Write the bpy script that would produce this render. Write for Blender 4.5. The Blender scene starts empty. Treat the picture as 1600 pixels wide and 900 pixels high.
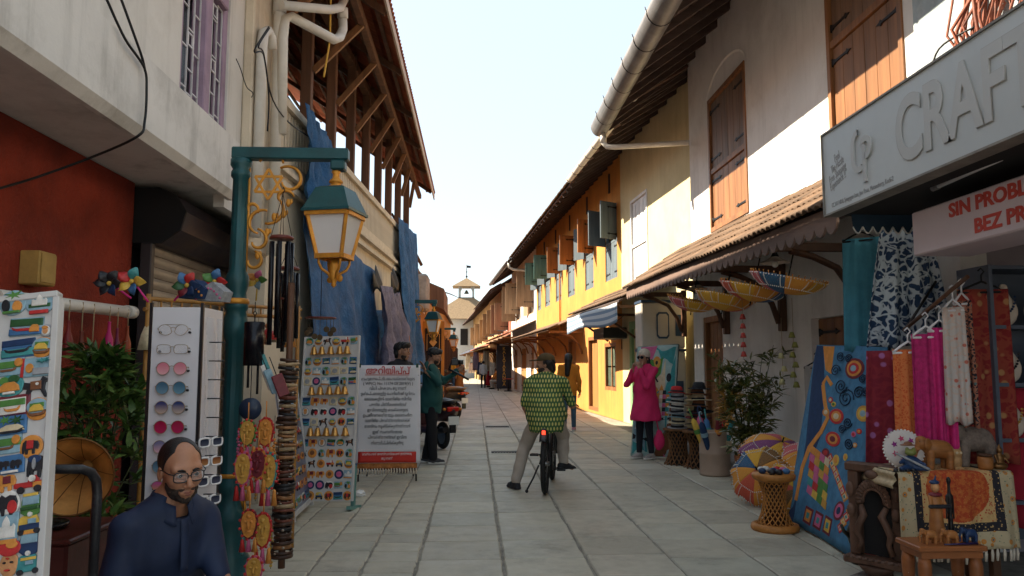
import bpy,bmesh,math,random
import numpy as np
from mathutils import Vector,Matrix,Euler
C=bpy.context.scene
COL=C.collection
R=math.radians
PI=math.pi
random.seed(7)
# ---------------------------------------------------------------- camera
F,CH=1200.0,1.45
PITCH=math.atan(0.1)
YAW=math.atan(58/1200*math.cos(PITCH))
cam=bpy.data.cameras.new('camera')
cam.sensor_width=36.0
cam.lens=27.0
cam.clip_start=0.05
cam.clip_end=4000.0
camo=bpy.data.objects.new('camera',cam)
COL.objects.link(camo)
camo.location=(0,0,CH)
camo.rotation_euler=(PI/2+PITCH,0,-YAW)
C.camera=camo
C.render.resolution_x,C.render.resolution_y=1024,576
# ---------------------------------------------------------------- sky and sun
SUNV=Vector((-1.0,0.42,0.88)).normalized()
W=bpy.data.worlds.new('World')
C.world=W
W.use_nodes=True
wn=W.node_tree
bg=wn.nodes['Background']
sky=wn.nodes.new('ShaderNodeTexSky')
sky.sky_type='NISHITA'
sky.sun_disc=False
sky.sun_elevation=math.asin(SUNV.z)
sky.sun_rotation=math.atan2(SUNV.x,SUNV.y)
sky.air_density=1.0
sky.dust_density=0.8
sky.ozone_density=0.6
hz=wn.nodes.new('ShaderNodeMix');hz.data_type='RGBA';hz.inputs[0].default_value=.86
wn.links.new(sky.outputs[0],hz.inputs[6]);hz.inputs[7].default_value=(1.06,1.20,1.25,1)
wn.links.new(hz.outputs[2],bg.inputs[0])
bg.inputs[1].default_value=0.15
sl=bpy.data.lights.new('sun','SUN')
sl.energy=3.3
sl.angle=R(0.5)
sl.color=(1.0,0.86,0.66)
so=bpy.data.objects.new('sun',sl)
COL.objects.link(so)
so.rotation_euler=(-SUNV).to_track_quat('-Z','Y').to_euler()
C.view_settings.view_transform='Standard'
C.view_settings.look='None'
C.view_settings.exposure=2.3
C.cycles.diffuse_bounces=10
C.cycles.max_bounces=14
C.view_settings.gamma=1.0
# ---------------------------------------------------------------- where a point of the photograph lies
_f=camo.rotation_euler.to_matrix()@Vector((0,0,-1))
_r=camo.rotation_euler.to_matrix()@Vector((1,0,0))
_u=camo.rotation_euler.to_matrix()@Vector((0,1,0))
def at(px,py,x=None,y=None,z=None):
 d=_f+_r*((px-800)/F)+_u*((450-py)/F)
 t=x/d.x if x is not None else y/d.y if y is not None else(z-CH)/d.z
 return Vector((d.x*t,d.y*t,CH+d.z*t))
 # ---------------------------------------------------------------- materials
def srgb(h):
 h=h.lstrip('#')
 return tuple(((int(h[i:i+2],16)/255)/12.92 if int(h[i:i+2],16)/255<.04045 else((int(h[i:i+2],16)/255+.055)/1.055)**2.4) for i in(0,2,4))
def col(c):
 if isinstance(c,str):return srgb(c)
 return tuple(c)
MATS={}
class NT:
 def __init__(s,name):
  s.m=bpy.data.materials.new(name);s.m.use_nodes=True
  s.t=s.m.node_tree;s.b=s.t.nodes['Principled BSDF']
 def n(s,typ,**kw):
  o=s.t.nodes.new('ShaderNode'+typ)
  for k,v in kw.items():
   if k[0]=='i' and k[1:].isdigit():o.inputs[int(k[1:])].default_value=v
   elif k in o.inputs.keys():o.inputs[k].default_value=v
   else:setattr(o,k,v)
  return o
 def l(s,a,b):s.t.links.new(a,b)
 def coords(s,which='Object',scale=(1,1,1),rot=(0,0,0),loc=(0,0,0)):
  tc=s.n('TexCoord');mp=s.n('Mapping')
  mp.inputs['Scale'].default_value=scale;mp.inputs['Rotation'].default_value=rot;mp.inputs['Location'].default_value=loc
  s.l(tc.outputs[which],mp.inputs[0]);return mp.outputs[0]
 def noise(s,co,scale,detail=4,rough=.6):
  o=s.n('TexNoise');o.inputs['Scale'].default_value=scale;o.inputs['Detail'].default_value=detail;o.inputs['Roughness'].default_value=rough
  if co is not None:s.l(co,o.inputs['Vector'])
  return o.outputs['Fac']
 def ramp(s,fac,stops,interp='LINEAR'):
  o=s.n('ValToRGB');o.color_ramp.interpolation=interp
  e=o.color_ramp.elements
  while len(e)<len(stops):e.new(.5)
  for k,(p,c) in enumerate(stops):
   e[k].position=p;c=col(c) if not isinstance(c,(int,float)) else(c,c,c)
   e[k].color=(*c,1)
  s.l(fac,o.inputs[0]);return o.outputs[0]
 def mix(s,fac,a,b,mode='MIX'):
  o=s.n('Mix',data_type='RGBA',blend_type=mode)
  for sock,v in((o.inputs[0],fac),(o.inputs[6],a),(o.inputs[7],b)):
   if isinstance(v,bpy.types.NodeSocket):s.l(v,sock)
   elif isinstance(v,(int,float)):sock.default_value=v
   else:sock.default_value=(*col(v),1)
  return o.outputs[2]
 def math(s,op,a,b=0.0,c=None):
  o=s.n('Math',operation=op)
  for k,v in enumerate((a,b) if c is None else(a,b,c)):
   if isinstance(v,bpy.types.NodeSocket):s.l(v,o.inputs[k])
   else:o.inputs[k].default_value=v
  return o.outputs[0]
 def bump(s,h,strength=.2,dist=.01):
  o=s.n('Bump');o.inputs['Strength'].default_value=strength;o.inputs['Distance'].default_value=dist
  s.l(h,o.inputs['Height']);s.l(o.outputs[0],s.b.inputs['Normal'])
 def base(s,c):
  if isinstance(c,bpy.types.NodeSocket):s.l(c,s.b.inputs['Base Color'])
  else:s.b.inputs['Base Color'].default_value=(*col(c),1)
 def rough(s,r):
  if isinstance(r,bpy.types.NodeSocket):s.l(r,s.b.inputs['Roughness'])
  else:s.b.inputs['Roughness'].default_value=r
def pm(name,c,rough=.8,var=.15,sc=3.0,bump=.15,bsc=40.0,metal=0.0,streak=0.0,dirt=0.0,dcol=(.05,.04,.03),dsc=1.3,stretch=(1,1,1),rnd=0.0,dist=.006,spec=.4,cracks=0.0):
 """A noise-varied, slightly bumped surface, with optional stains and a little change from object to object."""
 if name in MATS:return MATS[name]
 T=NT(name);c=col(c)
 co=T.coords('Object',stretch)
 lo=tuple(max(0,v*(1-var)) for v in c);hi=tuple(min(1,v*(1+var)) for v in c)
 out=T.ramp(T.noise(co,sc,6),[(.3,lo),(.7,hi)])
 if rnd:
  oi=T.n('ObjectInfo');hs=T.n('HueSaturation')
  T.l(out,hs.inputs['Color'])
  T.l(T.math('MULTIPLY_ADD',oi.outputs['Random'],2*rnd,1-rnd),hs.inputs['Value'])
  out=hs.outputs[0]
 if dirt:
  n2=T.noise(co,dsc,8,.72)
  f=T.ramp(n2,[(.5,0.0),(.72,1.0)])
  out=T.mix(T.math('MULTIPLY',f,dirt),out,dcol)
 if streak:
  n3=T.noise(T.coords('Object',(2.2,2.2,.16)),2.2,7,.7);f=T.math('MULTIPLY',T.ramp(n3,[(.50,0.0),(.72,1.0)]),T.ramp(T.noise(co,.55,4),[(.38,.1),(.66,1.0)]))
  out=T.mix(T.math('MULTIPLY',f,streak),out,tuple(.45*q for q in dcol))
 if cracks:
  v=T.n('TexVoronoi',feature='DISTANCE_TO_EDGE');v.inputs['Scale'].default_value=.9
  wob=T.n('TexNoise');wob.inputs['Scale'].default_value=2.0;T.l(co,wob.inputs['Vector'])
  ad=T.n('VectorMath',operation='MULTIPLY_ADD');T.l(wob.outputs['Color'],ad.inputs[0]);ad.inputs[1].default_value=(.5,.5,.5);T.l(co,ad.inputs[2])
  T.l(ad.outputs[0],v.inputs['Vector'])
  f=T.ramp(v.outputs['Distance'],[(0.0,1.0),(.006,0.0)])
  out=T.mix(T.math('MULTIPLY',f,cracks),out,(.1,.09,.08))
 T.base(out);T.rough(rough);T.b.inputs['Metallic'].default_value=metal
 T.b.inputs['Specular IOR Level'].default_value=spec
 if bump:T.bump(T.noise(co,bsc,5,.65),bump,dist)
 MATS[name]=T.m
 return T.m
def wood(name,c,rough=.55,axis=2,var=.35,sc=9,dirt=.25,spec=.4):
 st=[1,1,1];st[axis]=.08
 return pm(name,c,rough,var,sc,.25,45,stretch=tuple(st),dirt=dirt,dsc=2.5,rnd=.12,spec=spec)
 # ---------------------------------------------------------------- mesh building
class MB:
 """Collects shapes; build() links them as one mesh object. o is subtracted from every point."""
 def __init__(s,o=(0,0,0)):
  s.v=[];s.f=[];s.mi=[];s.sm=[];s.uv={};s.o=np.array(o,float);s.m=0;s.T=None
 def add(s,vs,fs,smooth=False,uvs=None):
  vs=np.asarray(vs,float).reshape(-1,3)
  if s.T is not None:
   A=np.array(s.T);vs=vs@A[:3,:3].T+A[:3,3]
  n=len(s.v);s.v.extend((vs-s.o).tolist())
  for k,f in enumerate(fs):
   if uvs is not None:s.uv[len(s.f)]=[uvs[i] for i in f]
   s.f.append([i+n for i in f]);s.mi.append(s.m);s.sm.append(smooth)
  return s
 def bx(s,x0,x1,y0,y1,z0,z1,b=0.0):
  x0,x1=min(x0,x1),max(x0,x1);y0,y1=min(y0,y1),max(y0,y1);z0,z1=min(z0,z1),max(z0,z1)
  if b<=0:
   v=[(x,y,z) for x in(x0,x1) for y in(y0,y1) for z in(z0,z1)]
   return s.add(v,[(0,1,3,2),(4,6,7,5),(0,4,5,1),(2,3,7,6),(0,2,6,4),(1,5,7,3)])
  b=min(b,(x1-x0)*.45,(y1-y0)*.45,(z1-z0)*.45)
  v=[];idx={}
  for i,x in enumerate((x0,x1)):
   for j,y in enumerate((y0,y1)):
    for k,z in enumerate((z0,z1)):
     sx,sy,sz=1-2*i,1-2*j,1-2*k
     for a in range(3):
      idx[i,j,k,a]=len(v)
      v.append((x+(sx*b if a!=0 else 0),y+(sy*b if a!=1 else 0),z+(sz*b if a!=2 else 0)))
  f=[]
  for i in(0,1):
   q=[idx[i,0,0,0],idx[i,1,0,0],idx[i,1,1,0],idx[i,0,1,0]];f.append(q if i else q[::-1])
   q=[idx[0,i,0,1],idx[0,i,1,1],idx[1,i,1,1],idx[1,i,0,1]];f.append(q if i else q[::-1])
   q=[idx[0,0,i,2],idx[1,0,i,2],idx[1,1,i,2],idx[0,1,i,2]];f.append(q if i else q[::-1])
  for i in(0,1):
   for j in(0,1):
    q=[idx[i,j,0,0],idx[i,j,1,0],idx[i,j,1,1],idx[i,j,0,1]];f.append(q if(i+j)%2 else q[::-1])
    q=[idx[i,0,j,0],idx[i,0,j,2],idx[i,1,j,2],idx[i,1,j,0]];f.append(q if(i+j)%2 else q[::-1])
    q=[idx[0,i,j,1],idx[1,i,j,1],idx[1,i,j,2],idx[0,i,j,2]];f.append(q if(i+j)%2 else q[::-1])
    for k in(0,1):
     t=[idx[i,j,k,0],idx[i,j,k,1],idx[i,j,k,2]];f.append(t if(i+j+k)%2 else t[::-1])
  return s.add(v,f)
 def box(s,c,d,rz=0,b=0.0,M=None):
  o=s.T;L=Matrix.Translation(c)@(M.to_4x4() if M is not None else Matrix.Rotation(rz,4,'Z'))
  s.T=L if o is None else Matrix(o)@L
  s.bx(-d[0]/2,d[0]/2,-d[1]/2,d[1]/2,-d[2]/2,d[2]/2,b);s.T=o
  return s
 def beam(s,p,q,w,h,b=0.0,up=(0,0,1)):
  """A squared timber from p to q, w wide and h high."""
  p=Vector(p);q=Vector(q);d=(q-p);L=d.length;d.normalize()
  sd=d.cross(Vector(up))
  if sd.length<1e-4:sd=d.cross(Vector((0,1,0)))
  sd.normalize();u=sd.cross(d)
  M=Matrix((sd,d,u)).transposed()
  return s.box((p+q)/2,(w,L,h),b=b,M=M)
 def tube(s,pts,r,n=8,closed=False,cap=True):
  pts=[Vector(p) for p in pts];m=len(pts)
  rs=list(r) if hasattr(r,'__len__') else[r]*m
  rs=[(q,q) if not hasattr(q,'__len__') else q for q in rs]
  v=[];prev=None
  for i,p in enumerate(pts):
   a=pts[(i-1)%m] if(closed or i) else p;c=pts[(i+1)%m] if(closed or i<m-1) else p
   t=(c-a)
   t=t.normalized() if t.length>1e-9 else Vector((0,0,1))
   if prev is None:
    x=t.cross(Vector((0,0,1)))
    if x.length<.05:x=t.cross(Vector((1,0,0)))
   else:x=prev-t*prev.dot(t)
   x.normalize();prev=x;y=t.cross(x)
   for k in range(n):
    an=2*PI*k/n
    v.append(p+x*(math.cos(an)*rs[i][0])+y*(math.sin(an)*rs[i][1]))
  f=[]
  for i in range(m if closed else m-1):
   j=(i+1)%m
   for k in range(n):
    l=(k+1)%n;f.append((i*n+k,i*n+l,j*n+l,j*n+k))
  s.add([tuple(q) for q in v],f,True)
  if cap and not closed:
   b=len(s.v)-m*n
   for fc in([b+k for k in range(n)][::-1],[b+(m-1)*n+k for k in range(n)]):
    s.f.append(fc);s.mi.append(s.m);s.sm.append(False)
  return s
 def lathe(s,prof,c=(0,0,0),n=20,M=None,flute=None,a0=0,a1=None,cap=True):
  """Profile of (radius, height) turned about z."""
  v=[];full=a1 is None;a1=2*PI if full else a1;nn=n if full else n+1
  for(r,z) in prof:
   for k in range(nn):
    an=a0+(a1-a0)*k/n;rr=r*(flute(an,z) if flute else 1)
    p=Vector((math.cos(an)*rr,math.sin(an)*rr,z))
    if M is not None:p=M@p
    v.append((p.x+c[0],p.y+c[1],p.z+c[2]))
  f=[]
  for i in range(len(prof)-1):
   for k in range(n):
    l=(k+1)%nn if full else k+1
    f.append((i*nn+k,i*nn+l,(i+1)*nn+l,(i+1)*nn+k))
  uv=[(k/n,i/max(1,len(prof)-1)) for i in range(len(prof)) for k in range(nn)]
  s.add(v,f,True,uv)
  if cap and full:
   b=len(s.v)-len(prof)*n
   if prof[0][0]>1e-4:s.f.append([b+k for k in range(n)][::-1]);s.mi.append(s.m);s.sm.append(False)
   if prof[-1][0]>1e-4:s.f.append([b+(len(prof)-1)*n+k for k in range(n)]);s.mi.append(s.m);s.sm.append(False)
  return s
 def prism(s,poly,t0,t1,M=None):
  """Outline in the local xy plane pushed from z=t0 to t1, then placed by M."""
  n=len(poly);M=M or Matrix()
  v=[tuple(M@Vector((x,y,t0))) for x,y in poly]+[tuple(M@Vector((x,y,t1))) for x,y in poly]
  f=[list(range(n))[::-1],[n+i for i in range(n)]]+[(i,(i+1)%n,n+(i+1)%n,n+i) for i in range(n)]
  return s.add(v,f)
 def grid(s,fn,nu,nv,thick=0.0,smooth=True,closeu=False):
  """fn(u,v) over the unit square; thick gives the sheet a back and edges."""
  P=[[Vector(fn(i/nu,j/nv)) for j in range(nv+1)] for i in range(nu+1)]
  v=[tuple(P[i][j]) for i in range(nu+1) for j in range(nv+1)]
  uv=[(i/nu,j/nv) for i in range(nu+1) for j in range(nv+1)]
  k=nv+1
  f=[(i*k+j,(i+1)*k+j,(i+1)*k+j+1,i*k+j+1) for i in range(nu) for j in range(nv)]
  if thick:
   N=len(v)
   for i in range(nu+1):
    for j in range(nv+1):
     a=P[min(i+1,nu)][j]-P[max(i-1,0)][j];b=P[i][min(j+1,nv)]-P[i][max(j-1,0)]
     n=a.cross(b);n=n.normalized() if n.length>1e-12 else Vector((0,0,1))
     v.append(tuple(P[i][j]-n*thick))
   uv=uv+uv
   f+=[(N+i*k+j+1,N+(i+1)*k+j+1,N+(i+1)*k+j,N+i*k+j) for i in range(nu) for j in range(nv)]
   for i in range(nu):
    f.append((i*k,N+i*k,N+(i+1)*k,(i+1)*k));f.append(((i+1)*k+nv,N+(i+1)*k+nv,N+i*k+nv,i*k+nv))
   for j in range(nv):
    f.append((j+1,N+j+1,N+j,j));f.append((nu*k+j,N+nu*k+j,N+nu*k+j+1,nu*k+j+1))
  return s.add(v,f,smooth,uv)
 def ball(s,c,r,n=12,m=8,M=None):
  r=r if hasattr(r,'__len__') else(r,r,r)
  v=[]
  for i in range(m+1):
   th=PI*i/m
   for k in range(n):
    ph=2*PI*k/n
    p=Vector((r[0]*math.sin(th)*math.cos(ph),r[1]*math.sin(th)*math.sin(ph),r[2]*math.cos(th)))
    if M is not None:p=M@p
    v.append((p.x+c[0],p.y+c[1],p.z+c[2]))
  f=[(i*n+k,(i+1)*n+k,(i+1)*n+(k+1)%n,i*n+(k+1)%n) for i in range(m) for k in range(n)]
  return s.add(v,f,True)
 def mesh(s,name,mats):
  me=bpy.data.meshes.new(name)
  me.from_pydata(s.v,[],s.f)
  for m in(mats if isinstance(mats,(list,tuple)) else[mats]):me.materials.append(m)
  me.polygons.foreach_set('material_index',s.mi);me.polygons.foreach_set('use_smooth',s.sm)
  if s.uv:
   ul=me.uv_layers.new(name='UVMap');buf=np.zeros((len(me.loops),2),np.float32);li=0
   for k,f in enumerate(s.f):
    u=s.uv.get(k)
    if u is not None:buf[li:li+len(f)]=u
    li+=len(f)
   ul.data.foreach_set('uv',buf.ravel())
  me.validate();me.update()
  return me
 def build(s,name,mats,parent=None,loc=None,rot=None,kind=None,label=None):
  return put(name,s.mesh(name,mats),parent,loc,rot,kind,label)
def put(name,me,parent=None,loc=None,rot=None,kind=None,label=None):
 o=bpy.data.objects.new(name,me);COL.objects.link(o)
 if parent is not None:o.parent=parent
 if loc is not None:o.location=loc
 if rot is not None:o.rotation_euler=rot
 if kind:o['kind']=kind
 if label:o['label']=label
 return o
def tag(o,label,cat,group=None):
 o['label']=label;o['category']=cat
 if group:o['group']=group
 return o
def thing(name,label,cat,loc=(0,0,0),rz=0,group=None,rot=None):
 o=bpy.data.objects.new(name,None);COL.objects.link(o)
 o.location=loc;o.rotation_euler=rot or(0,0,rz);o.empty_display_size=.1
 return tag(o,label,cat,group)
def copy_tree(o,parent=None):
 c=o.copy();COL.objects.link(c)
 if parent is not None:c.parent=parent
 for ch in list(o.children):copy_tree(ch,c)
 return c
def dup(o,loc,rot=None,label=None,group=None,scale=None):
 c=copy_tree(o);c.location=loc
 if rot is not None:c.rotation_euler=rot if hasattr(rot,'__len__') else(0,0,rot)
 if label:c['label']=label
 if group:c['group']=group
 if scale:c.scale=(scale,)*3 if not hasattr(scale,'__len__') else scale
 return c
FONTS={}
def text_mesh(body,size,ext=.001,align='CENTER',bold=0.0,sp=1.0,ls=1.0):
 cu=bpy.data.curves.new('lettering','FONT')
 cu.body=body;cu.size=size;cu.extrude=ext;cu.align_x=align;cu.align_y='CENTER';cu.offset=bold;cu.space_character=sp;cu.space_line=ls
 cu.resolution_u=6 if size>.3 else 3
 o=bpy.data.objects.new('lettering',cu);COL.objects.link(o)
 dg=bpy.context.evaluated_depsgraph_get();dg.update()
 me=bpy.data.meshes.new_from_object(o.evaluated_get(dg))
 bpy.data.objects.remove(o);bpy.data.curves.remove(cu)
 return me
def text(body,size,m,parent,M,ext=.001,name='lettering',fit=None,**kw):
 """Lettering as thin raised letters; fit = width in metres it is squeezed or stretched to."""
 me=text_mesh(body,size,ext,**kw)
 if fit and len(me.vertices):
  xs=[v.co.x for v in me.vertices];k=fit/max(1e-6,max(xs)-min(xs))
  mid=(max(xs)+min(xs))/2
  for v in me.vertices:v.co.x=(v.co.x-mid)*k
 me.transform(M);me.materials.clear();me.materials.append(m)
 return put(name,me,parent)
def frame_mat(origin,xdir,ydir):
 x=Vector(xdir).normalized();y=Vector(ydir);y=(y-x*y.dot(x)).normalized();z=x.cross(y)
 M=Matrix((x,y,z)).transposed().to_4x4();M.translation=Vector(origin)
 return M
def wall(mb,P,U,y0,y1,z0,z1,holes,t):
 """Wall sheet with a reveal round each hole. P(s, z, d) gives the point at run s, height z, depth d. holes: (s0,s1,z0,z1)."""
 ss=sorted({y0,y1,*[h[0] for h in holes],*[h[1] for h in holes]});zs=sorted({z0,z1,*[h[2] for h in holes],*[h[3] for h in holes]})
 ss=[q for q in ss if y0<=q<=y1];zs=[q for q in zs if z0<=q<=z1]
 solid=lambda a,b:not any(h[0]-1e-6<=(a)<=h[1]+1e-6 and h[2]-1e-6<=b<=h[3]+1e-6 for h in holes)
 S=[[solid((ss[i]+ss[i+1])/2,(zs[j]+zs[j+1])/2) for j in range(len(zs)-1)] for i in range(len(ss)-1)]
 def q(a,b,c,d):mb.add([a,b,c,d],[(0,1,2,3) if U>0 else(3,2,1,0)])
 for i in range(len(ss)-1):
  for j in range(len(zs)-1):
   a,b,c,d=ss[i],ss[i+1],zs[j],zs[j+1]
   if S[i][j]:
    q(P(a,c,0),P(b,c,0),P(b,d,0),P(a,d,0))
    if i+1<len(ss)-1 and not S[i+1][j]:q(P(b,c,0),P(b,c,t),P(b,d,t),P(b,d,0))
    if i and not S[i-1][j]:q(P(a,c,t),P(a,c,0),P(a,d,0),P(a,d,t))
    if j+1<len(zs)-1 and not S[i][j+1]:q(P(a,d,0),P(b,d,0),P(b,d,t),P(a,d,t))
    if j and not S[i][j-1]:q(P(a,c,t),P(b,c,t),P(b,c,0),P(a,c,0))
    # ---------------------------------------------------------------- smooth solids from blended shapes (bodies, animals, clothes)
def surface_nets(D,org,h):
 s=D<0
 n=D.shape
 c=np.zeros((n[0]-1,n[1]-1,n[2]-1),np.int8)
 for i in(0,1):
  for j in(0,1):
   for k in(0,1):c+=s[i:n[0]-1+i,j:n[1]-1+j,k:n[2]-1+k]
 act=(c>0)&(c<8)
 I=np.argwhere(act);idx=-np.ones(act.shape,np.int64);idx[act]=np.arange(len(I))
 acc=np.zeros((len(I),3));cnt=np.zeros(len(I))
 cor=[(0,0,0),(1,0,0),(0,1,0),(1,1,0),(0,0,1),(1,0,1),(0,1,1),(1,1,1)]
 val=[D[I[:,0]+a,I[:,1]+b,I[:,2]+e] for a,b,e in cor]
 for a in range(8):
  for ax in(1,2,4):
   if a&ax:continue
   b=a|ax;va,vb=val[a],val[b];m=(va<0)!=(vb<0)
   t=va/np.where(m,va-vb,1)
   p=np.array(cor[a],float)+t[:,None]*(np.array(cor[b])-np.array(cor[a]))
   acc[m]+=p[m];cnt[m]+=1
 V=(I+acc/cnt[:,None])*h+np.array(org)
 Q=[]
 for ax in range(3):
  a1,a2=(ax+1)%3,(ax+2)%3
  lo=[slice(None)]*3;hi=[slice(None)]*3
  lo[ax]=slice(0,-1);hi[ax]=slice(1,None)
  A=s[tuple(lo)];B=s[tuple(hi)]
  E=np.argwhere(A!=B)
  ok=(E[:,a1]>0)&(E[:,a2]>0)&(E[:,a1]<n[a1]-1)&(E[:,a2]<n[a2]-1)
  E=E[ok]
  fl=A[E[:,0],E[:,1],E[:,2]]
  def cell(d1,d2):
   T=E.copy();T[:,a1]-=d1;T[:,a2]-=d2;return idx[T[:,0],T[:,1],T[:,2]]
  q=np.stack([cell(1,1),cell(0,1),cell(0,0),cell(1,0)],1)
  q[~fl]=q[~fl][:,::-1]
  Q.append(q)
 return V,np.concatenate(Q)
def sdf(prims,h,post=None,relax=2):
 """prims: ('c',a,b,ra,rb,k) tapered limb, ('e',centre,radii,rot or None,k) ellipsoid, ('b',centre,half,round,rot,k) box; ('-', ...) carves. k blends."""
 lo=np.full(3,1e9);hi=np.full(3,-1e9);PR=[]
 for p in prims:
  sub=p[0]=='-'
  if sub:p=p[1:]
  if p[0]=='c':
   a,b=np.array(p[1],float),np.array(p[2],float);r=max(p[3],p[4]);l,u=np.minimum(a,b)-r,np.maximum(a,b)+r
  elif p[0]=='e':ce=np.array(p[1],float);r=max(p[2]);l,u=ce-r,ce+r
  else:ce=np.array(p[1],float);r=np.linalg.norm(p[2])+p[3];l,u=ce-r,ce+r
  PR.append((sub,p,l,u))
  if not sub:lo=np.minimum(lo,l);hi=np.maximum(hi,u)
 lo-=3*h;hi+=3*h
 n=np.ceil((hi-lo)/h).astype(int)+1
 D=np.full(n,1.0,np.float32)
 ax=[lo[i]+h*np.arange(n[i]) for i in range(3)]
 for sub,p,l,u in PR:
  k=p[-1];mg=1.5*k+4*h
  i0=np.clip(np.floor((l-mg-lo)/h).astype(int),0,n);i1=np.clip(np.ceil((u+mg-lo)/h).astype(int)+1,0,n)
  if(i1<=i0).any():continue
  X,Y,Z=np.meshgrid(ax[0][i0[0]:i1[0]],ax[1][i0[1]:i1[1]],ax[2][i0[2]:i1[2]],indexing='ij')
  P=np.stack([X,Y,Z],-1)
  if p[0]=='c':
   a,b=np.array(p[1],float),np.array(p[2],float);ba=b-a;L2=max(1e-12,ba@ba)
   t=np.clip(((P-a)@ba)/L2,0,1)
   d=np.linalg.norm(P-a-t[...,None]*ba,axis=-1)-(p[3]+(p[4]-p[3])*t)
  else:
   q=P-np.array(p[1],float)
   rot=p[3] if p[0]=='e' else p[4]
   if rot is not None:q=q@np.array(rot)
   if p[0]=='e':
    r=np.array(p[2],float);k0=np.linalg.norm(q/r,axis=-1);k1=np.linalg.norm(q/(r*r),axis=-1)
    d=k0*(k0-1)/np.maximum(k1,1e-9)
    d=np.where(k0<1e-6,-min(r),d)
   else:
    w=np.abs(q)-np.array(p[2]);d=np.linalg.norm(np.maximum(w,0),axis=-1)+np.minimum(w.max(-1),0)-p[3]
  S=D[i0[0]:i1[0],i0[1]:i1[1],i0[2]:i1[2]]
  if sub:
   d=-d;hh=np.clip(.5-.5*(S-d)/k,0,1) if k>0 else(S<d)*1.0
   S[...]=S+(d-S)*hh+k*hh*(1-hh)
  elif k>0:
   hh=np.clip(.5+.5*(S-d)/k,0,1);S[...]=S+(d-S)*hh-k*hh*(1-hh)
  else:S[...]=np.minimum(S,d)
 if post is not None:
  X,Y,Z=np.meshgrid(*ax,indexing='ij');D=post(D,X,Y,Z).astype(np.float32)
 D[0],D[-1]=1,1;D[:,0],D[:,-1]=1,1;D[:,:,0],D[:,:,-1]=1,1
 V,Q=surface_nets(D,lo,h)
 return V,Q
def sdf_obj(name,parts,m,parent=None,loc=None,label=None,kind=None,rot=None):
 """parts: list of (V,Q) joined into one mesh."""
 vs=[];fs=[];n=0
 for V,Q in parts:vs.append(V);fs.append(Q+n);n+=len(V)
 V=np.concatenate(vs);Q=np.concatenate(fs)
 me=bpy.data.meshes.new(name)
 me.vertices.add(len(V));me.vertices.foreach_set('co',V.astype(np.float32).ravel())
 me.loops.add(Q.size);me.loops.foreach_set('vertex_index',Q.astype(np.int32).ravel())
 me.polygons.add(len(Q));me.polygons.foreach_set('loop_start',np.arange(0,Q.size,4,dtype=np.int32))
 me.update(calc_edges=True);me.validate()
 me.polygons.foreach_set('use_smooth',[True]*len(me.polygons))
 for q in(m if isinstance(m,(list,tuple)) else[m]):me.materials.append(q)
 return put(name,me,parent,loc,rot,kind,label)
 # ================================================================ THE SETTING
rnd=random.Random(11)
def slab_mat():
 T=NT('worn_stone_slab')
 co=T.coords('Object');oi=T.n('ObjectInfo')
 sh=T.n('VectorMath',operation='MULTIPLY_ADD');T.l(oi.outputs['Random'],sh.inputs[0]);sh.inputs[1].default_value=(37,53,11);T.l(co,sh.inputs[2])
 c=T.ramp(T.noise(sh.outputs[0],3.5,8,.7),[(.25,(.38,.355,.29)),(.5,(.49,.465,.385)),(.8,(.57,.545,.455))])
 tint=T.ramp(oi.outputs['Random'],[(0,(.80,.78,.74)),(.3,(1.0,.98,.94)),(.55,(.88,.90,.88)),(.8,(1.08,1.06,1.0)),(1,(.93,.90,.85))])
 c=T.mix(1.0,c,tint,'MULTIPLY')
 st=T.ramp(T.noise(sh.outputs[0],1.6,9,.75),[(.54,0.0),(.74,.5)])
 c=T.mix(st,c,(.09,.08,.07))
 sp=T.ramp(T.noise(sh.outputs[0],60,2),[(.66,0.0),(.72,.5)])
 c=T.mix(sp,c,(.42,.4,.36))
 T.base(c);T.rough(T.ramp(T.noise(sh.outputs[0],6,4),[(.3,.42),(.7,.75)]));T.b.inputs['Specular IOR Level'].default_value=.45
 T.bump(T.noise(sh.outputs[0],22,8,.75),.55,.008)
 return T.m
SLAB=slab_mat()
MORTAR=pm('joint_mortar',(.27,.25,.21),.95,.3,8,.6,90,dirt=.5,dcol=(.05,.045,.04))
g=MB();g.add([(-900,-60,-.022),(900,-60,-.022),(900,1500,-.022),(-900,1500,-.022)],[(0,1,2,3)])
ground=g.build('ground',pm('packed_ground',(.34,.31,.26),.95,.25,2,.4,60),kind='structure')
g=MB();g.bx(-4.2,5.2,-3,84,-.3,-.012)
street=g.build('street_pavement',MORTAR,kind='structure')
def slab_mesh(w,l,seed):
 r=random.Random(seed);m=MB();n=4;b=.009
 def ring(ins,z):
  P=[]
  for k in range(n):P.append((-w/2+ins+(w-2*ins)*k/n,-l/2+ins))
  for k in range(n):P.append((w/2-ins,-l/2+ins+(l-2*ins)*k/n))
  for k in range(n):P.append((w/2-ins-(w-2*ins)*k/n,l/2-ins))
  for k in range(n):P.append((-w/2+ins,l/2-ins-(l-2*ins)*k/n))
  return[(x,y,z) for x,y in P]
 jit=[(r.uniform(-.006,.006),r.uniform(-.006,.006)) for _ in range(4*n)]
 rings=[[(x+j[0],y+j[1],z) for(x,y,z),j in zip(ring(i,z),jit)] for i,z in((0,-.05),(0,-b),(b,0))]
 N=4*n;v=sum(rings,[])
 f=[(i*N+k,i*N+(k+1)%N,(i+1)*N+(k+1)%N,(i+1)*N+k) for i in range(2) for k in range(N)]+[[2*N+k for k in range(N)]]
 m.add(v,f)
 return m.mesh('paving_slab',SLAB)
XC=[-.417+.632*k for k in range(7)]
XN=[-.417,-.80,-1.16,-1.55,-1.95,-2.35,-2.8]
SM=[slab_mesh(.60,.60,k) for k in range(5)]
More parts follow.
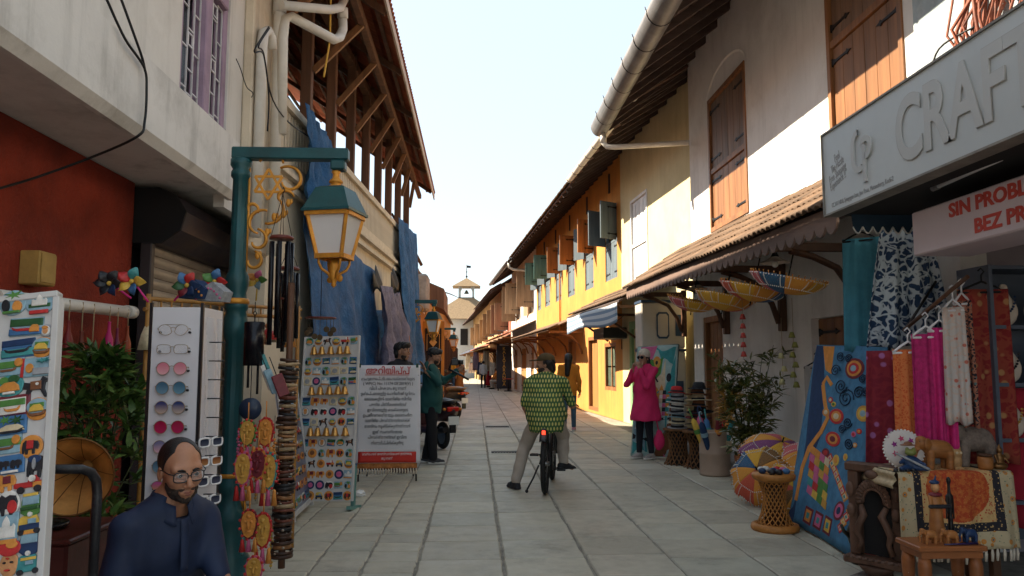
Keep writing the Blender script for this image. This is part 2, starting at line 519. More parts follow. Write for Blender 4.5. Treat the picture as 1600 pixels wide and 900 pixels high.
SN=[slab_mesh(.36,.294,20+k) for k in range(4)]
far=MB();slabs=[]
for c in range(6):
 off=rnd.uniform(-.12,.12)
 for r in range(-2,130):
  y=4.1+off+r*.612+.3;x=(XC[c]+XC[c+1])/2
  slabs.append((math.hypot(x,y),x,y,SM,.612,.597))
for c in range(6):
 off=rnd.uniform(-.08,.08)
 for r in range(-3,60):
  y=4.1+off+r*.308+.15;x=(XN[c]+XN[c+1])/2
  if y<3.2:continue
  slabs.append((math.hypot(x,y)*1.5,x,y,SN,abs(XN[c]-XN[c+1])-.018,.292))
 for r in range(0,95):
  y=22.5+off+r*.612;slabs.append((math.hypot(x,y)*1.5,(XN[c]+XN[c+1])/2,y,SM,abs(XN[c]-XN[c+1])-.018,.597))
slabs.sort(key=lambda q:q[0])
slabs=[q for q in slabs if q[2]>3.2]
for k,(d,x,y,ms,w,l) in enumerate(slabs):
 if k<296:
  me=rnd.choice(ms);s0=.60 if ms is SM else .36
  o=put('paving_slab',me,street,(x,y,rnd.uniform(-.003,.003)),(rnd.uniform(-.004,.004),rnd.uniform(-.004,.004),rnd.uniform(-.004,.004)+(PI if rnd.random()<.5 else 0)))
  o.scale=(w/s0*rnd.uniform(.985,1.0),rnd.uniform(.975,1.0),1)
 else:
  far.bx(x-w/2,x+w/2,y-l/2,y+l/2,-.05,rnd.uniform(-.003,.002))
far.build('paving',pm('far_slabs',(.42,.405,.36),.6,.3,1.7,.4,25,dirt=.5,dcol=(.1,.09,.08),dsc=.9),street,kind='stuff')
GRATE=pm('cast_iron',(.03,.03,.03),.6,.3,8,.3,60,metal=.7)
for(px,py,w) in((797,707,.62),(777,667,.55),(862,613,.5)):
 p=at(px,py,z=0)
 t=thing('drain_grate','','drain grate',(p.x,p.y,.004),group='drain grates set in the paving')
 m=MB();m.bx(-w/2,w/2,-.11,-.09,-.01,.008);m.bx(-w/2,w/2,.09,.11,-.01,.008);m.bx(-w/2,-w/2+.02,-.09,.09,-.01,.008);m.bx(w/2-.02,w/2,-.09,.09,-.01,.008)
 m.build('frame',GRATE,t)
 m=MB()
 for k in range(13):xx=-w/2+.03+(w-.06)*k/12;m.bx(xx-.011,xx+.011,-.09,.09,-.01,.006)
 m.build('bar',GRATE,t,kind='stuff')
 t['label']={797:'iron drain grate in the paving nearest the bicycle',777:'iron drain grate in the paving behind the notice board side',862:'small iron drain grate far up the lane beyond the bicycle rider'}[px]
 # ---------------------------------------------------------------- shared building materials
WHITE=pm('white_limewash',(.80,.78,.75),.9,.06,1.5,.35,24,streak=.35,dirt=.35,dcol=(.38,.33,.27),dsc=.9)
YELLOW=pm('pale_yellow_limewash',(.60,.52,.31),.9,.10,1.2,.25,28,streak=.4,dirt=.35,dcol=(.45,.33,.17),dsc=.8)
ORANGE=pm('orange_limewash',(.52,.235,.05),.9,.16,1.1,.35,26,streak=.5,dirt=.45,dcol=(.38,.16,.05),dsc=.9)
CREAM=pm('cream_plaster',(.66,.57,.44),.9,.12,1.4,.35,26,streak=.6,dirt=.45,dcol=(.34,.24,.15),dsc=1.0)
SLABW=pm('weathered_white_plaster',(.68,.66,.63),.9,.08,1.2,.45,18,streak=.8,dirt=.5,dcol=(.27,.25,.22),dsc=1.1,cracks=.0)
REDW=pm('rough_red_plaster',(.25,.030,.012),.95,.3,2.0,1.0,26,streak=.4,dirt=.5,dcol=(.12,.02,.012),dsc=1.2,dist=.02)
TEAK=wood('warm_teak',(.25,.11,.042),.5)
TEAKD=wood('dark_teak',(.085,.035,.016),.6)
TEAKX=wood('teak_lying',(.22,.09,.03),.6,1)
DARKW=wood('old_dark_rafter',(.06,.04,.035),.8,0)
POSTW=wood('brown_post',(.16,.075,.04),.7)
GREYB=wood('weathered_blue_grey_shutter',(.10,.135,.16),.8,2,.2)
TEALS=wood('faded_teal_shutter',(.10,.23,.21),.7,2,.3)
PALEW=wood('pale_wood_shutter',(.33,.22,.13),.75,2,.25)
WHITEP=wood('peeling_white_paint',(.72,.72,.72),.6,2,.1,dirt=.4)
TILE=pm('clay_roof_tile',(.13,.078,.046),.85,.4,6,.4,40,dirt=.5,dcol=(.06,.045,.035),dsc=4,rnd=.3)
TILER=pm('red_clay_tile',(.36,.10,.045),.85,.3,6,.3,40,dirt=.3,dcol=(.10,.05,.035),dsc=3,rnd=.2)
TILEU=pm('tile_underside',(.10,.055,.045),.9,.4,5,.4,30,rnd=.25)
IRON=pm('black_iron',(.018,.018,.02),.5,.3,8,.2,60,metal=.5)
ZINC=pm('aged_zinc_gutter',(.17,.165,.165),.5,.3,2.5,.15,30,metal=.35,dirt=.5,dcol=(.14,.11,.09),dsc=2)
PVC=pm('white_pvc_pipe',(.66,.63,.57),.45,.08,3,.05,30,dirt=.35,dcol=(.4,.3,.2),dsc=2.5)
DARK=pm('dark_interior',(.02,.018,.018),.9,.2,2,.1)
STONE=pm('rubble_stone',(.24,.22,.2),.95,.35,5,.8,18,dirt=.5,dist=.02)
def tile_mesh(name,w,l,m,n=10,h=.035):
 """One clay tile: two rolls across, lying along local +y (down the slope), raised at its lower edge."""
 q=MB()
 def top(u,v):x=(u-.5)*w;return(x,v*l,h*abs(math.sin(u*2*PI))*(.7+.3*v)+.012*v)
 q.grid(top,n,2,thick=-.014)
 return q.mesh(name,m)
TM=tile_mesh('roof_tile',.235,.40,TILE)
TMR=tile_mesh('roof_tile',.25,.42,TILER)
TMU=tile_mesh('roof_tile',.25,.42,TILER)
def hinge(parent,o,d,L,n,m=None):
 """Strap hinge from o along d (unit) on a face with outward normal n."""
 d=Vector(d);n=Vector(n);up=d.cross(n)
 q=MB();M=frame_mat(o,d,up)
 s=1 if M.to_3x3().col[2].dot(n)>0 else-1
 pts=[(0,-.03),(.05,-.03),(.07,-.016),(L*.75,-.012),(L*.8,-.032),(L*.87,-.012),(L,0),(L*.87,.012),(L*.8,.032),(L*.75,.012),(.07,.016),(.05,.03),(0,.03)]
 q.prism(pts,0,.012*s,M)
 q.tube([Vector(o)-up*.045+n*.006,Vector(o)+up*.045+n*.006],.012,6)
 return q.build('hinge',m or IRON,parent)
def leaf(parent,name,hp,d,w,z0,z1,n,m,planks=3,hinges=2,t=.035,hm=None,hside=1):
 """A shutter leaf hinged at hp (x,y), running along unit d, outward normal n: planks as its own pieces, strap hinges."""
 d=Vector((d[0],d[1],0));n=Vector((n[0],n[1],0));hp=Vector((hp[0],hp[1],0))
 M=Matrix((d,n,Vector((0,0,1)))).transposed().to_4x4();M.translation=hp
 q=MB();q.T=M
 q.bx(.004,w-.004,-t,-.006,z0,z1)
 o=q.build(name,m,parent)
 for k in range(planks):
  q=MB();q.T=M;q.bx(.003+w*k/planks,w*(k+1)/planks-.003,-.006,.006,z0+.004,z1-.004,b=.004)
  q.build('plank',m,o)
 for k in range(hinges):
  z=z0+(z1-z0)*(.14+.72*k/max(1,hinges-1))
  s=hp if hside>0 else hp+d*w
  hinge(o,s+n*.007+Vector((0,0,z)),d*hside,w*.62,n,hm)
 return o
 # ================================================================ RIGHT SIDE OF THE LANE
 # ---- white shop house
XW=3.9;YA,YB=-1.5,13.55
T1=thing('shop_house','white limewashed shop house with teak shutter doors, long gutter and tiled awning','building',(XW,6,0))
O1=(XW,6,0)
HA=(10.62,12.38,3.62,5.86);HB=(6.57,8.05,3.7,6.1);HD=(11.95,13.0,.12,2.25);HN=(7.75,8.75,.9,1.98);HS=(-1.5,5.95,.0,2.5)
m=MB(O1);P=lambda s,z,d:(XW+d,s,z)
wall(m,P,-1,YA,YB,0,7.02,[HA,HB,HD,HN,HS],.22)
m.bx(XW+.221,11,YB-.25,YB,0,7.0);m.bx(10.8,11,YA,YB-.25,0,7.0)
m.add([(XW,YB,0),(XW+.221,YB,0),(XW+.221,YB,7.0),(XW,YB,7.0)],[(3,2,1,0)])
m.build('wall',WHITE,T1)
m=MB(O1)
def arch(u,v):
 a=PI*(1-u);return(XW-.014*(1-v)+.0,(HA[0]+HA[1])/2+math.cos(a)*(.98-.06*v),5.80+math.sin(a)*(.44-.03*v))
m.grid(arch,16,2)
m.bx(XW+.19,XW+.2,HA[0],HA[1],5.8,6.2)
m.build('arch_moulding',WHITE,T1)
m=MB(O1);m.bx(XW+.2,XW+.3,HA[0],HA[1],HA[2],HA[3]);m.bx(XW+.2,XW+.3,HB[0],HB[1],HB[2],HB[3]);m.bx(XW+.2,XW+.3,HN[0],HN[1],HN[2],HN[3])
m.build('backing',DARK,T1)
def shutter_door(T,h,x,m_up,m_lo,n=(-1,0),split=.5,wf=.07,planks=3,midz=None):
 y0,y1,z0,z1=h
 f=MB();ob=T.location
 f=MB(ob);f.bx(x,x+.1,y0,y0+wf,z0,z1);f.bx(x,x+.1,y1-wf,y1,z0,z1);f.bx(x,x+.1,y0+wf,y1-wf,z1-wf,z1);f.bx(x,x+.1,y0+wf,y1-wf,z0,z0+wf)
 zm=midz or z0+(z1-z0)*split
 f.bx(x+.012,x+.1,y0+wf,y1-wf,zm-.04,zm+.04)
 fr=f.build('door_frame',TEAK,T)
 w=(y1-y0-2*wf)/2-.006
 for za,zb,mm in((z0+wf,zm-.04,m_lo),(zm+.04,z1-wf,m_up)):
  leaf(T,'shutter',(x+.045-ob.x,y0+wf+.003-ob.y),(0,1),w,za+.004,zb-.004,n,mm,planks,2)
  leaf(T,'shutter',(x+.045-ob.x,y1-wf-.003-w-ob.y),(0,1),w,za+.004,zb-.004,n,mm,planks,2,hside=-1)
shutter_door(T1,HA,XW-.02,TEAKX if 0 else wood('shaded_teak',(.20,.12,.075),.55),TEAK,midz=4.62)  # upper leaves get a greyer teak: eave shade put into the colour
shutter_door(T1,HB,XW-.02,wood('shaded_teak',(.20,.12,.075)),TEAK,midz=4.95)
# street door, ajar niche shutter, shop recess
m=MB(O1)
for a,b,c,d in((HD[0],HD[0]+.09,.12,2.25),(HD[1]-.09,HD[1],.12,2.25),(HD[0]+.09,HD[1]-.09,2.16,2.25)):m.bx(XW+.02,XW+.16,a,b,c,d)
m.build('door_frame',TEAK,T1)
dd=MB(O1);dd.bx(XW+.1,XW+.14,HD[0]+.09,HD[1]-.09,.12,2.16);dd=dd.build('door',TEAK,T1)
for k in range(4):
 m=MB(O1);w=(HD[1]-HD[0]-.18)/4;m.bx(XW+.085,XW+.0998,HD[0]+.09+w*k+.004,HD[0]+.09+w*(k+1)-.004,.14,2.15,b=.004);m.build('plank',TEAK,dd)
dn=MB(O1);dn.bx(XW+.10,XW+.15,HN[0],HN[1],HN[2],HN[3]);dn=dn.build('niche_shutter',TEAK,T1)
for k in range(5):
 m=MB(O1);w=.2;m.bx(XW+.088,XW+.0998,HN[0]+w*k+.003,HN[0]+w*(k+1)-.003,.92,1.97,b=.003);m.build('plank',TEAK,dn)
hinge(dn,(XW+.085-3.9,8.70-6,1.82),(0,-1,0),.5,(-1,0,0))
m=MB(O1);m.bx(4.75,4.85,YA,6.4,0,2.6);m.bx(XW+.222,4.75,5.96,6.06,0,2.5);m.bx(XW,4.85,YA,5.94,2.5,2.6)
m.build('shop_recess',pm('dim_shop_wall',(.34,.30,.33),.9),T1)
# roof: slope, rafters, battens, gutter with straps, downpipe
XE,ZE,KS=2.52,6.02,.72
rz=lambda x:ZE+(x-XE)*KS
m=MB(O1)
for s in(0,):
 m.add([(XE,YA,rz(XE)+.1),(XE,14.3,rz(XE)+.1),(7.5,14.3,rz(7.5)+.1),(7.5,YA,rz(7.5)+.1),(XE,YA,rz(XE)+.05),(XE,14.3,rz(XE)+.05),(7.5,14.3,rz(7.5)+.05),(7.5,YA,rz(7.5)+.05)],[(0,3,2,1),(4,5,6,7),(0,1,5,4),(1,2,6,5),(3,0,4,7)])
 m.add([(7.5,YA,rz(7.5)+.1),(7.5,14.3,rz(7.5)+.1),(12,14.3,rz(4)+.1),(12,YA,rz(4)+.1)],[(0,3,2,1)])
roof1=m.build('roof',TILEU,T1)
k=0
y=YA+.3
while y<14.3:
 q=MB(O1);q.beam((XE+.02,y,rz(XE)-.035),(4.6,y,rz(4.6)-.035),.07,.11);q.build('rafter',DARKW,roof1);y+=.62
for k in range(7):
 x=XE+.12+k*.30;q=MB(O1);q.bx(x-.025,x+.025,YA,14.28,rz(x)+.022,rz(x)+.048);q.build('batten',DARKW,roof1)
q=MB(O1);q.bx(XE-.0,XE+.03,YA,14.3,rz(XE)-.09,rz(XE)+.06);q.build('fascia',DARKW,roof1)
y=4.0;tn=0
while y<14.2:
 put('roof_tile',TM,roof1,(XE+.26-O1[0],y-O1[1],rz(XE+.26)+.085),(0,0,0)).rotation_euler=Euler((0,-math.atan(KS),0)).to_matrix().to_4x4().__matmul__(Matrix.Rotation(PI/2,4,'Z')).to_euler()
 y+=.236
gut=MB(O1)
def gfun(u,v):
 a=PI+u*PI;return(XE-.15+math.cos(a)*.17,YA+v*(14.25-YA),6.02+math.sin(a)*.2-.02*v)
gut.grid(gfun,12,6,thick=.008)
gut.add([(XE-.15+math.cos(PI+PI*k/12)*.165,14.2,6.0+math.sin(PI+PI*k/12)*.195) for k in range(13)],[list(range(13))])
gut=gut.build('gutter',ZINC,T1)
y=4.5
while y<14.2:
 q=MB(O1);q.tube([(XE-.15+math.cos(PI+k/10*PI)*.182,y,6.01+math.sin(PI+k/10*PI)*.21) for k in range(11)]+[(XE+.02,y,6.1)],.011,5)
 q.tube([(XE-.33,y,6.0),(XE-.345,y+.02,6.06)],.007,5);q.build('strap',IRON,gut);y+=.82
q=MB(O1);q.tube([(XE-.12,14.05,5.86),(XE-.12,14.05,5.62),(XE-.06,14.0,5.53),(XE+.1,13.95,5.51),(XW-.05,13.4,5.45)],.05,10);q.tube([(XE-.12,14.05,5.75),(XE-.12,14.05,5.62)],.062,10);q.build('downpipe',PVC,T1)
# ---- tiled awning over the shop front
AX0,AX1,AY0,AY1,AZ0,AZ1=2.86,3.9,5.85,14.3,2.80,3.52
ASL=(AZ1-AZ0)/(AX1-AX0);AA=math.atan(ASL)
AW=thing('tiled_awning','clay tiled awning with scalloped valance along the white shop house','awning',(3.4,10,2.8),rot=(.021,0,0));OA=(3.4,10,2.8)
az=lambda x:AZ0+(x-AX0)*ASL
m=MB(OA);m.add([(AX0,AY0,AZ0-.03),(AX0,AY1,AZ0-.03),(AX1,AY1,AZ1-.03),(AX1,AY0,AZ1-.03),(AX0,AY0,AZ0),(AX0,AY1,AZ0),(AX1,AY1,AZ1),(AX1,AY0,AZ1)],[(0,1,2,3),(4,7,6,5),(0,4,5,1),(1,5,6,2),(3,7,4,0)])
m.build('boarding',DARKW,AW)
rows=4;ex=(AX1-AX0)/math.cos(AA)/rows
rot=(Matrix.Rotation(-AA,4,'Y')@Matrix.Rotation(PI/2,4,'Z'))
for r in range(rows):
 y=AY0+.118
 while y<AY1:
  x=AX1-(r*ex+0.0)*math.cos(AA)
  e=(Matrix.Rotation(rnd.uniform(-.03,.03),4,'Z')@rot).to_euler()
  sag=.02*math.sin(y*1.3)
  put('roof_tile',TM,AW,(x-OA[0],y-OA[1],az(x)+.012+rnd.uniform(0,.012)-OA[2]+sag*.4),e)
  y+=.235
for y in(7.35,9.45,11.6,14.0):
 b=MB(OA)
 b.bx(XW-.085,XW-.002,y-.05,y+.05,1.88,2.74,b=.008);b.beam((XW-.09,y,2.66),(AX0+.05,y,2.66),.075,.085,b=.006)
 b.tube([(XW-.09,y,1.98),(XW-.17,y,2.22),(XW-.34,y,2.46),(XW-.58,y,2.57),(XW-.8,y,2.625)],[(.05,.035)]*5,8)
 b.prism([(-.05,0),(.05,0),(.03,-.07),(0,-.11),(-.03,-.07)],0,-.08,frame_mat((XW-.002,y,1.88),(0,1,0),(0,0,1))) if 0 else None
 b.build('bracket',TEAKD,AW)
v=MB(OA);pts=[(AY1,0),(AY1,.13),(AY0,.13),(AY0,0)];n=42;st=(AY1-AY0)/n
for k in range(n):
 for j in range(1,9):pts.append((AY0+st*(k+j/8),-.085*math.sin(PI*j/8)**.7 if j<8 else 0))
v.prism(pts[:-1],0,.022,frame_mat((AX0-.012,0,2.66),(0,1,0),(0,0,1)))
v.build('valance',pm('weathered_grey_board',(.19,.125,.10),.8,.3,3,.3,40,dirt=.5,dcol=(.07,.045,.05),dsc=2,stretch=(1,.15,1)),AW)
v=MB(OA);v.beam((AX0+.06,AY0,2.735),(AX0+.06,AY1,2.735),.06,.06);v.build('eave_beam',DARKW,AW)
for y in(10.9,8.0):
 t=thing('pendant_lamp','','lamp',(3.2,y,2.66),group='fluted glass lamps under the tiled awning')
 q=MB();q.tube([(0,0,.1),(0,0,-.03)],.008,6);q.lathe([(.015,0),(.03,-.03),(.045,-.06),(.04,-.075)],n=12);q.build('cap',IRON,t)
 q=MB();q.lathe([(.045,-.062),(.075,-.085),(.13,-.115),(.15,-.125)],n=36,flute=lambda a,z:1+(.10 if z<-.1 else .03)*math.sin(9*a),cap=False);q.build('shade',pm('milk_glass',(.75,.68,.6),.25,.05),t)
 q=MB();q.ball((0,0,-.14),.036,10,8);q.build('bulb',pm('bulb_glass',(.8,.78,.74),.1,.03),t)
 t['label']='fluted glass lamp hanging under the awning above the bell string' if y>9 else 'fluted glass lamp hanging under the awning near the teal cloth'
kb=MB();kb.bx(3.45,3.899,10.0,13.5,-.02,.15,b=.012)
kb.build('kerb',pm('grey_step_stone',(.26,.25,.24),.9,.25,3,.5,25,dirt=.5),kind='structure')
# ---- yellow, orange and further houses stand along a line that bends to the left
RZ=math.atan(.0615);OX,OY=4.18,13.6
LD=Vector((-math.sin(RZ),math.cos(RZ),0));LN=Vector((math.cos(RZ),math.sin(RZ),0))
def s_of(px):
 r=(px-742)/1200.0
 Y=(OX+.0615*OY)/(r+.0615)
 return(Y-OY)/math.cos(RZ)
def house(name,label,s0,s1,ztop,wm,holes,eave=1.2,ks=.62,zeave=None,depth=7,extra=(),tiles=True):
 T=thing(name,label,'building',tuple(Vector((OX,OY,0))+LD*s0),RZ)
 m=MB();L=s1-s0
 wall(m,lambda s,z,d:(d,s,z),-1,0,L,0,ztop,holes,.2)
 m.bx(.201,depth,-.0,.2,0,ztop);m.bx(.201,depth,L-.2,L,0,ztop);m.bx(depth,depth+.2,0,L,0,ztop)
 m.add([(0,0,0),(.201,0,0),(.201,0,ztop),(0,0,ztop),(0,L,0),(.201,L,0),(.201,L,ztop),(0,L,ztop)],[(0,1,2,3),(7,6,5,4)])
 m.build('wall',wm,T)
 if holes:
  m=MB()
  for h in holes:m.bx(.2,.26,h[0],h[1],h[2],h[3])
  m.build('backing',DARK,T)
 ze=zeave or ztop-eave*ks
 z_=lambda x:ze+(x+eave)*ks
 r=MB();r.add([(-eave,-.1,z_(-eave)),(-eave,L+.1,z_(-eave)),(depth/2,L+.1,z_(depth/2)),(depth/2,-.1,z_(depth/2)),(-eave,-.1,z_(-eave)+.05),(-eave,L+.1,z_(-eave)+.05),(depth/2,L+.1,z_(depth/2)+.05),(depth/2,-.1,z_(depth/2)+.05),(depth+1,L+.1,z_(-1)),(depth+1,-.1,z_(-1))],[(0,1,2,3),(4,7,6,5),(0,4,5,1),(1,5,6,2),(3,7,4,0),(7,9,8,6)])
 rf=r.build('roof',TILEU,T)
 n=int(L/.6)
 for k in range(n):
  y=.2+(L-.4)*k/max(1,n-1);q=MB();q.beam((-eave+.03,y,z_(-eave+.03)-.055),(.25,y,z_(.25)-.055),.07,.10);q.build('rafter',DARKW,rf)
 if tiles:
  rt=(Matrix.Rotation(-math.atan(ks),4,'Y')@Matrix.Rotation(PI/2,4,'Z'))
  y=0
  while y<L:
   for rr in(0,1):
    x=-eave+.27+rr*.3
    put('roof_tile',TM,rf,(x,y+.05,z_(x)+.065+rnd.uniform(0,.02)),(Matrix.Rotation(rnd.uniform(-.06,.06),4,'Z')@rt).to_euler())
   y+=.237
 return T
def window_frame(T,h,m,x=.06,w=.06):
 y0,y1,z0,z1=h;q=MB()
 q.bx(x,x+.1,y0,y0+w,z0,z1);q.bx(x,x+.1,y1-w,y1,z0,z1);q.bx(x,x+.1,y0+w,y1-w,z1-w,z1);q.bx(x,x+.1,y0+w,y1-w,z0,z0+w)
 return q.build('window_frame',m,T)
def leaf_at(T,side,h,z0,z1,ang,m,w=None,planks=2):
 """Opened leaf at the near (side=-1) or far (side=1) jamb, swung ang degrees out from closed."""
 w=w or(h[1]-h[0])/2-.02;a=R(ang);y=h[0] if side<0 else h[1]
 d=(-math.sin(a),math.cos(a)*(1 if side<0 else-1));n=(-math.cos(a),-math.sin(a)*(1 if side<0 else-1))
 return leaf(T,'shutter',(-.01,y),d,w,z0,z1,n,m,planks,2)
 # yellow house
L2=s_of(973.5)
hw=(s_of(1017),s_of(990),3.42,5.5)
hd2=(3.6,4.9,0,2.3)
T2=house('yellow_house','pale yellow limewashed house with a tall white panelled window',0,L2,7.05,YELLOW,[hw,hd2],zeave=6.34)
fr=window_frame(T2,hw,WHITEP,-.02)
ym=(hw[0]+hw[1])/2;zm=4.35
q=MB();q.bx(.0,.08,hw[0]+.06,hw[1]-.06,zm-.04,zm+.04);q.build('rail',WHITEP,fr)
for k in range(4):
 a=hw[0]+.07+(hw[1]-hw[0]-.14)*k/4;b=hw[0]+.07+(hw[1]-hw[0]-.14)*(k+1)/4
 for za,zb in((hw[2]+.07,zm-.05),(zm+.05,hw[3]-.07)):
  q=MB();q.bx(.03,.07,a+.01,b-.01,za,zb,b=.006);q.bx(.018,.0298,a+.06,b-.06,za+.08,zb-.08,b=.006);q.build('panel',WHITEP,fr)
gm=MB()
gm.grid(lambda u,v:(-1.30+math.cos(PI+u*PI)*.085,-.15+v*6.6,6.36+math.sin(PI+u*PI)*.085),10,4,thick=.006)
gm=gm.build('gutter',PVC,T2)
for k in range(9):
 q=MB();q.tube([(-1.30+math.cos(PI+j/8*PI)*.095,.1+k*.78,6.36+math.sin(PI+j/8*PI)*.095) for j in range(9)],.009,5);q.build('strap',IRON,gm)
q=MB();q.bx(.0,.12,.95,1.04,2.95,5.2);q.tube([(-.03,2.1,2.6),(-.03,2.1,5.4)],.012,5);q.build('cable_conduit',YELLOW,T2) if 0 else None
# small lean-to with striped banner across the yellow house's door, green jambs
GRN=pm('green_paint',(.20,.36,.18),.7,.15,2,.15,30,dirt=.3)
q=MB();q.bx(-.06,.0,5.0,5.22,0,2.5);q.bx(-.06,0,3.4,3.58,0,2.5);q.bx(-.06,0,3.58,5.0,2.32,2.5);q.build('door_surround',GRN,T2)
q=MB();q.bx(.1,.15,3.6,4.9,0,2.3);q.build('door',TEAKD,T2)
LT=thing('lean_to_roof','small tiled lean-to with a blue striped cloth banner beside the yellow house','awning',tuple(Vector((OX,OY,2.6))+LD*2.2),RZ)
q=MB();q.add([(-1.15,-.3,.12),(-1.15,5.6,.12),(0,5.6,.72),(0,-.3,.72),(-1.15,-.3,.16),(-1.15,5.6,.16),(0,5.6,.76),(0,-.3,.76)],[(0,1,2,3),(4,7,6,5),(0,4,5,1),(1,5,6,2),(3,7,4,0)]);q.build('boarding',DARKW,LT)
for r in range(3):
 y=-.2
 while y<5.6:
  x=-.02-r*.36;a=math.atan(.6/1.15)
  put('roof_tile',TM,LT,(x,y,.76+x*.522+.012+rnd.uniform(0,.01)),(Matrix.Rotation(-a,4,'Y')@Matrix.Rotation(PI/2,4,'Z')).to_euler());y+=.236
def stripes(name,ca,cb,n,axis='Z',wob=0.0,co='UV'):
 T=NT(name);c=T.coords(co);sp=T.n('SeparateXYZ');T.l(c,sp.inputs[0])
 v=T.math('FRACT',T.math('MULTIPLY',sp.outputs[axis],n))
 T.base(T.mix(T.math('GREATER_THAN',v,.55),ca,cb));T.rough(.85);return T.m
q=MB();q.grid(lambda u,v:(-1.17+.03*math.sin(u*9),-.2+u*5.7,.12-v*(.40+.05*math.sin(u*7))),24,6,thick=.006)
q.build('banner',stripes('striped_banner',(.50,.55,.60),(.17,.25,.36),3,'Y'),LT)
q=MB();q.T=Matrix.Translation((-1.185,2.6,-.08));q.T=None
text('ROYAL EMPORIUM',.17,pm('grey_print',(.18,.22,.3),.8),LT,frame_mat((-1.207,2.6,-.07),(0,-1,0),(0,0,1)),.001) if 0 else None
for y in(-.1,2.6,5.4):
 b=MB();b.beam((-.02,y,.05),(-1.1,y,.05),.06,.06);b.beam((-.02,y,-.5),(-.75,y,.0),.05,.05);b.build('bracket',TEAKD,LT)
 # orange house
S3a,S3b=L2,s_of(838)
wins=[]
for px0,px1,zt,zb in((967,948,5.8,3.78),(929,915.5,5.88,3.8),(899,888,5.9,3.85),(877.5,869,5.9,3.9),(859.5,852,5.9,3.9),(845.5,840.5,5.9,3.9)):
 wins.append((s_of(px0)-S3a,s_of(px1)-S3a,zb,zt))
doors=[(s_of(934.5)-S3a,s_of(919)-S3a,0.08,2.3),(s_of(963)-S3a,s_of(945)-S3a,.75,2.05),(s_of(900)-S3a,s_of(888)-S3a,.05,2.35)]
T3=house('orange_house','orange limewashed house with a row of blue grey shuttered windows',S3a,S3b,7.05,ORANGE,wins+doors,zeave=6.32)
for k,h in enumerate(wins):
 fr=window_frame(T3,h,GREYB,.02,.05)
 w=(h[1]-h[0]-.1)/2;zm=h[2]+(h[3]-h[2])*.52
 q=MB();q.bx(.03,.12,h[0]+.05,h[1]-.05,zm-.03,zm+.03);q.build('rail',GREYB,fr)
 leaf(T3,'shutter',(.04,h[0]+.05),(0,1),w,h[2]+.05,zm-.03,(-1,0),GREYB,3,2)
 leaf(T3,'shutter',(.04,h[0]+.05+w),(0,1),w,h[2]+.05,zm-.03,(-1,0),GREYB,3,2,hside=-1)
 q=MB()
 for j in range(5):yy=h[0]+.1+(h[1]-h[0]-.2)*j/4;q.tube([(.1,yy,zm),(.1,yy,h[3]-.05)],.009,5)
 q.build('window_bar',IRON,fr)
 za,zb=zm-.05,h[3]-.02
 if k==0:leaf_at(T3,1,h,za,zb,62,GREYB,.62);leaf_at(T3,-1,h,za,zb,118,GREYB,.55)
 elif k<4:leaf_at(T3,-1,h,za,zb,(112,105,100)[k-1],wood('orange_brown_shutter',(.33,.14,.045)),.55);leaf_at(T3,1,h,za,zb,150,GREYB,.5)  # near leaf orange-brown, far leaf blue-grey
 else:leaf_at(T3,-1,h,za+.1,zb+.1,88,TEALS,.66 if k==4 else .7,2);leaf_at(T3,1,h,za,zb,150,GREYB,.5)
for k,h in enumerate(doors):
 fr=window_frame(T3,h,TEAK,.0,.1)
 dm=wood('ochre_door',(.36,.17,.05)) if k!=1 else TEAKD
 if k==1:
  y0,y1,z0,z1=h
  for i in range(2):
   for j in range(2):q=MB();q.bx(.07,.09,y0+.12+(y1-y0-.2)/2*i,y0+.08+(y1-y0-.2)/2*(i+1),z0+.12+(z1-z0-.2)/2*j,z0+.08+(z1-z0-.2)/2*(j+1));q.build('pane',pm('dusty_glass',(.10,.13,.10),.15,.3),fr)
  q=MB();q.bx(.04,.08,(y0+y1)/2-.03,(y0+y1)/2+.03,z0+.1,z1-.1);q.build('mullion',TEAK,fr)
  continue
 q=MB();q.bx(.12,.17,h[0]+.1,h[1]-.1,h[2],h[3]-.1);d_=q.build('door',dm,T3)
 for j in range(4):ww=(h[1]-h[0]-.2)/4;q=MB();q.bx(.105,.1195,h[0]+.1+ww*j+.005,h[0]+.1+ww*(j+1)-.005,h[2]+.03,h[3]-.12,b=.005);q.build('plank',dm,d_)
for j in range(5):
 q=MB();q.bx(-.04,0,1.1+j*3.0,1.2+j*3.0,6.2,6.75);q.build('wall_plate',DARKW,T3)
q=MB();q.tube([(-.05,9.1,2.6),(-.05,9.1,6.2)],.028,8);q.build('cable_conduit',ORANGE,T3)
tt=thing('awning_light_box','black box lamp fixed above the street window of the orange house','light box',tuple(Vector((OX,OY,2.25))+LD*(S3a-.1)),RZ)
q=MB();q.bx(-.62,-.02,-.45,.75,-.14,.14,b=.015);q.build('housing',pm('black_metal_box',(.02,.02,.022),.5),tt)
q=MB();q.tube([(-.02,.1,-.1),(-.02,.1,-.4)],.012,6);q.tube([(-.5,-.44,.14),(-.02,-.2,.45)],.008,5);q.build('bracket',IRON,tt)
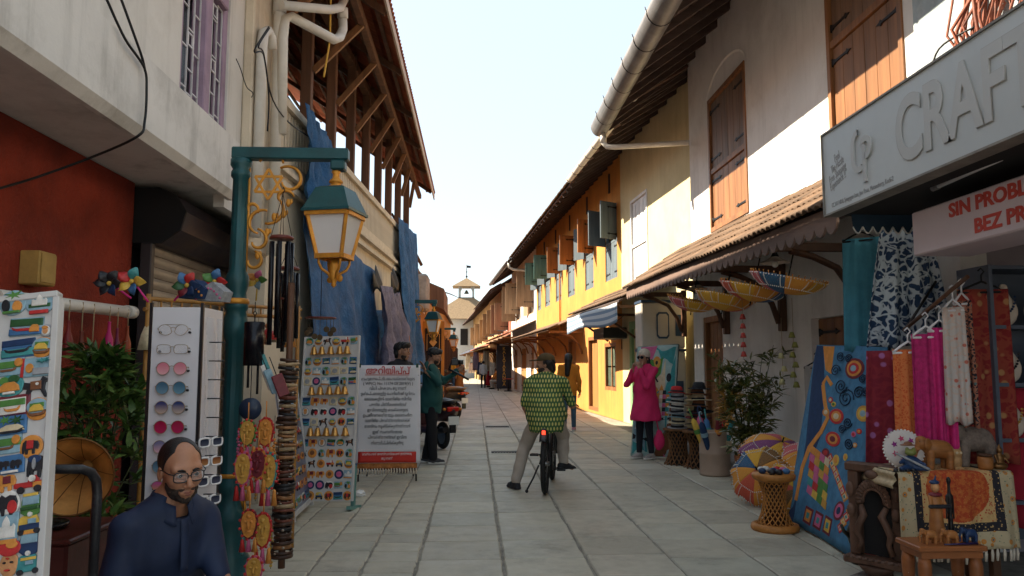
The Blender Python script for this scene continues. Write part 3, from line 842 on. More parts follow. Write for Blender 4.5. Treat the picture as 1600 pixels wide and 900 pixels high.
def lean_to(name,label,s0,s1,z0,z1,out,tiles=True,clothm=None,posts=0,tm=None):
 L=s1-s0;t=thing(name,label,'awning',tuple(Vector((OX,OY,0))+LD*s0),RZ)
 q=MB();q.add([(-out,0,z0),(-out,L,z0),(0,L,z1),(0,0,z1),(-out,0,z0+.04),(-out,L,z0+.04),(0,L,z1+.04),(0,0,z1+.04)],[(0,1,2,3),(4,7,6,5),(0,4,5,1),(1,5,6,2),(3,7,4,0)])
 q.build('canopy',clothm or TILE,t)
 if tiles:
  a=math.atan((z1-z0)/out);q=MB();y=0
  while y<L:
   x=-out+.32
   put('roof_tile',tm or TM,t,(x,y,z0+(x+out)/out*(z1-z0)+.05),(Matrix.Rotation(-a,4,'Y')@Matrix.Rotation(PI/2,4,'Z')).to_euler());y+=.237
 nb=max(2,int(L/1.8))
 for k in range(nb):
  y=.1+(L-.2)*k/(nb-1);b=MB()
  b.beam((-.02,y,z0-.04),(-out+.05,y,z0-.04),.06,.07);b.tube([(-.03,y,z0-.75),(-.12,y,z0-.45),(-.38,y,z0-.18),(-out*.7,y,z0-.08)],.035,6);b.build('bracket',TEAKX,t)
 return t
lean_to('lean_to_roof','long clay tiled lean-to with curved brackets along the orange house',S3a+s_of(912)-S3a,S3b-.2,2.55,3.05,1.15)
# ---- white house with pale shutters, beyond the orange one
S4a,S4b=S3b,(46-OY)/math.cos(RZ)
def win(px0,px1,zb,zt,s0):return(s_of(px0)-s0,s_of(px1)-s0,zb,zt)
w4=[win(833,826,3.9,5.9,S4a),win(812,806,3.9,5.9,S4a),win(834,829,.05,2.3,S4a),win(822,814,.05,2.3,S4a),win(808,803,.05,2.3,S4a)]
T4=house('shuttered_house','white house with pale wooden shutters beyond the orange house',S4a,S4b,7.0,WHITE,w4,zeave=6.25)
for k,h in enumerate(w4[:2]):
 window_frame(T4,h,PALEW,.0,.06)
 leaf_at(T4,-1,h,h[2]+.3,h[3],(95,92)[k],PALEW,.8);leaf_at(T4,1,h,h[2],h[3],(170,90)[k],PALEW,.8)
for h in w4[2:]:
 leaf(T4,'shutter',(.05,h[0]),(0,1),(h[1]-h[0])/2-.01,h[2],h[3],(-1,0),wood('honey_door',(.42,.21,.08)),2,3);leaf(T4,'shutter',(.05,(h[0]+h[1])/2),(0,1),(h[1]-h[0])/2-.01,h[2],h[3],(-1,0),wood('honey_door',(.42,.21,.08)),2,3,hside=-1)
q=MB();q.grid(lambda u,v:(-1.30+math.cos(PI+u*PI)*.11,-.2+v*10.5,6.26+math.sin(PI+u*PI)*.11),10,4,thick=.006);q.build('gutter',ZINC,T4)
q=MB();q.tube([(-1.3,-.1,6.15),(-1.28,-.1,5.95),(-1.1,-.05,5.85),(-.1,-.02,5.8)],.06,8);q.build('downpipe',PVC,T4)
lean_to('lean_to_roof','clay tiled lean-to on brackets along the white shuttered house',S4a+.1,S4b-.2,2.75,3.5,1.6,tm=TMR)
# ---- far houses
TAN=pm('tan_plaster',(.50,.30,.14),.9,.2,.9,.2,20,dirt=.4,dcol=(.2,.12,.07))
S5b,S6b=(63-OY)/math.cos(RZ),(86-OY)/math.cos(RZ)
L5=S5b-S4b;L6=S6b-S5b
h5=[(2.0,3.0,3.6,5.3),(5.0,6.2,3.5,5.4),(8.5,9.5,3.6,5.3),(12.5,13.6,3.6,5.3),(.8,3.6,0,2.4),(5,8,0,2.4),(9.5,13,0,2.4)]
T5=house('terracotta_house','orange brown plastered house with shops below, far along the lane',S4b,S5b,6.7,TAN,h5,zeave=5.9)
q=MB();q.bx(-.02,.0,.1,4.6,3.2,5.9);q.build('red_plaster_bay',pm('brick_red_plaster',(.36,.10,.06),.9),T5)
for k,h in enumerate(h5[:4]):
 window_frame(T5,h,WHITEP,-.03,.07);leaf_at(T5,-1,h,h[2],h[3],95,PALEW,.85);leaf_at(T5,1,h,h[2],h[3],120,GREYB,.6)
h6=[(1.5+3.4*k,2.5+3.4*k,3.4,5.2) for k in range(6)]+[(1+4.4*k,4.2+4.4*k,0,2.4) for k in range(5)]
T6=house('ochre_house','ochre house with narrow dark windows, last of the right-hand row',S5b,S6b,6.6,pm('ochre_plaster',(.56,.34,.14),.9,.2,.9,.2,20,dirt=.4,dcol=(.22,.14,.08)),h6,zeave=5.8,tiles=False)
for k,h in enumerate(h6[:6]):
 window_frame(T6,h,TEAKD,-.03,.07)
 if k%2==0:leaf_at(T6,-1,h,h[2],h[3],100,PALEW,.7)
lean_to('lean_to_roof','steep tiled lean-to over the clothes stalls of the terracotta house',S4b+.4,S5b-.4,2.5,3.3,1.5,tm=TMR)
lean_to('lean_to_roof','dark cloth lean-to over the last stalls of the ochre house',S5b+.4,S6b-2,2.5,3.2,1.6,tiles=False,clothm=pm('dark_tarpaulin',(.05,.06,.10),.7,.3))
cl=[(.5,.5,.5),(.55,.48,.36),(.05,.06,.12),(.35,.05,.10),(.12,.28,.34),(.45,.32,.40),(.5,.22,.06),(.25,.10,.28),(.6,.55,.5),(.06,.1,.2)]
def drape(name,label,group,s,out,z1,w,h,c,seed,rzx=0):
 p=Vector((OX,OY,0))+LD*s-LN*out
 t=thing(name,label,'garment',(p.x,p.y,z1),RZ+rzx,group)
 r=random.Random(seed);ph=r.uniform(0,6)
 q=MB();q.grid(lambda u,v:((u-.5)*w*(.75+.35*v),.04*math.sin(u*17+ph)*(.3+v)+.03,-v*h),18,5,thick=.01)
 q.build('cloth',pm('cloth_%02d'%c,cl[c],.9,.2,5,.2,50),t)
 q=MB();q.tube([(-w*.4,0,.0),(0,0,.07),(w*.4,0,0)],.01,5);q.tube([(0,0,.07),(0,0,.16)],.006,5);q.build('hanger',IRON,t)
k=0
names=['white shirt','cream dress','navy dress','crimson dress','teal dress','mauve dress','orange dress','plum dress','ivory shirt','dark blue shirt']
for i in range(13):
 c=i%10
 drape('hanging_garment','%s hung under the far stall awning, number-free spot %s of the row'%(names[c],'') if 0 else names[c]+(' hung in the nearer half' if i<7 else ' hung in the farther half')+' of the far right clothes stalls'+(', upper rail' if i%2 else ', lower rail'),'garments hung at the far right stalls',S4b+1.5+i*1.7,1.0+(i%3)*.25,2.35 if i%2 else 1.6,.62,.8+.5*(i%2),c,i,.7)
p=Vector((OX,OY,0))+LD*(s_of(797))-LN*.5;p=at(787.5,606,y=43.5);p=Vector((p.x,43.5,0))
t=thing('shop_sign','tall black shop sign with yellow upright lettering','sign',tuple(p),RZ)
q=MB();q.bx(-.42,.42,-.03,.03,.12,2.75,b=.01);q.build('board',pm('black_sign_paint',(.02,.02,.035),.5),t)
q=MB();q.bx(-.36,-.30,-.05,.05,0,.12);q.bx(.30,.36,-.05,.05,0,.12);q.build('foot',IRON,t)
YEL=pm('yellow_letters',(.75,.42,.05),.5)
for k,chx in enumerate('KALATARANGA'):
 text(chx,.26,YEL,t,frame_mat((0,-.032,2.35-k*.2),(1,0,0),(0,0,1)),.003,'letter')
q=MB();q.bx(-.25,.25,-.036,-.031,2.52,2.66);q.build('emblem',pm('grey_print2',(.4,.4,.42),.6),t)
p=at(794,609,y=42.5)
t=thing('stand_table','small red topped stand in front of the black shop sign','table',(p.x,42.5,0))
q=MB();q.bx(-.3,.3,-.2,.2,.66,.70);q.build('tabletop',pm('red_top',(.4,.05,.03),.5),t);q=MB();q.tube([(0,0,.66),(0,0,.05)],.04,8);q.lathe([(.25,0),(.22,.05)],n=12);q.build('leg',IRON,t)
# ---- clock tower at the end of the lane
TW=thing('bell_tower','white bell tower with pyramid roof and weather vane at the end of the lane','tower',(-1.0,88,0));o=TW.location
STW=pm('tower_white',(.62,.62,.6),.9,.1,1,.1,20);TRF=pm('tower_tiles',(.24,.17,.10),.9,.3,5,.5,12,stretch=(1,1,4))
q=MB();q.bx(-3.6,3.4,-3.3,3.3,0,6.6);q.build('wall',STW,TW)
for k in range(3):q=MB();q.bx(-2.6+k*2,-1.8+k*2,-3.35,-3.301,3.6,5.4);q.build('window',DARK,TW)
def pyr(hw0,hw1,z0,z1,m,name,ov=.12):
 q=MB();n=7
 for k in range(n):
  a=hw0+(hw1-hw0)*k/n;b=hw0+(hw1-hw0)*(k+1)/n;za=z0+(z1-z0)*k/n;zb=z0+(z1-z0)*(k+1)/n
  v=[(-a-.04,-a-.04,za),(a+.04,-a-.04,za),(a+.04,a+.04,za),(-a-.04,a+.04,za),(-b,-b,zb+.05),(b,-b,zb+.05),(b,b,zb+.05),(-b,b,zb+.05)]
  q.add(v,[(0,1,5,4),(1,2,6,5),(2,3,7,6),(3,0,4,7),(3,2,1,0),(4,5,6,7)])
 return q.build(name,m,TW)
pyr(4.3,.85,6.45,9.0,TRF,'lower_roof')
q=MB()
for sx in(-1,1):
 for sy in(-1,1):q.bx(sx*.78-.12,sx*.78+.12,sy*.78-.12,sy*.78+.12,8.9,10.35)
q.bx(-.9,.9,-.9,.9,8.85,9.1)
for sy in(-.78,.78):
 for sx in(-1,1):
  for k in range(5):a=k/5*PI/2;q.bx(sx*(.66-.0)-(0 if sx>0 else-.0)-sx*.3*math.sin(a)*.5,sx*.66,sy-.1,sy+.1,9.85+k*.1,9.95+k*.1)
q.build('belfry',pm('belfry_grey',(.34,.38,.38),.8,.2),TW)
q=MB();q.lathe([(.28,0),(.26,.1),(.15,.3),(.1,.42),(0,.45)],(0,0,9.55),12);q.build('bell',pm('old_bronze',(.12,.13,.11),.5,metal=.6),TW)
pyr(1.55,.02,10.3,11.35,TRF,'upper_roof')
q=MB();q.tube([(0,0,11.3),(0,0,12.95)],.045,6);q.ball((0,0,11.55),.13,8,6);q.ball((0,0,12.1),.09,8,6);q.prism([(0,0),(.5,-.05),(.42,-.2),(.5,-.3),(0,-.28)],-.02,.02,frame_mat((.03,0,12.85),(1,0,0),(0,0,1)));q.build('weather_vane',IRON,TW)
# ================================================================ LEFT SIDE OF THE LANE
# ---- near white building on a red ground floor
XR,XU,XS=-2.94,-2.32,-2.2
B1=thing('corner_building','white plastered building with red ground floor and projecting concrete ledge','building',(-3,4,0));OB=(-3,4,0)
hwL=(5.94,7.07,3.5,6.2)
m=MB(OB);wall(m,lambda s,z,d:(XU-d,s,z),1,-3,8.3,3.5,8.0,[hwL],.24)
m.add([(XU,8.3,3.2),(-9,8.3,3.2),(-9,8.3,8.0),(XU,8.3,8.0)],[(0,3,2,1)])
m.build('upper_wall',pm('grey_white_plaster',(.68,.66,.62),.9,.07,1.0,.4,20,streak=.6,dirt=.4,dcol=(.36,.33,.28),dsc=.8),B1)
q=MB(OB);q.bx(XU,XU+.1,7.5,8.28,2.6,7.98,b=.015);q.build('pilaster',CREAM,B1)
m=MB(OB)
m.add([(XS,-3,3.0),(XS,7.1,3.02),(XS,7.1,3.5),(XS,-3,3.5),(XS-.05,-3,2.94),(XS-.05,7.1,2.96),(-3.6,-3,3.0),(-3.6,7.1,3.02),(XU-.1,-3,3.5),(XU-.1,7.1,3.5),(XS-.09,-3,2.94),(XS-.09,7.1,2.96),(XS-.10,-3,3.0),(XS-.1,7.1,3.02)],[(0,3,2,1),(3,8,9,2),(4,0,1,5),(10,4,5,11),(12,10,11,13),(6,12,13,7),(7,13,11,5,1,2,9)])
m.bx(-3.6,XU-.11,7.1,9.5,3.03,3.3);m.bx(XU-.10,XU-.002,7.101,8.3,2.9,3.5)
m.build('ledge',SLABW,B1)
m=MB(OB);m.bx(XR-.3,XR,-3,6.66,0,3.01);m.build('red_wall',REDW,B1)
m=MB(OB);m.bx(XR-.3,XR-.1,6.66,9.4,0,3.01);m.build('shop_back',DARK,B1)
wf=MB(OB);PUR=pm('lilac_window_paint',(.34,.24,.33),.7,.15,3,.15,30,dirt=.4)
y0,y1,z0,z1=hwL
wf.bx(XU-.12,XU-.02,y0,y0+.08,z0,z1,b=.008);wf.bx(XU-.12,XU-.02,y1-.1,y1,z0,z1,b=.008);wf.bx(XU-.12,XU+.012,(y0+y1)/2-.07,(y0+y1)/2+.07,z0,z1,b=.008);wf.bx(XU-.13,XU+.02,y0+.08,y1-.1,4.72,4.86,b=.01);wf.bx(XU-.12,XU-.02,y0+.08,y1-.1,z1-.08,z1)
wf.bx(XU-.03,XU+.05,y0-.06,y1+.08,z0-.06,z0-.001,b=.01)
wf=wf.build('window_frame',PUR,B1)
q=MB(OB);q.bx(XU-.22,XU-.2,y0,y1,z0,z1);q.build('pane',pm('dark_glass',(.02,.022,.035),.12,.2),B1)
for(a,b) in((y0+.09,(y0+y1)/2-.08),((y0+y1)/2+.08,y1-.11)):
 for(c,d) in((z0+.02,4.71),(4.87,5.6)):
  q=MB(OB);xg=XU-.04;t_=.012
  def bar(ya,za,yb,zb):q.beam((xg,ya,za),(xg,yb,zb),t_,t_)
  for i in range(4):yy=a+(b-a)*i/3;bar(yy,c,yy,d)
  nz=7
  for j in range(nz+1):
   zz=c+(d-c)*j/nz
   if j%2:bar(a,zz,a+(b-a)/3,zz);bar(a+(b-a)*2/3,zz,b,zz)
   else:bar(a+(b-a)/3,zz,a+(b-a)*2/3,zz)
   if j<nz:
    h=(d-c)/nz;m1=(a+b)/2;
    if j%3==0:bar(m1-.05,zz+h*.2,m1-.05,zz+h*.8);bar(m1+.05,zz+h*.2,m1+.05,zz+h*.8);bar(m1-.05,zz+h*.2,m1+.05,zz+h*.2);bar(m1-.05,zz+h*.8,m1+.05,zz+h*.8)
  q.build('window_grille',pm('grille_paint',(.6,.58,.6),.5),wf)
  # roller shutter and its octagonal housing
SHM=pm('galvanised_shutter',(.42,.35,.28),.5,.15,3,.1,30,metal=.3,dirt=.4)
SH=thing('roller_shutter','ribbed steel roller shutter under a dark octagonal drum housing','shutter',(-2.86,8,0))
for k in range(24):
 q=MB();z=.12+k*.1
 q.add([(x,y,zz) for y in(-1.22,1.4) for x,zz in((0,z),(.022,z+.02),(.03,z+.05),(.022,z+.08),(0,z+.097))],[(i,i+1,i+6,i+5) for i in range(4)],True)
 q.build('slat',SHM,SH)
for a_,b_ in((-1.3,-1.22),(1.4,1.46)):q=MB();q.bx(-.03,.07,a_,b_,0,2.5,b=.01);q.build('guide_rail',pm('dark_steel',(.06,.055,.06),.5,metal=.5),SH)
q=MB();oc=[(-.26,2.5),(.13,2.5),(.29,2.62),(.33,2.78),(.24,2.93),(.10,2.99),(-.26,2.99)]
q.prism(oc,0,2.75,frame_mat((0,1.5,0),(1,0,0),(0,0,1)));q.build('drum_housing',pm('dark_housing',(.045,.035,.05),.45,.3,3,.1,metal=.5,dirt=.5,dcol=(.2,.12,.06)),SH)
q=MB();q.prism([(x*1.03,z) for x,z in oc],0,.03,frame_mat((0,-1.252,0),(1,0,0),(0,0,1)));q.build('end_cap',pm('shaded_end_cap',(.008,.008,.01),.8),SH)  # near-black colour paints in the shade on the housing end
# wires
def cable(name,label,pts,r=.009,m=None):
 P=[Vector(p) for p in pts];out=[]
 for i in range(len(P)-1):
  p0,p1,p2,p3=P[max(0,i-1)],P[i],P[i+1],P[min(len(P)-1,i+2)]
  for k in range(6):
   t=k/6;out.append(.5*((2*p1)+(p2-p0)*t+(2*p0-5*p1+4*p2-p3)*t*t+(3*p1-p0-3*p2+p3)*t**3))
 out.append(P[-1]);c=sum(P,Vector())/len(P);q=MB(c);q.tube(out,r,6)
 o=q.build(name,m or IRON,None,c);tag(o,label,'cable');return o
fx=lambda px,py,x=-2.17:at(px,py,x=x)
cable('power_cable','black cable drooping down the white ledge and along the soffit to the red wall',[fx(165,-5,-2.2),fx(195,60),fx(225,105),fx(229,140),fx(226,190),fx(215,213),at(150,243,x=-2.5),at(60,276,x=-2.8),at(-10,297,x=-2.9)])
cable('power_cable','second black cable joining the first at the top of the ledge',[fx(188,-5,-2.2),fx(208,50),fx(222,90),fx(227,112)])
# PVC drain pipes on the pilaster
PP=thing('drain_pipes','white pvc drain pipes with elbows on the corner of the near building','pipe',(-2.2,8,4));op=(-2.2,8,4)
def pvc(pts,r,name='pipe',joints=()):
 q=MB(op);q.tube(pts,r,12)
 for j in joints:q.tube(j,r*1.2,12)
 return q.build(name,PVC,PP)
a=at(430,235,x=-2.14);b=at(433,-20,x=-2.14);pvc([(a.x,a.y,2.6),(a.x,a.y,7.6)],.062,joints=[[(a.x,a.y,5.25),(a.x,a.y,5.5)]])
a=at(405,200,x=-2.16);pvc([(a.x,a.y,2.7),(a.x,a.y,4.65),(a.x+.0,a.y+.04,4.8),(a.x+.02,a.y+.12,4.86),(a.x+.03,a.y+.22,4.82),(a.x+.03,a.y+.25,4.72)],.055)
e0=at(445,30,x=-2.08);e1=at(522,62,x=-1.62);e2=at(536,45,x=-1.62);e3=at(535,12,x=-1.62)
pvc([at(440,210,x=-2.08),at(442,60,x=-2.08),e0,at(455,26,x=-2.02),e1,at(531,58,x=-1.62),e2,e3],.055,joints=[[e3,e2+(e3-e2)*.5]])
pvc([at(440,8,x=-2.05),at(515,15,x=-1.65),at(532,12,x=-1.62),at(540,-5,x=-1.62),at(541,-40,x=-1.62)],.05)
cable('yellow_rope','yellow rope hanging over the drain pipe',[at(517,-10,x=-1.66),at(516,40,x=-1.66),at(515,65,x=-1.67),at(506,120,x=-1.67)],.011,pm('yellow_rope',(.6,.33,.05),.8))
for pts,lb in(([(420,42),(402,70),(398,82),(412,86),(420,150),(418,205)],'thin black wire looping down the near drain pipe'),([(421,44),(404,72),(412,84),(424,150),(450,190),(488,217)],'black wire running from the drain pipe across to the balcony')):
 cable('wire',lb,[at(x,y,x=-2.05) for x,y in pts],.008)
cable('wire','short curled wire hanging beside the grilled window',[at(x,y,x=-2.2) for x,y in((369,92),(376,108),(385,135),(395,145),(393,152))],.005)
# ---- balcony building
def bl(y,out=0.0):return-2.2+.059*(y-8.6)+out
B2=thing('balcony_building','cream building with timber posted balcony under a wide tiled roof','building',(-2.2,9,0));O2=(-2.2,9,0)
BY0,BY1=8.32,18.9
m=MB(O2)
def strip(y0,y1,z0,z1,out0,out1=None,back=-.25):
 v=[]
 for y in(y0,y1):
  v+=[(bl(y,out0),y,z0),(bl(y,out0),y,z1),(bl(y,back),y,z1),(bl(y,back),y,z0)]
 m.add(v,[(0,4,5,1),(1,5,6,2),(2,6,7,3),(3,7,4,0),(0,1,2,3),(7,6,5,4)])
strip(BY0,BY1,0,3.45,-.04);m.bx(-9,bl(BY1,-.251),BY1-.25,BY1,0,3.7);m.bx(-9,-8.8,8.4,BY1-.26,0,8.0)
m.build('wall',CREAM,B2)
m=MB(O2)
for za,zb,ou in((3.452,3.52,.05),(3.522,3.60,.0),(3.602,3.66,.08),(3.662,3.74,.02)):strip(BY0,BY1+.0,za,zb,ou)
m.build('moulding',CREAM,B2)
m=MB(O2);strip(BY0,BY1,3.742,3.86,-.02,back=-.14);m.build('parapet_base',CREAM,B2)
y=BY0+.06;RAILM=CREAM
me=MB().bx(-.05,.05,-.035,.035,3.862,4.42,b=.008).mesh('baluster',RAILM)
while y<BY1:put('baluster',me,B2,(bl(y,-.08)-O2[0],y-O2[1],0));y+=.125
m=MB(O2);strip(BY0,BY1,4.422,4.52,.02,back=-.18);m.build('handrail',CREAM,B2)
m=MB(O2);m.add([(bl(BY0,-.26),BY0,3.72),(bl(BY1,-.26),BY1,3.72),(-8.8,BY1,3.72),(-8.8,BY0,3.72)],[(0,3,2,1),(0,1,2,3)]);m.build('balcony_floor',TEAKD,B2)
q=MB(O2);q.bx(-5.2,-5.1,8.5,18.6,3.74,8.55);q.build('sun_blocking_wall',TEAKD,B2)  # added behind the balcony to block sun from reaching the paving
EX,EZ,EK=-1.15,6.1,.66;EY0,EY1=4.0,21.0
ez=lambda x:EZ+(EX-x)*EK
for k,y in enumerate((8.45,9.9,11.2,12.5,13.75,14.95,16.15,17.4,18.7)):
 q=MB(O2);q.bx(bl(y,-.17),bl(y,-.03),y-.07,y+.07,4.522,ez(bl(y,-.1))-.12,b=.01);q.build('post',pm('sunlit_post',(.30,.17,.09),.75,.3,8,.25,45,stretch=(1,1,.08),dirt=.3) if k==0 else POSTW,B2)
 q=MB(O2);q.beam((bl(y,-.02),y,5.3),(-1.52,y,5.95),.055,.08);q.build('strut',TEAKX if 0 else TEAK,B2)
q=MB(O2);q.bx(-1.57,-1.47,7.5,EY1-.4,5.93,6.05,b=.01);q.build('purlin',POSTW,B2)
q=MB(O2);q.add([(bl(8.2,-.16),8.2,ez(bl(8.2))-.26),(bl(8.2,-.04),8.2,ez(bl(8.2))-.26),(bl(19,-.04),19,ez(bl(19))-.26),(bl(19,-.16),19,ez(bl(19))-.26),(bl(8.2,-.16),8.2,ez(bl(8.2))-.12),(bl(8.2,-.04),8.2,ez(bl(8.2))-.12),(bl(19,-.04),19,ez(bl(19))-.12),(bl(19,-.16),19,ez(bl(19))-.12)],[(0,3,2,1),(4,5,6,7),(0,1,5,4),(1,2,6,5),(2,3,7,6),(3,0,4,7)]);q.build('wall_plate',POSTW,B2)
RF=MB(O2)
RF.add([(EX-.03,EY0,ez(EX)+.13),(EX-.03,EY1,ez(EX)+.13),(-5.2,EY1,ez(-5.2)+.13),(-5.2,EY0,ez(-5.2)+.13),(-9.4,EY1,ez(-1.0)+.13),(-9.4,EY0,ez(-1.0)+.13)],[(0,1,2,3),(3,2,4,5)])
RF=RF.build('roof',TILER,B2)
q=MB(O2);q.bx(EX-.012,EX+.014,EY0,EY1,EZ-.11,EZ+.035);q.build('fascia',pm('cream_fascia',(.52,.40,.30),.7,.2),RF)
a=math.atan(EK);rt=Matrix.Rotation(a,4,'Y')@Matrix.Rotation(-PI/2,4,'Z')
cnt=0;rest=MB(O2)
def utile(mb,M):
 mb.T=M;mb.grid(lambda u,v:((u-.5)*.25,v*.42,.035*abs(math.sin(u*2*PI))*(.7+.3*v)+.012*v),6,1,thick=-.014);mb.T=None
for r in range(11):
 x=EX+.06-.40-r*.30;y=EY0+.15
 if r>4:y=7.5
 while y<EY1:
  M=Matrix.Translation((x,y,ez(x)+.035))@rt
  if r<5 and cnt<299 and y>6.3:o=put('roof_tile',TMU,RF);o.matrix_local=Matrix.Translation((-O2[0],-O2[1],-O2[2]))@M;cnt+=1
  else:utile(rest,M)
  y+=.252
rest.build('roof_tiles',TILER,RF,kind='stuff')
for k in range(8):
 x=EX-.2-k*.42;q=MB(O2);q.bx(x-.025,x+.025,6.5,EY1-.02,ez(x)-.03,ez(x)+.012);q.build('batten',POSTW,RF)
for k in range(7):
 y=7.6+k*2.1;q=MB(O2);q.beam((EX-.03,y,ez(EX)-.075),(-4.6,y,ez(-4.6)-.075),.06,.09);q.build('rafter',POSTW,RF)
q=MB(O2)
for k in range(16):zz=5.0+k*.17;q.bx(-4.25,-4.2,8.5,18.5,zz,zz+.05)
q.build('louvre_slats',POSTW,B2,kind='stuff')
# small slatted roof and the low house beyond
SL=thing('slatted_canopy','small slatted timber canopy jutting from the end of the balcony building','canopy',(-1.5,19.6,4.2))
q=MB()
p0=at(621,345,y=19.6)-SL.location;p1=at(654,405,y=19.6)-SL.location
for k in range(9):
 t_=k/8;p=p0.lerp(p1,t_);q2=MB();q2.bx(p.x-.03,p.x+.03,-.5,1.2,p.z,p.z+.03);q2.build('slat',POSTW,SL)
for yy in(-.45,.3,1.1):q.beam((p0.x-.1,yy,p0.z+.15-.05),(p1.x,yy,p1.z-.03),.05,.06)
q.build('rafter',POSTW,SL)
B3=thing('low_house','low cream house with sagging tiled roof beyond the blue tarpaulins','building',(-2,24,0));O3=(-2,24,0)
q=MB(O3);q.bx(-8,-1.95,18.95,30,0,4.25);q.prism([(-7.8,4.251),(-1.97,4.251),(-1.97,4.36),(-3.4,5.12),(-4.9,6.05),(-7.8,4.5)],0,.2,frame_mat((0,20.72,0),(1,0,0),(0,0,1)));q.build('wall',CREAM,B3)
q=MB(O3);q.grid(lambda u,v:(-4.9+v*3.02,19.3+u*10.7,6.2-2.25*v+.5*v*v+.03*math.sin(u*20)),24,8,thick=.12);q.build('roof',TILE,B3)
q=MB(O3);q.bx(-2.4,-1.52,24.5,25.8,3.2,4.35,b=.06);q.build('parapet_block',pm('grey_render',(.33,.31,.29),.95,.3,3,.5,20,dirt=.6),B3)
q=MB(O3);q.add([(-1.52,25.8,3.5),(-1.05,25.8,3.3),(-1.05,29.5,3.3),(-1.52,29.5,3.5),(-1.52,25.8,4.2),(-1.05,25.8,4.0),(-1.05,29.5,4.0),(-1.52,29.5,4.2)],[(0,3,2,1),(4,5,6,7),(0,1,5,4),(1,2,6,5),(2,3,7,6),(3,0,4,7)]);q.build('eave_box',POSTW,B3)
B4=thing('orange_shop_house','low orange shop house with a dark patterned doorway behind the second street lamp','building',(-2,30,0));O4=(-2,30,0)
q=MB(O4);q.bx(-8,-1.9,30.01,60,0,4.6);q.bx(-1.949,-1.86,22,30,0,3.3);q.build('wall',ORANGE,B4)
q=MB(O4);q.grid(lambda u,v:(-4.6+v*2.85,30.1+u*30,6.2-1.7*v),4,3,thick=.12);q.build('roof',TILE,B4)
# doorway with a small diamond panel that faces down the lane
q=MB(O4);q.bx(-1.9,-1.1,27.6,27.75,0,3.0);q.build('wing_wall',ORANGE,B4)
q=MB(O4);q.bx(-1.78,-1.2,27.57,27.598,.4,2.75);q.build('panel',DARK,B4)
q=MB(O4);c=(-1.49,27.555,2.2)
for s_ in(.24,.2):
 pass
q.prism([(0,.17),(.14,0),(0,-.17),(-.14,0)],0,.012,frame_mat((-1.49,27.56,2.25),(1,0,0),(0,0,1)))
for(x0,x1,z0_,z1_) in((-1.72,-1.26,2.53,2.55),(-1.72,-1.26,1.95,1.97),(-1.72,-1.70,1.97,2.53),(-1.28,-1.26,1.97,2.53),(-1.72,-1.26,1.3,1.34)):q.bx(x0,x1,27.56,27.575,z0_,z1_)
q.build('diamond_ornament',pm('gold_paint',(.55,.33,.10),.5),B4)
q=MB(O4)
for k in range(10):q.bx(-1.95,-1.2,31+k*2.6,31.06+k*2.6,0,2.6);
q.build('stall_partition',TEAKD,B4,kind='stuff')
cable('power_cable','cable crossing the sky from the low house to the bell tower',[at(688,455,y=29),at(705,460,y=45),at(716,465,y=80)],.03)
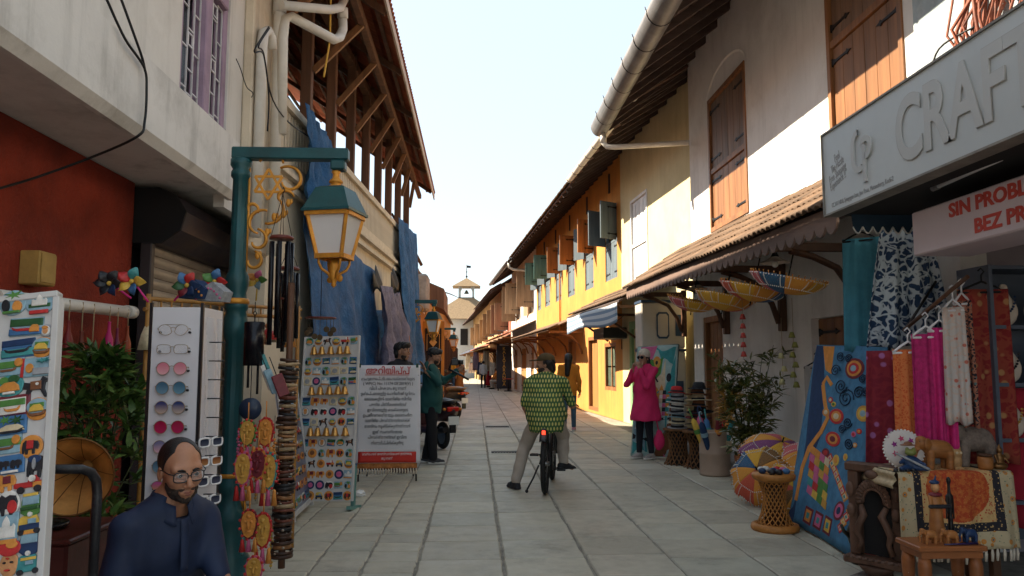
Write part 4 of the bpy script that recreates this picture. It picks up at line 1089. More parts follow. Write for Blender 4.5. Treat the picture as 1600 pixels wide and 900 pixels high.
# ================================================================ STREET LAMPS
LGREEN=pm('lamp_green',(.012,.075,.085),.38,.25,5,.12,60,metal=.15,dirt=.25,dcol=(.05,.06,.05),dsc=6,rnd=.1)
GOLD=pm('lamp_gold',(.62,.27,.035),.42,.25,8,.12,60,metal=.35,dirt=.35,dcol=(.22,.09,.02),dsc=9)
FROST=pm('frosted_pane',(.72,.70,.69),.35,.04,2,.02)
def street_lamp(p,label):
 t=thing('street_lamp',label,'street lamp',p,0,'green and gold street lamps along the left side')
 q=MB();fl=lambda a,z:1-.07*(abs(math.sin(7*a))<.45) if(2.10<z<2.74 or .95<z<1.62) else 1
 q.lathe([(.17,0),(.17,.06),(.15,.08),(.14,.18),(.115,.22),(.11,.42),(.12,.45),(.085,.50),(.07,.60),(.078,.62),(.078,.66),(.066,.69),(.064,.96),(.064,1.30),(.063,1.61),(.075,1.64),(.082,1.70),(.078,1.76),(.066,1.81),(.078,1.83),(.078,1.86),(.068,1.9),(.064,1.94),(.078,2.0),(.076,2.05),(.06,2.09),(.058,2.13),(.054,2.45),(.052,2.73),(.066,2.75),(.066,2.78),(.056,2.80),(.072,2.83),(.072,2.87),(.05,2.88)],n=42,flute=fl)
 q.build('post',LGREEN,t)
 for pr in([(.08,1.862),(.086,1.875),(.08,1.90)],[(.066,.70),(.074,.715),(.066,.73)]):q=MB();q.lathe(pr,n=24);q.build('gold_ring',GOLD,t)
 q=MB();q.bx(-.06,.74,-.045,.045,2.872,2.955,b=.008);q.bx(.62,.72,-.05,.05,2.80,2.871,b=.01);q.build('arm',LGREEN,t)
 q=MB();cx,cz,r=.19,2.70,.108
 for o in(0,PI):
  P=[(cx+r*math.sin(o+2*PI*k/3),0,cz+r*math.cos(o+2*PI*k/3)) for k in range(3)]
  for k in range(3):q.beam(P[k],P[(k+1)%3],.012,.017)
 q.build('star_ornament',GOLD,t)
 def curl(c,r0,r1,a0,a1,n=18):return[(c[0]+(r0+(r1-r0)*k/n)*math.cos(a0+(a1-a0)*k/n),0,c[1]+(r0+(r1-r0)*k/n)*math.sin(a0+(a1-a0)*k/n)) for k in range(n+1)]
 q=MB()
 for pts in(curl((.33,2.73),.105,.05,2.2,-2.9),curl((.30,2.60),.035,.07,3.5,0.2,10),curl((.15,2.42),.10,.07,1.2,4.4),curl((.12,2.30),.085,.03,1.5,-2.9),curl((.08,2.52),.05,.03,-.5,3.4,10),curl((.20,2.53),.11,.09,-1.8,.9,12),curl((.10,2.16),.07,.03,1.4,-3.4),curl((.24,2.83),.12,.05,2.9,.4,10)):
  n=len(pts);q.tube(pts,[.006+.007*math.sin(PI*min(1,.12+.88*k/n)) for k in range(n)],6)
 for c in((.33,2.57),(.19,2.36),(.235,2.47),(.06,2.46),(.13,2.20),(.30,2.49)):
  q.ball((c[0],0,c[1]),(.018,.008,.03),8,6);q.ball((c[0]+.02,0,c[1]+.01),(.012,.007,.02),8,6)
 q.tube([(.055,0,2.08),(.06,0,2.5),(.058,0,2.86)],.008,6)
 q.build('scroll_bracket',GOLD,t)
 q=MB();q.tube(curl((.06,.50),.05,.025,1.8,-2.6,12),.013,6);q.tube(curl((.07,.62),.06,.03,3.6,0,12),.013,6);q.ball((.09,0,.56),(.02,.012,.06),8,6);q.build('leaf_ornament',GOLD,t)
 # lantern, turned a little
 L=MB();T0=Matrix.Translation((.655,0,2.80))@Matrix.Rotation(R(-14),4,'Z')@Matrix.Diagonal((.74,.74,.87,1))@Matrix.Translation((0,0,-2.80));L.T=T0
 L.lathe([(.02,2.81),(.045,2.79),(.03,2.77),(.035,2.74),(.065,2.715),(.065,2.70),(.04,2.69),(.075,2.67),(.09,2.655)],n=18);L.build('finial',GOLD,t)
 def frus(m,a,b,za,zb):
  v=[(-a,-a,za),(a,-a,za),(a,a,za),(-a,a,za),(-b,-b,zb),(b,-b,zb),(b,b,zb),(-b,b,zb)]
  m.add(v,[(0,1,5,4),(1,2,6,5),(2,3,7,6),(3,0,4,7),(3,2,1,0),(4,5,6,7)])
 q=MB();q.T=T0;frus(q,.225,.14,2.47,2.645);frus(q,.14,.10,2.646,2.662);frus(q,.235,.235,2.446,2.468);q.build('lantern_roof',LGREEN,t)
 at_,ab,zt,zb=.195,.12,2.445,2.10
 q=MB();q.T=T0
 for sx in(-1,1):
  for sy in(-1,1):q.beam((sx*at_,sy*at_,zt),(sx*ab,sy*ab,zb),.03,.03)
 for z,a in((zt-.012,at_+.012),(zb,ab+.012)):
  for s in(-1,1):q.bx(-a,a,s*a-.014,s*a+.014,z-.018,z+.018);q.bx(s*a-.014,s*a+.014,-a+.0145,a-.0145,z-.0175,z+.0175)
 q.build('lantern_frame',GOLD,t)
 for k in range(4):
  q=MB();q.T=T0@Matrix.Rotation(k*PI/2,4,'Z');i=.004
  q.add([(-at_,-at_+i,zt-.02),(at_,-at_+i,zt-.02),(ab,-ab+i,zb+.01),(-ab,-ab+i,zb+.01),(-at_,-at_+i+.006,zt-.02),(at_,-at_+i+.006,zt-.02),(ab,-ab+i+.006,zb+.01),(-ab,-ab+i+.006,zb+.01)],[(0,3,2,1),(4,5,6,7),(0,1,5,4),(2,3,7,6)])
  q.build('pane',FROST,t)
 q=MB();q.T=T0
 for k in range(4):
  a=PI/4+k*PI/2;c,s=math.cos(a),math.sin(a)
  q.tube([(c*.15,s*.15,2.09),(c*.15,s*.15,2.05),(c*.12,s*.12,2.0),(c*.06,s*.06,1.97),(c*.03,s*.03,1.93)],.012,6)
 q.lathe([(.035,2.08),(.045,2.04),(.045,1.98),(.05,1.95),(.03,1.91),(.02,1.89),(.026,1.875),(0,1.855)],n=14);q.ball((.06,0,1.93),(.03,.012,.03),8,6);q.ball((-.05,.02,1.92),(.03,.012,.025),8,6)
 q.build('lantern_stem',GOLD,t)
 return t
l1=street_lamp((-1.63,5.32,0),'green and gold street lamp standing among the souvenir racks in front')
l2=dup(l1,(-1.62,17.9,0),0,'green and gold street lamp behind the young man with the camera')
l3=dup(l1,(-1.52,31.5,0),0,'farthest green and gold street lamp, small beyond the parked scooters')
# ================================================================ TARPAULINS
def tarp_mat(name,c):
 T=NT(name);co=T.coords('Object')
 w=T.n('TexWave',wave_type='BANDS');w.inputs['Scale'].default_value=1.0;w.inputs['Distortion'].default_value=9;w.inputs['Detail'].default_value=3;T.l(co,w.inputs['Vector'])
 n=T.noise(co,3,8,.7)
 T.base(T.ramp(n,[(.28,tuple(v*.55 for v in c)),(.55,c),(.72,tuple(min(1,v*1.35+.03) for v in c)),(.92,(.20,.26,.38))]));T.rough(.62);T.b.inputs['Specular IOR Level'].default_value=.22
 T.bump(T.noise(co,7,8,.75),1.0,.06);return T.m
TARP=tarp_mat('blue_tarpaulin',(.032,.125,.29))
TARPG=tarp_mat('grey_mauve_sheet',(.26,.22,.29))
def tarp(label,y0,y1,zt0,zt1,zb0,zb1,out,bulge,seed,m=TARP,n=(46,26),name='tarpaulin'):
 r=random.Random(seed);ph=[r.uniform(0,6) for _ in range(6)]
 def fn(u,v):
  y=y0+(y1-y0)*u;zt=zt0+(zt1-zt0)*u;zb=zb0+(zb1-zb0)*u+.06*math.sin(u*13+ph[0])
  z=zt+(zb-zt)*v
  f=.05*math.sin(u*11+ph[1]+1.5*v)+.035*math.sin(u*26+ph[2]+3*v)+.02*math.sin(u*47+ph[3]-5*v)+.05*math.sin(v*6+u*5+ph[4])
  f+=.06*abs(math.sin((u-v)*7+ph[5]))+.035*abs(math.sin((u*1.7+v)*11+ph[2]))+.018*abs(math.sin((u*.6-v*1.8)*23+ph[3]))
  return(bl(y,out)+f*(.35+v)+bulge*v,y,z)
 p=(bl(y0,out),y0,0);q=MB(p);q.grid(fn,*n,thick=.004)
 o=q.build(name,m,None,p);return tag(o,label,'tarpaulin')
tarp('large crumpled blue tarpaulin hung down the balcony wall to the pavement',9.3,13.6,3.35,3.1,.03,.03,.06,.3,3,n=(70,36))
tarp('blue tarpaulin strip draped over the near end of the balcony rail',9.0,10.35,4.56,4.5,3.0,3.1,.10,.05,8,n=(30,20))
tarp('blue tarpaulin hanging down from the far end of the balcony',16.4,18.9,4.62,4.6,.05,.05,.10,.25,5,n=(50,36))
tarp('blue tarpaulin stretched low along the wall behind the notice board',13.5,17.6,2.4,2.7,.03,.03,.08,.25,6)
tarp('mauve grey sheet hanging on the wall between the blue tarpaulins',12.7,13.9,2.75,2.85,.8,.9,.36,.15,9,TARPG,(26,20),'hanging_sheet')
tarp('narrow pale grey sheet hung beside the mauve one',14.2,14.9,2.75,2.85,1.4,1.5,.34,.1,12,TARPG,(16,16),'hanging_sheet')
for y,z in((13.2,2.95),(15.0,3.15)):
 p=(bl(y,.2),y,z);q=MB(p);r=random.Random(int(y))
 q.grid(lambda u,v:(p[0]+.12*math.sin(3*u)*v,y+(u-.5)*.5+.1*v,z+.25*u-.3*v+.06*math.sin(12*u)),10,6,thick=.004)
 tag(q.build('bunched_sheet',pm('black_sheet',(.012,.014,.02),.5,.3,5,.3,20),None,p),'black scrap of sheeting snagged on the wall, '+('nearer one' if y<14 else 'farther one'),'plastic sheet')
 # ================================================================ NOTICE BOARD
NB=thing('notice_board','white notice board with red and black lettering on a thin black easel','notice board',(-1.09,9.87,0),R(1.5))
PRINT_R=pm('red_print',(.55,.03,.02),.7);PRINT_K=pm('black_print',(.02,.02,.022),.7);PRINT_W=pm('white_print',(.75,.75,.75),.7)
q=MB();r=random.Random(2)
W2=.405
q.grid(lambda u,v:((u-.5)*2*W2+.006*math.sin(v*5),-.06+.012*math.sin(v*7+u*3)+.02*(u>.97)*(v>.9),.23+1.215*v),16,24,thick=.006)
q.build('sheet',pm('white_flex_sheet',(.66,.65,.68),.5,.04,1.5,.08,8),NB)
q=MB();q.grid(lambda u,v:((u-.5)*2*.36,-.064+.012*math.sin((.02+.11*v)*7+u*3)-.002,.235+.135*v),16,4,thick=.002);q.build('red_band',pm('red_band_print',(.55,.03,.02),.55),NB)
for s in(-1,1):
 q=MB();q.tube([(s*.36,.0,0),(s*.355,0,1.46)],.011,8);q.build('leg',IRON,NB);q=MB();q.tube([(s*.30,.45,0),(s*.33,0.0,1.2)],.010,8);q.build('leg',IRON,NB)
 q=MB();q.box((s*.36,-.05,1.44),(.03,.04,.05));q.build('clip',pm('dark_green_clip',(.02,.07,.05),.5),NB)
q=MB();q.tube([(-.36,0,.15),(.36,0,.15)],.009,8);q.build('crossbar',IRON,NB)
q=MB();q.grid(lambda u,v:((u-.5)*.74,-.03+.012*math.sin(u*22),.26-.10*v),30,3,thick=.004);fr=q.build('fringed_cloth',pm('orange_fringe_cloth',(.45,.17,.05),.9,.5,18),NB)
q=MB()
for k in range(22):x=-.36+.72*k/21;q.tube([(x,-.035,.165),(x+.004,-.037,.13),(x,-.035,.09)],[.008,.012,.009],5)
q.build('tassel',pm('cream_tassel',(.6,.52,.42),.9),fr,kind='stuff')
def ml(s):
 """Malayalam typed in the order it is drawn: vowel signs written before the consonant go first."""
 out=[];pre={'\u0d46':'\u0d46','\u0d47':'\u0d47','\u0d48':'\u0d48'};cons=lambda c:'\u0d15'<=c<='\u0d39'
 for ch in s:
  if ch in pre or ch in '\u0d4a\u0d4b':
   j=len(out)-1
   while j>1 and out[j-1]=='\u0d4d':j-=2
   sign=pre.get(ch,'\u0d46' if ch=='\u0d4a' else '\u0d47');out.insert(max(j,0),sign)
   if ch not in pre:out.append('\u0d3e')
  else:out.append(ch)
 return ''.join(out)
y_of=lambda py:1.445-(py-571)/147*1.21
def nline(s,py,w,size,m,k=0):
 text(ml(s),size,m,NB,frame_mat((.0,-.070-.004,y_of(py)),(1,0,0),(0,0,1)),.0015,fit=w,bold=k)
pxm=.81/101
nline('അറിയിപ്പ്',580,69*pxm,.115,PRINT_R,.001)
q=MB();q.bx(-.29,.26,-.078,-.076,y_of(586.2),y_of(585.4));q.build('underline',PRINT_R,NB)
for s,py,w in(('ബഹുമാനപ്പെട്ട ഹൈക്കോടതിയുടെ',592,83),('( WP(C) No: 11174 Of 2019(V) )',599,77),('വിധി പ്രകാരം ജൂ ടൗൺ',606.5,57),('ഉൾപ്പെടെയുള്ള ഹെറിറ്റേജ് ടൂറിസം',614.5,84),('മേഖലകളിൽ വാണിജ്യ സിനിമ',622.5,73),('പരസ്യ ചിത്രീകരണങ്ങൾ',631,58),('ഇവിടെയുള്ള കടക്കാരുടെ',639,63),('ഉപജീവനത്തെയും ദൈനംദിന',647,76),('വാണിജ്യ പ്രവർത്തനങ്ങൾക്ക്',655,70),('തടസ്സം സൃഷ്ടിക്കുന്നതിനാൽ',663.5,71),('ഇത് സംബന്ധമായ',672,46),('പ്രവർത്തനങ്ങൾ ഇവിടെ',680,60),('നിരോധിച്ചിരിക്കുന്നു',688.5,50)):
 nline(s,py,w*pxm,.052,PRINT_K,0)
for s,py,w in(('കേരള ഹാൻഡിക്രാഫ്റ്റ് ഡീലേഴ്സ് & മാനുഫാക്ചേഴ്സ്',698.5,86),('വെൽഫെയർ അസ്സോസിയേഷൻ (KHDMWA)',705,76),('ജൂ ടൗൺ',711.5,17)):
 nline(s,py,w*pxm,.042,PRINT_W,0)
pc=at(562,772,z=.03);q=MB();r=random.Random(4)
q.ball((0,0,0),(.06,.05,.04),12,8);q.v=[[x*(1+r.uniform(-.3,.3)),y*(1+r.uniform(-.3,.3)),z*(1+r.uniform(-.3,.3))] for x,y,z in q.v]
q.sm=[False]*len(q.sm)
tag(q.build('crumpled_paper',pm('white_paper',(.75,.75,.75),.8),None,(pc.x,pc.y,.035)),'crumpled scrap of white paper lying on the paving','paper')
# ================================================================ PEOPLE
def skin(name,c):
 T=NT(name);co=T.coords('Object')
 T.base(T.ramp(T.noise(co,14,5),[(.3,tuple(v*.82 for v in c)),(.7,tuple(v*1.12 for v in c))]));T.rough(.48)
 T.b.inputs['Subsurface Weight'].default_value=.06;T.b.inputs['Subsurface Radius'].default_value=(.02,.008,.004)
 T.bump(T.noise(co,260,3),.12,.001);return T.m
SKIN=skin('brown_skin',(.33,.165,.095));SKIN2=skin('light_brown_skin',(.40,.21,.13))
HAIR=pm('black_hair',(.010,.008,.008),.45,.5,30,.5,160,stretch=(1,1,.15));BEARD=pm('dark_beard',(.04,.026,.02),.8,.6,60,.9,240)
EYEW=pm('eye_white',(.42,.38,.36),.2,.03,bump=0);IRIS=pm('dark_iris',(.015,.008,.005),.1,bump=0)
LIP=pm('lip',(.24,.085,.065),.5,.1)
def cloth(name,c,rough=.9,var=.12,sc=6):
 return pm(name,c,rough,var,sc,.25,120,dist=.002)
def tr(VQ,M):
 A=np.array(M);return VQ[0]@A[:3,:3].T+A[:3,3],VQ[1]
def head_prims(beard=0,fem=0):
 w=.94 if fem else 1
 P=[('e',(0,-.012,.035),(.075*w,.095,.083),None,.0),('e',(0,.028,-.028),(.061*w,.062,.082),None,.03),('e',(0,.036,-.078),(.046*w,.046,.034),None,.025),('e',(0,.072,-.097),(.020,.016,.015),None,.02),('c',(-.045,.072,.026),(.045,.072,.026),.014,.014,.02),('e',(.040,.060,-.022),(.024,.024,.024),None,.02),('e',(-.040,.060,-.022),(.024,.024,.024),None,.02),('-','e',(.031,.099,.006),(.019,.018,.013),None,.012),('-','e',(-.031,.099,.006),(.019,.018,.013),None,.012),('c',(0,.085,.016),(0,.112,-.030),.0085,.0115,.012),('e',(.0125,.101,-.036),(.009,.010,.008),None,.006),('e',(-.0125,.101,-.036),(.009,.010,.008),None,.006),('c',(-.030,.078,.017),(.030,.078,.017),.006,.006,.012),('e',(0,.086,-.066),(.028,.014,.016),None,.012),('-','c',(-.021,.101,-.067),(.021,.101,-.067),.0022,.0022,.003)]
 for s in(-1,1):
  P+=[('c',(s*.017,.089,.0125),(s*.045,.083,.0105),.0058,.0052,.005),('c',(s*.019,.0885,-.0035),(s*.043,.083,-.003),.0045,.004,.004),('e',(s*.076*w,-.004,-.012),(.009,.020,.031),None,.006),('-','e',(s*.086*w,.002,-.008),(.006,.010,.016),None,.004)]
 P+=[('c',(0,-.022,-.06),(0,-.045,-.17),.054*w,.056*w,.03)]
 return P
def hand(w,d,n,curl=.35,thumb=1,s=1.0,spread=.08):
 """Palm and five fingers from the wrist along d, palm facing n; fingers curl towards n."""
 w=Vector(w);d=Vector(d).normalized();n=Vector(n);n=(n-d*n.dot(d)).normalized();sd=d.cross(n)*thumb
 M=Matrix((sd,d,n)).transposed()
 P=[('e',tuple(w+d*.045*s),(.041*s,.052*s,.016*s),np.array(M),.008),('c',tuple(w-d*.03),tuple(w+d*.015),.023*s,.024*s,.012)]
 for k,(o,L) in enumerate(((.029,.068),(.010,.077),(-.010,.072),(-.029,.056))):
  p=w+d*(.085-abs(k-1.3)*.004)*s+sd*o*s;dr=(d+sd*(o*spread*30)).normalized();r=(.0092-.0006*k)*s
  for j,f in enumerate((.45,.32,.23)):
   a=curl*(1 if j==0 else 1.2)*(1+.12*k);ax=sd*thumb
   q_=Matrix.Rotation(a,3,dr.cross(n));dr=(q_@dr).normalized()
   e=p+dr*L*f*s;P.append(('c',tuple(p),tuple(e),r,r*.9,.003));p=e;r*=.9
   n2=n
 p=w+d*.02*s+sd*.034*s;dr=(sd*.75+d*.75+n*.35).normalized()
 for L,r in((.04,.0125),(.032,.0105),(.024,.009)):
  e=p+dr*L*s;P.append(('c',tuple(p),tuple(e),r*s,r*.9*s,.005));p=e;dr=(dr+d*.35+n*.1).normalized()
 return P
def folds(amp,seed,f=1.0,hem=None,top=None,extra=None):
 r=random.Random(seed);k=[(r.uniform(14,34)*f,r.uniform(14,34)*f,r.uniform(18,42)*f,r.uniform(0,6)) for _ in range(5)]
 def post(D,X,Y,Z):
  g=0
  for a,b,c,p in k:g=g+np.sin(a*X+b*Y+c*Z*.6+p+1.3*np.sin(9*Z+7*X+p))
  D=D+amp*g/2
  if hem is not None:D=np.maximum(D,hem-Z+.006*np.sin(40*X+3)+.006*np.sin(33*Y))
  if top is not None:D=np.maximum(D,Z-top)
  if extra is not None:D=extra(D,X,Y,Z)
  return D
 return post
BASE=dict(pelvis=(0,0,.93),belly=(0,.02,1.08),chest=(0,.01,1.27),neck=(0,-.015,1.44),head=(0,.02,1.585))
for s,n in((-1,'l'),(1,'r')):
 BASE.update({'sh'+n:(s*.175,-.01,1.385),'el'+n:(s*.225,-.03,1.10),'wr'+n:(s*.235,.06,.86),'hip'+n:(s*.088,0,.91),'kn'+n:(s*.10,.02,.50),'an'+n:(s*.105,-.03,.09)})
def person(label,loc,rz,J=None,hy=0,hp=0,hr=0,sk=None,scale=1.0,hands=None,res=.012,hres=.0045,fem=0,group=None,torso_r=1.0,feet=True,footdir=None,detail=True,bare_feet=False):
 j=dict(BASE);j.update(J or{})
 t=thing('person',label,'person',loc,rz,group);t.scale=(scale,)*3
 sk=sk or SKIN
 HM=Matrix.Translation(j['head'])@Matrix.Rotation(hy,4,'Z')@Matrix.Rotation(hp,4,'X')@Matrix.Rotation(hr,4,'Y')
 parts=[tr(sdf(head_prims(fem=fem),hres),HM)]
 P=[('c',j['neck'],tuple(Vector(j['neck']).lerp(Vector(j['head']),.45)),.052,.05,.02),('e',j['chest'],(.14*torso_r,.095*torso_r,.17),None,.05),('e',j['belly'],(.125*torso_r,.09*torso_r,.14),None,.05),('e',j['pelvis'],(.135*torso_r,.10*torso_r,.11),None,.05)]
 for n in 'lr':
  P+=[('c',j['neck'],j['sh'+n],.05,.05,.04),('c',j['sh'+n],j['el'+n],.046,.038,.02),('c',j['el'+n],j['wr'+n],.038,.024,.012),('c',j['hip'+n],j['kn'+n],.075,.05,.03),('c',j['kn'+n],j['an'+n],.05,.033,.015)]
  fd=Vector((footdir or{}).get(n,(0,1,0))).normalized();a=Vector(j['an'+n])
  P+=[('c',tuple(a+Vector((0,0,-.035))),tuple(a+fd*.13+Vector((0,0,-.055))),.036,.026,.02)]
 parts.append(sdf(P,res))
 for n,s in(('l',-1),('r',1)):
  if hands and n in hands:d,nn,curl=hands[n][:3]
  else:d,nn,curl=Vector(j['wr'+n])-Vector(j['el'+n]),(-s,.2,0),.35
  parts.append(sdf(hand(j['wr'+n],d,nn,curl,thumb=(hands[n][3] if hands and n in hands and len(hands[n])>3 else(1 if n=='l' else-1))),.0042 if detail else .008))
 body=sdf_obj('body',parts,sk,t)
 t_=dict(t=t,j=j,HM=HM,body=body)
 if detail:
  for s in(-1,1):
   q=MB();q.ball((0,0,0),.0128,12,8);q.m=1;q.lathe([(.0072,0),(.005,.0014),(0,.0018)],(0,0,0),12,M=Matrix.Rotation(-PI/2,3,'X'));
   n=12*9
   for i in range(n,len(q.v)):q.v[i][1]+=.0108
   e=q.build('eye',[EYEW,IRIS],t);e.matrix_local=HM@Matrix.Translation((s*.031,.0815,.006))
   q=MB();q.tube([(s*.014,.094,.0225),(s*.028,.0935,.0285),(s*.048,.080,.0235)],[.0035,.0048,.002],6);e=q.build('eyebrow',HAIR,t);e.matrix_local=HM
  q=MB();q.tube([(-.022,.0915,-.0645),(-.008,.0985,-.0615),(0,.0975,-.063),(.008,.0985,-.0615),(.022,.0915,-.0645)],[.0015,.004,.0035,.004,.0015],8);q.tube([(-.019,.0925,-.0685),(0,.0985,-.0725),(.019,.0925,-.0685)],[.0015,.0052,.0015],8);e=q.build('lips',LIP,t);e.matrix_local=HM
 return t_
def wear(p,name,prims,m,res=.011,post=None,label=None,head=False):
 V=sdf(prims,res,post)
 o=sdf_obj(name,[tr(V,p['HM']) if head else V],m,p['t'],label=label)
 return o
def shirt_prims(j,sleeve='short',loose=.02,hem=None,chest=.15,belly=.145,depth=.105):
 P=[('c',j['neck'],tuple(Vector(j['neck'])-Vector((0,0,.05))),.062,.08,.02),('e',j['chest'],(chest+loose,depth+loose,.20),None,.04),('e',j['belly'],(belly+loose*1.5,depth+loose*1.5,.20),None,.06),('e',j['pelvis'],(belly+.01+loose*1.6,depth+.01+loose*1.6,.16),None,.06)]
 for n in 'lr':
  e=Vector(j['el'+n]);s=Vector(j['sh'+n]);w=Vector(j['wr'+n])
  P+=[('c',j['neck'],j['sh'+n],.055,.058,.05),('c',tuple(s),tuple(s.lerp(e,.85 if sleeve=='short' else 1)),.060,.058 if sleeve=='short' else .052,.03)]
  if sleeve=='long':P+=[('c',tuple(e),tuple(e.lerp(w,.93)),.052,.036,.02)]
  if sleeve=='rolled':P+=[('c',tuple(e),tuple(e.lerp(w,.35)),.052,.048,.02)]
 return P
def trouser_prims(j,r=(.088,.066,.050),end=.93):
 P=[('e',j['pelvis'],(.155,.12,.12),None,.03)]
 for n in 'lr':P+=[('c',j['hip'+n],j['kn'+n],r[0],r[1],.03),('c',j['kn'+n],tuple(Vector(j['kn'+n]).lerp(Vector(j['an'+n]),end)),r[1],r[2],.015)]
 return P
def shoes(p,m,sole=None,footdir=None,pitch=None,low=0):
 for n in 'lr':
  a=Vector(p['j']['an'+n]);fd=Vector((footdir or{}).get(n,(0,1,0))).normalized()
  up=Vector((0,0,1));pr=[('c',tuple(a-up*.02),tuple(a-up*.045),.046,.046,.01),('c',tuple(a-up*.05-fd*.035),tuple(a+fd*.14-up*.058),.040,.033,.02),('e',tuple(a+fd*.07-up*.04),(.042,.042,.036),None,.02)]
  zb=(a-up*.085).z
  V=sdf(pr,.008,lambda D,X,Y,Z:np.maximum(D,np.maximum(zb+.012-Z,Z-(a.z+.035))))
  o=sdf_obj('shoe',[V],m,p['t'])
  pr2=[('c',tuple(a-up*.07-fd*.04),tuple(a+fd*.145-up*.07),.044,.040,.01)]
  V=sdf(pr2,.008,lambda D,X,Y,Z:np.maximum(D,np.maximum(zb-Z,Z-zb-.028)))
  sdf_obj('sole',[V],sole or m,o)
  # ---- man sitting in front
J=dict(pelvis=(0,-.12,.48),belly=(0,-.09,.62),chest=(0,-.02,.78),neck=(0,.015,.945),head=(0,.085,1.075),shr=(.16,.0,.85),shl=(-.145,.0,.85),elr=(.215,.03,.60),ell=(-.16,.16,.60),wrr=(.17,.27,.52),wrl=(-.15,.30,.52),hipr=(.09,-.08,.46),hipl=(-.09,-.08,.46),knr=(.17,.36,.47),knl=(-.17,.36,.47),anr=(.17,.36,.09),anl=(-.17,.36,.09))
pA=person('bearded man in glasses and dark navy shirt, seated in front of the sunglasses rack',(-1.165,3.05,.05),-2.28,J,hy=R(-9),hp=R(-13),hr=R(3),scale=.94,sk=skin('tanned_skin',(.40,.185,.105)),hands={'r':((-.4,.9,-.2),(0,-.2,-1),.3),'l':((.4,.9,-.2),(0,-.2,-1),.3)},hres=.0034,res=.011)
NAVY=cloth('navy_cotton',(.010,.020,.055),.7,.3)
wear(pA,'shirt',shirt_prims(pA['j'],'short',.022,depth=.12,chest=.16,belly=.17)+[('e',(0,.02,.86),(.12,.10,.10),None,.05)],NAVY,0.009,folds(.010,3,.7,extra=lambda D,X,Y,Z:np.maximum(D,-(np.sqrt((X)**2+(Y-.085-.5*(Z-.93))**2)-.052-.0*Z)*(Z>.88)+(Z<=.88)*-1)))
q=MB()
def colr(s):
 def fn(u,v):a=R(200-165*u) if s>0 else R(-20+165*u);r=.070+.026*v;return(math.cos(a)*r*s*(1 if s>0 else 1)*(1 if s>0 else-1),.03+math.sin(a)*r*.95+.02*u,.965-.035*v*(1+.5*u)-.045*u)
 return fn
def collar(u,v):
 a=PI*(1.5-.88)+(2*PI*.88)*u-PI*.38*0;a=R(-250)+R(320)*u
 r=.066+.028*v;f=max(0,math.sin(a))
 return(math.cos(a)*r,.025+math.sin(a)*r*1.05+.015*f,.985-.055*v-.055*f-.02*v*f)
q.grid(collar,32,4,thick=.004);q.build('collar',NAVY,pA['t'])
q=MB();q.grid(lambda u,v:((u-.5)*.032,.128+.03*v-.02*v*v+.006,.885-.2*v),2,8,thick=.004);q.build('placket',NAVY,pA['t'])
wear(pA,'trousers',trouser_prims(pA['j']),cloth('dark_trousers',(.02,.02,.028)),.014,folds(.004,5));shoes(pA,cloth('black_shoe',(.015,.015,.016),.5))
# receding hair, beard, glasses
wear(pA,'hair',[('e',(0,-.016,.034),(.080,.099,.088),None,0)],HAIR,.0035,lambda D,X,Y,Z:np.maximum(np.maximum(D,-(np.sqrt((X/.050)**2+((Y-.105)/.105)**2+((Z-.08)/.070)**2)-1)*.06),np.maximum(Y-.062-.0*Z,np.maximum(-.028-Z-.03*(Y<-.02)+.0*X,(Y-.012)-.35*(Z-.0)))),head=True)
wear(pA,'beard',[('e',(0,.028,-.05),(.0625,.0615,.063),None,0),('e',(0,.038,-.080),(.0475,.0475,.035),None,.02),('e',(0,.073,-.099),(.0225,.0172,.017),None,.015),('c',(-.022,.089,-.0555),(.022,.089,-.0555),.0055,.0055,.006)],BEARD,.0032,lambda D,X,Y,Z:np.maximum(np.maximum(D+.0012*np.sin(300*X)*np.sin(280*Z+90*Y),Z+.050-np.clip((np.abs(X)-.040)*2.9,0,.065)-.0),np.maximum(-(np.sqrt((X/.026)**2+((Z+.067)/.0095)**2)-1)*.01*(Y>.06)-(Y<=.06)*1,-.008-Y-.0)),head=True)
def glasses(p,m,lens,r=.0235,dz=.002,wy=.104,lm=None,thick=.0022,square=True):
 g=MB();
 for s in(-1,1):
  pts=[]
  for k in range(24):
   a=2*PI*k/24;e=.62 if square else 1
   x=math.copysign(abs(math.cos(a))**e,math.cos(a))*r*1.12;z=math.copysign(abs(math.sin(a))**e,math.sin(a))*r*.86
   pts.append((s*.032+x,wy-abs(s*.032+x)*.16,dz+z))
  g.tube(pts,thick,6,closed=True)
  x0=.032+r*1.12;g.tube([(s*x0,wy-x0*.16,dz+.012),(s*.072,wy-.03,dz+.012),(s*.079,.02,dz+.010),(s*.080,-.02,dz-.005)],thick,6)
 g.tube([(-.0075,wy,dz+.004),(0,wy+.003,dz+.007),(.0075,wy,dz+.004)],thick,6)
 o=g.build('spectacles',m,p['t']);o.matrix_local=p['HM']
 for s in(-1,1):
  q=MB();pts=[(s*.032+math.copysign(abs(math.cos(a))**.62,math.cos(a))*r*1.10,dz+math.copysign(abs(math.sin(a))**.62,math.sin(a))*r*.84) for a in[2*PI*k/20 for k in range(20)]]
  q.add([(x,wy-abs(x)*.16,z) for x,z in pts],[list(range(20)) if s<0 else list(range(20))])
  q.build('lens',lens,o)
def glass(name,c=(1,1,1),a=.12,rough=.03):
 if name in MATS:return MATS[name]
 T=NT(name);T.base(c);T.rough(rough);T.b.inputs['Alpha'].default_value=a;T.b.inputs['Specular IOR Level'].default_value=.8
 MATS[name]=T.m;return T.m
BLKP=pm('black_plastic',(.012,.012,.014),.3,.1,bump=.02)
glasses(pA,BLKP,glass('clear_lens',(.7,.75,.8),.14))
t=thing('stool','low wooden stool under the seated man','stool',(-1.085,3.14,.0),-2.498)
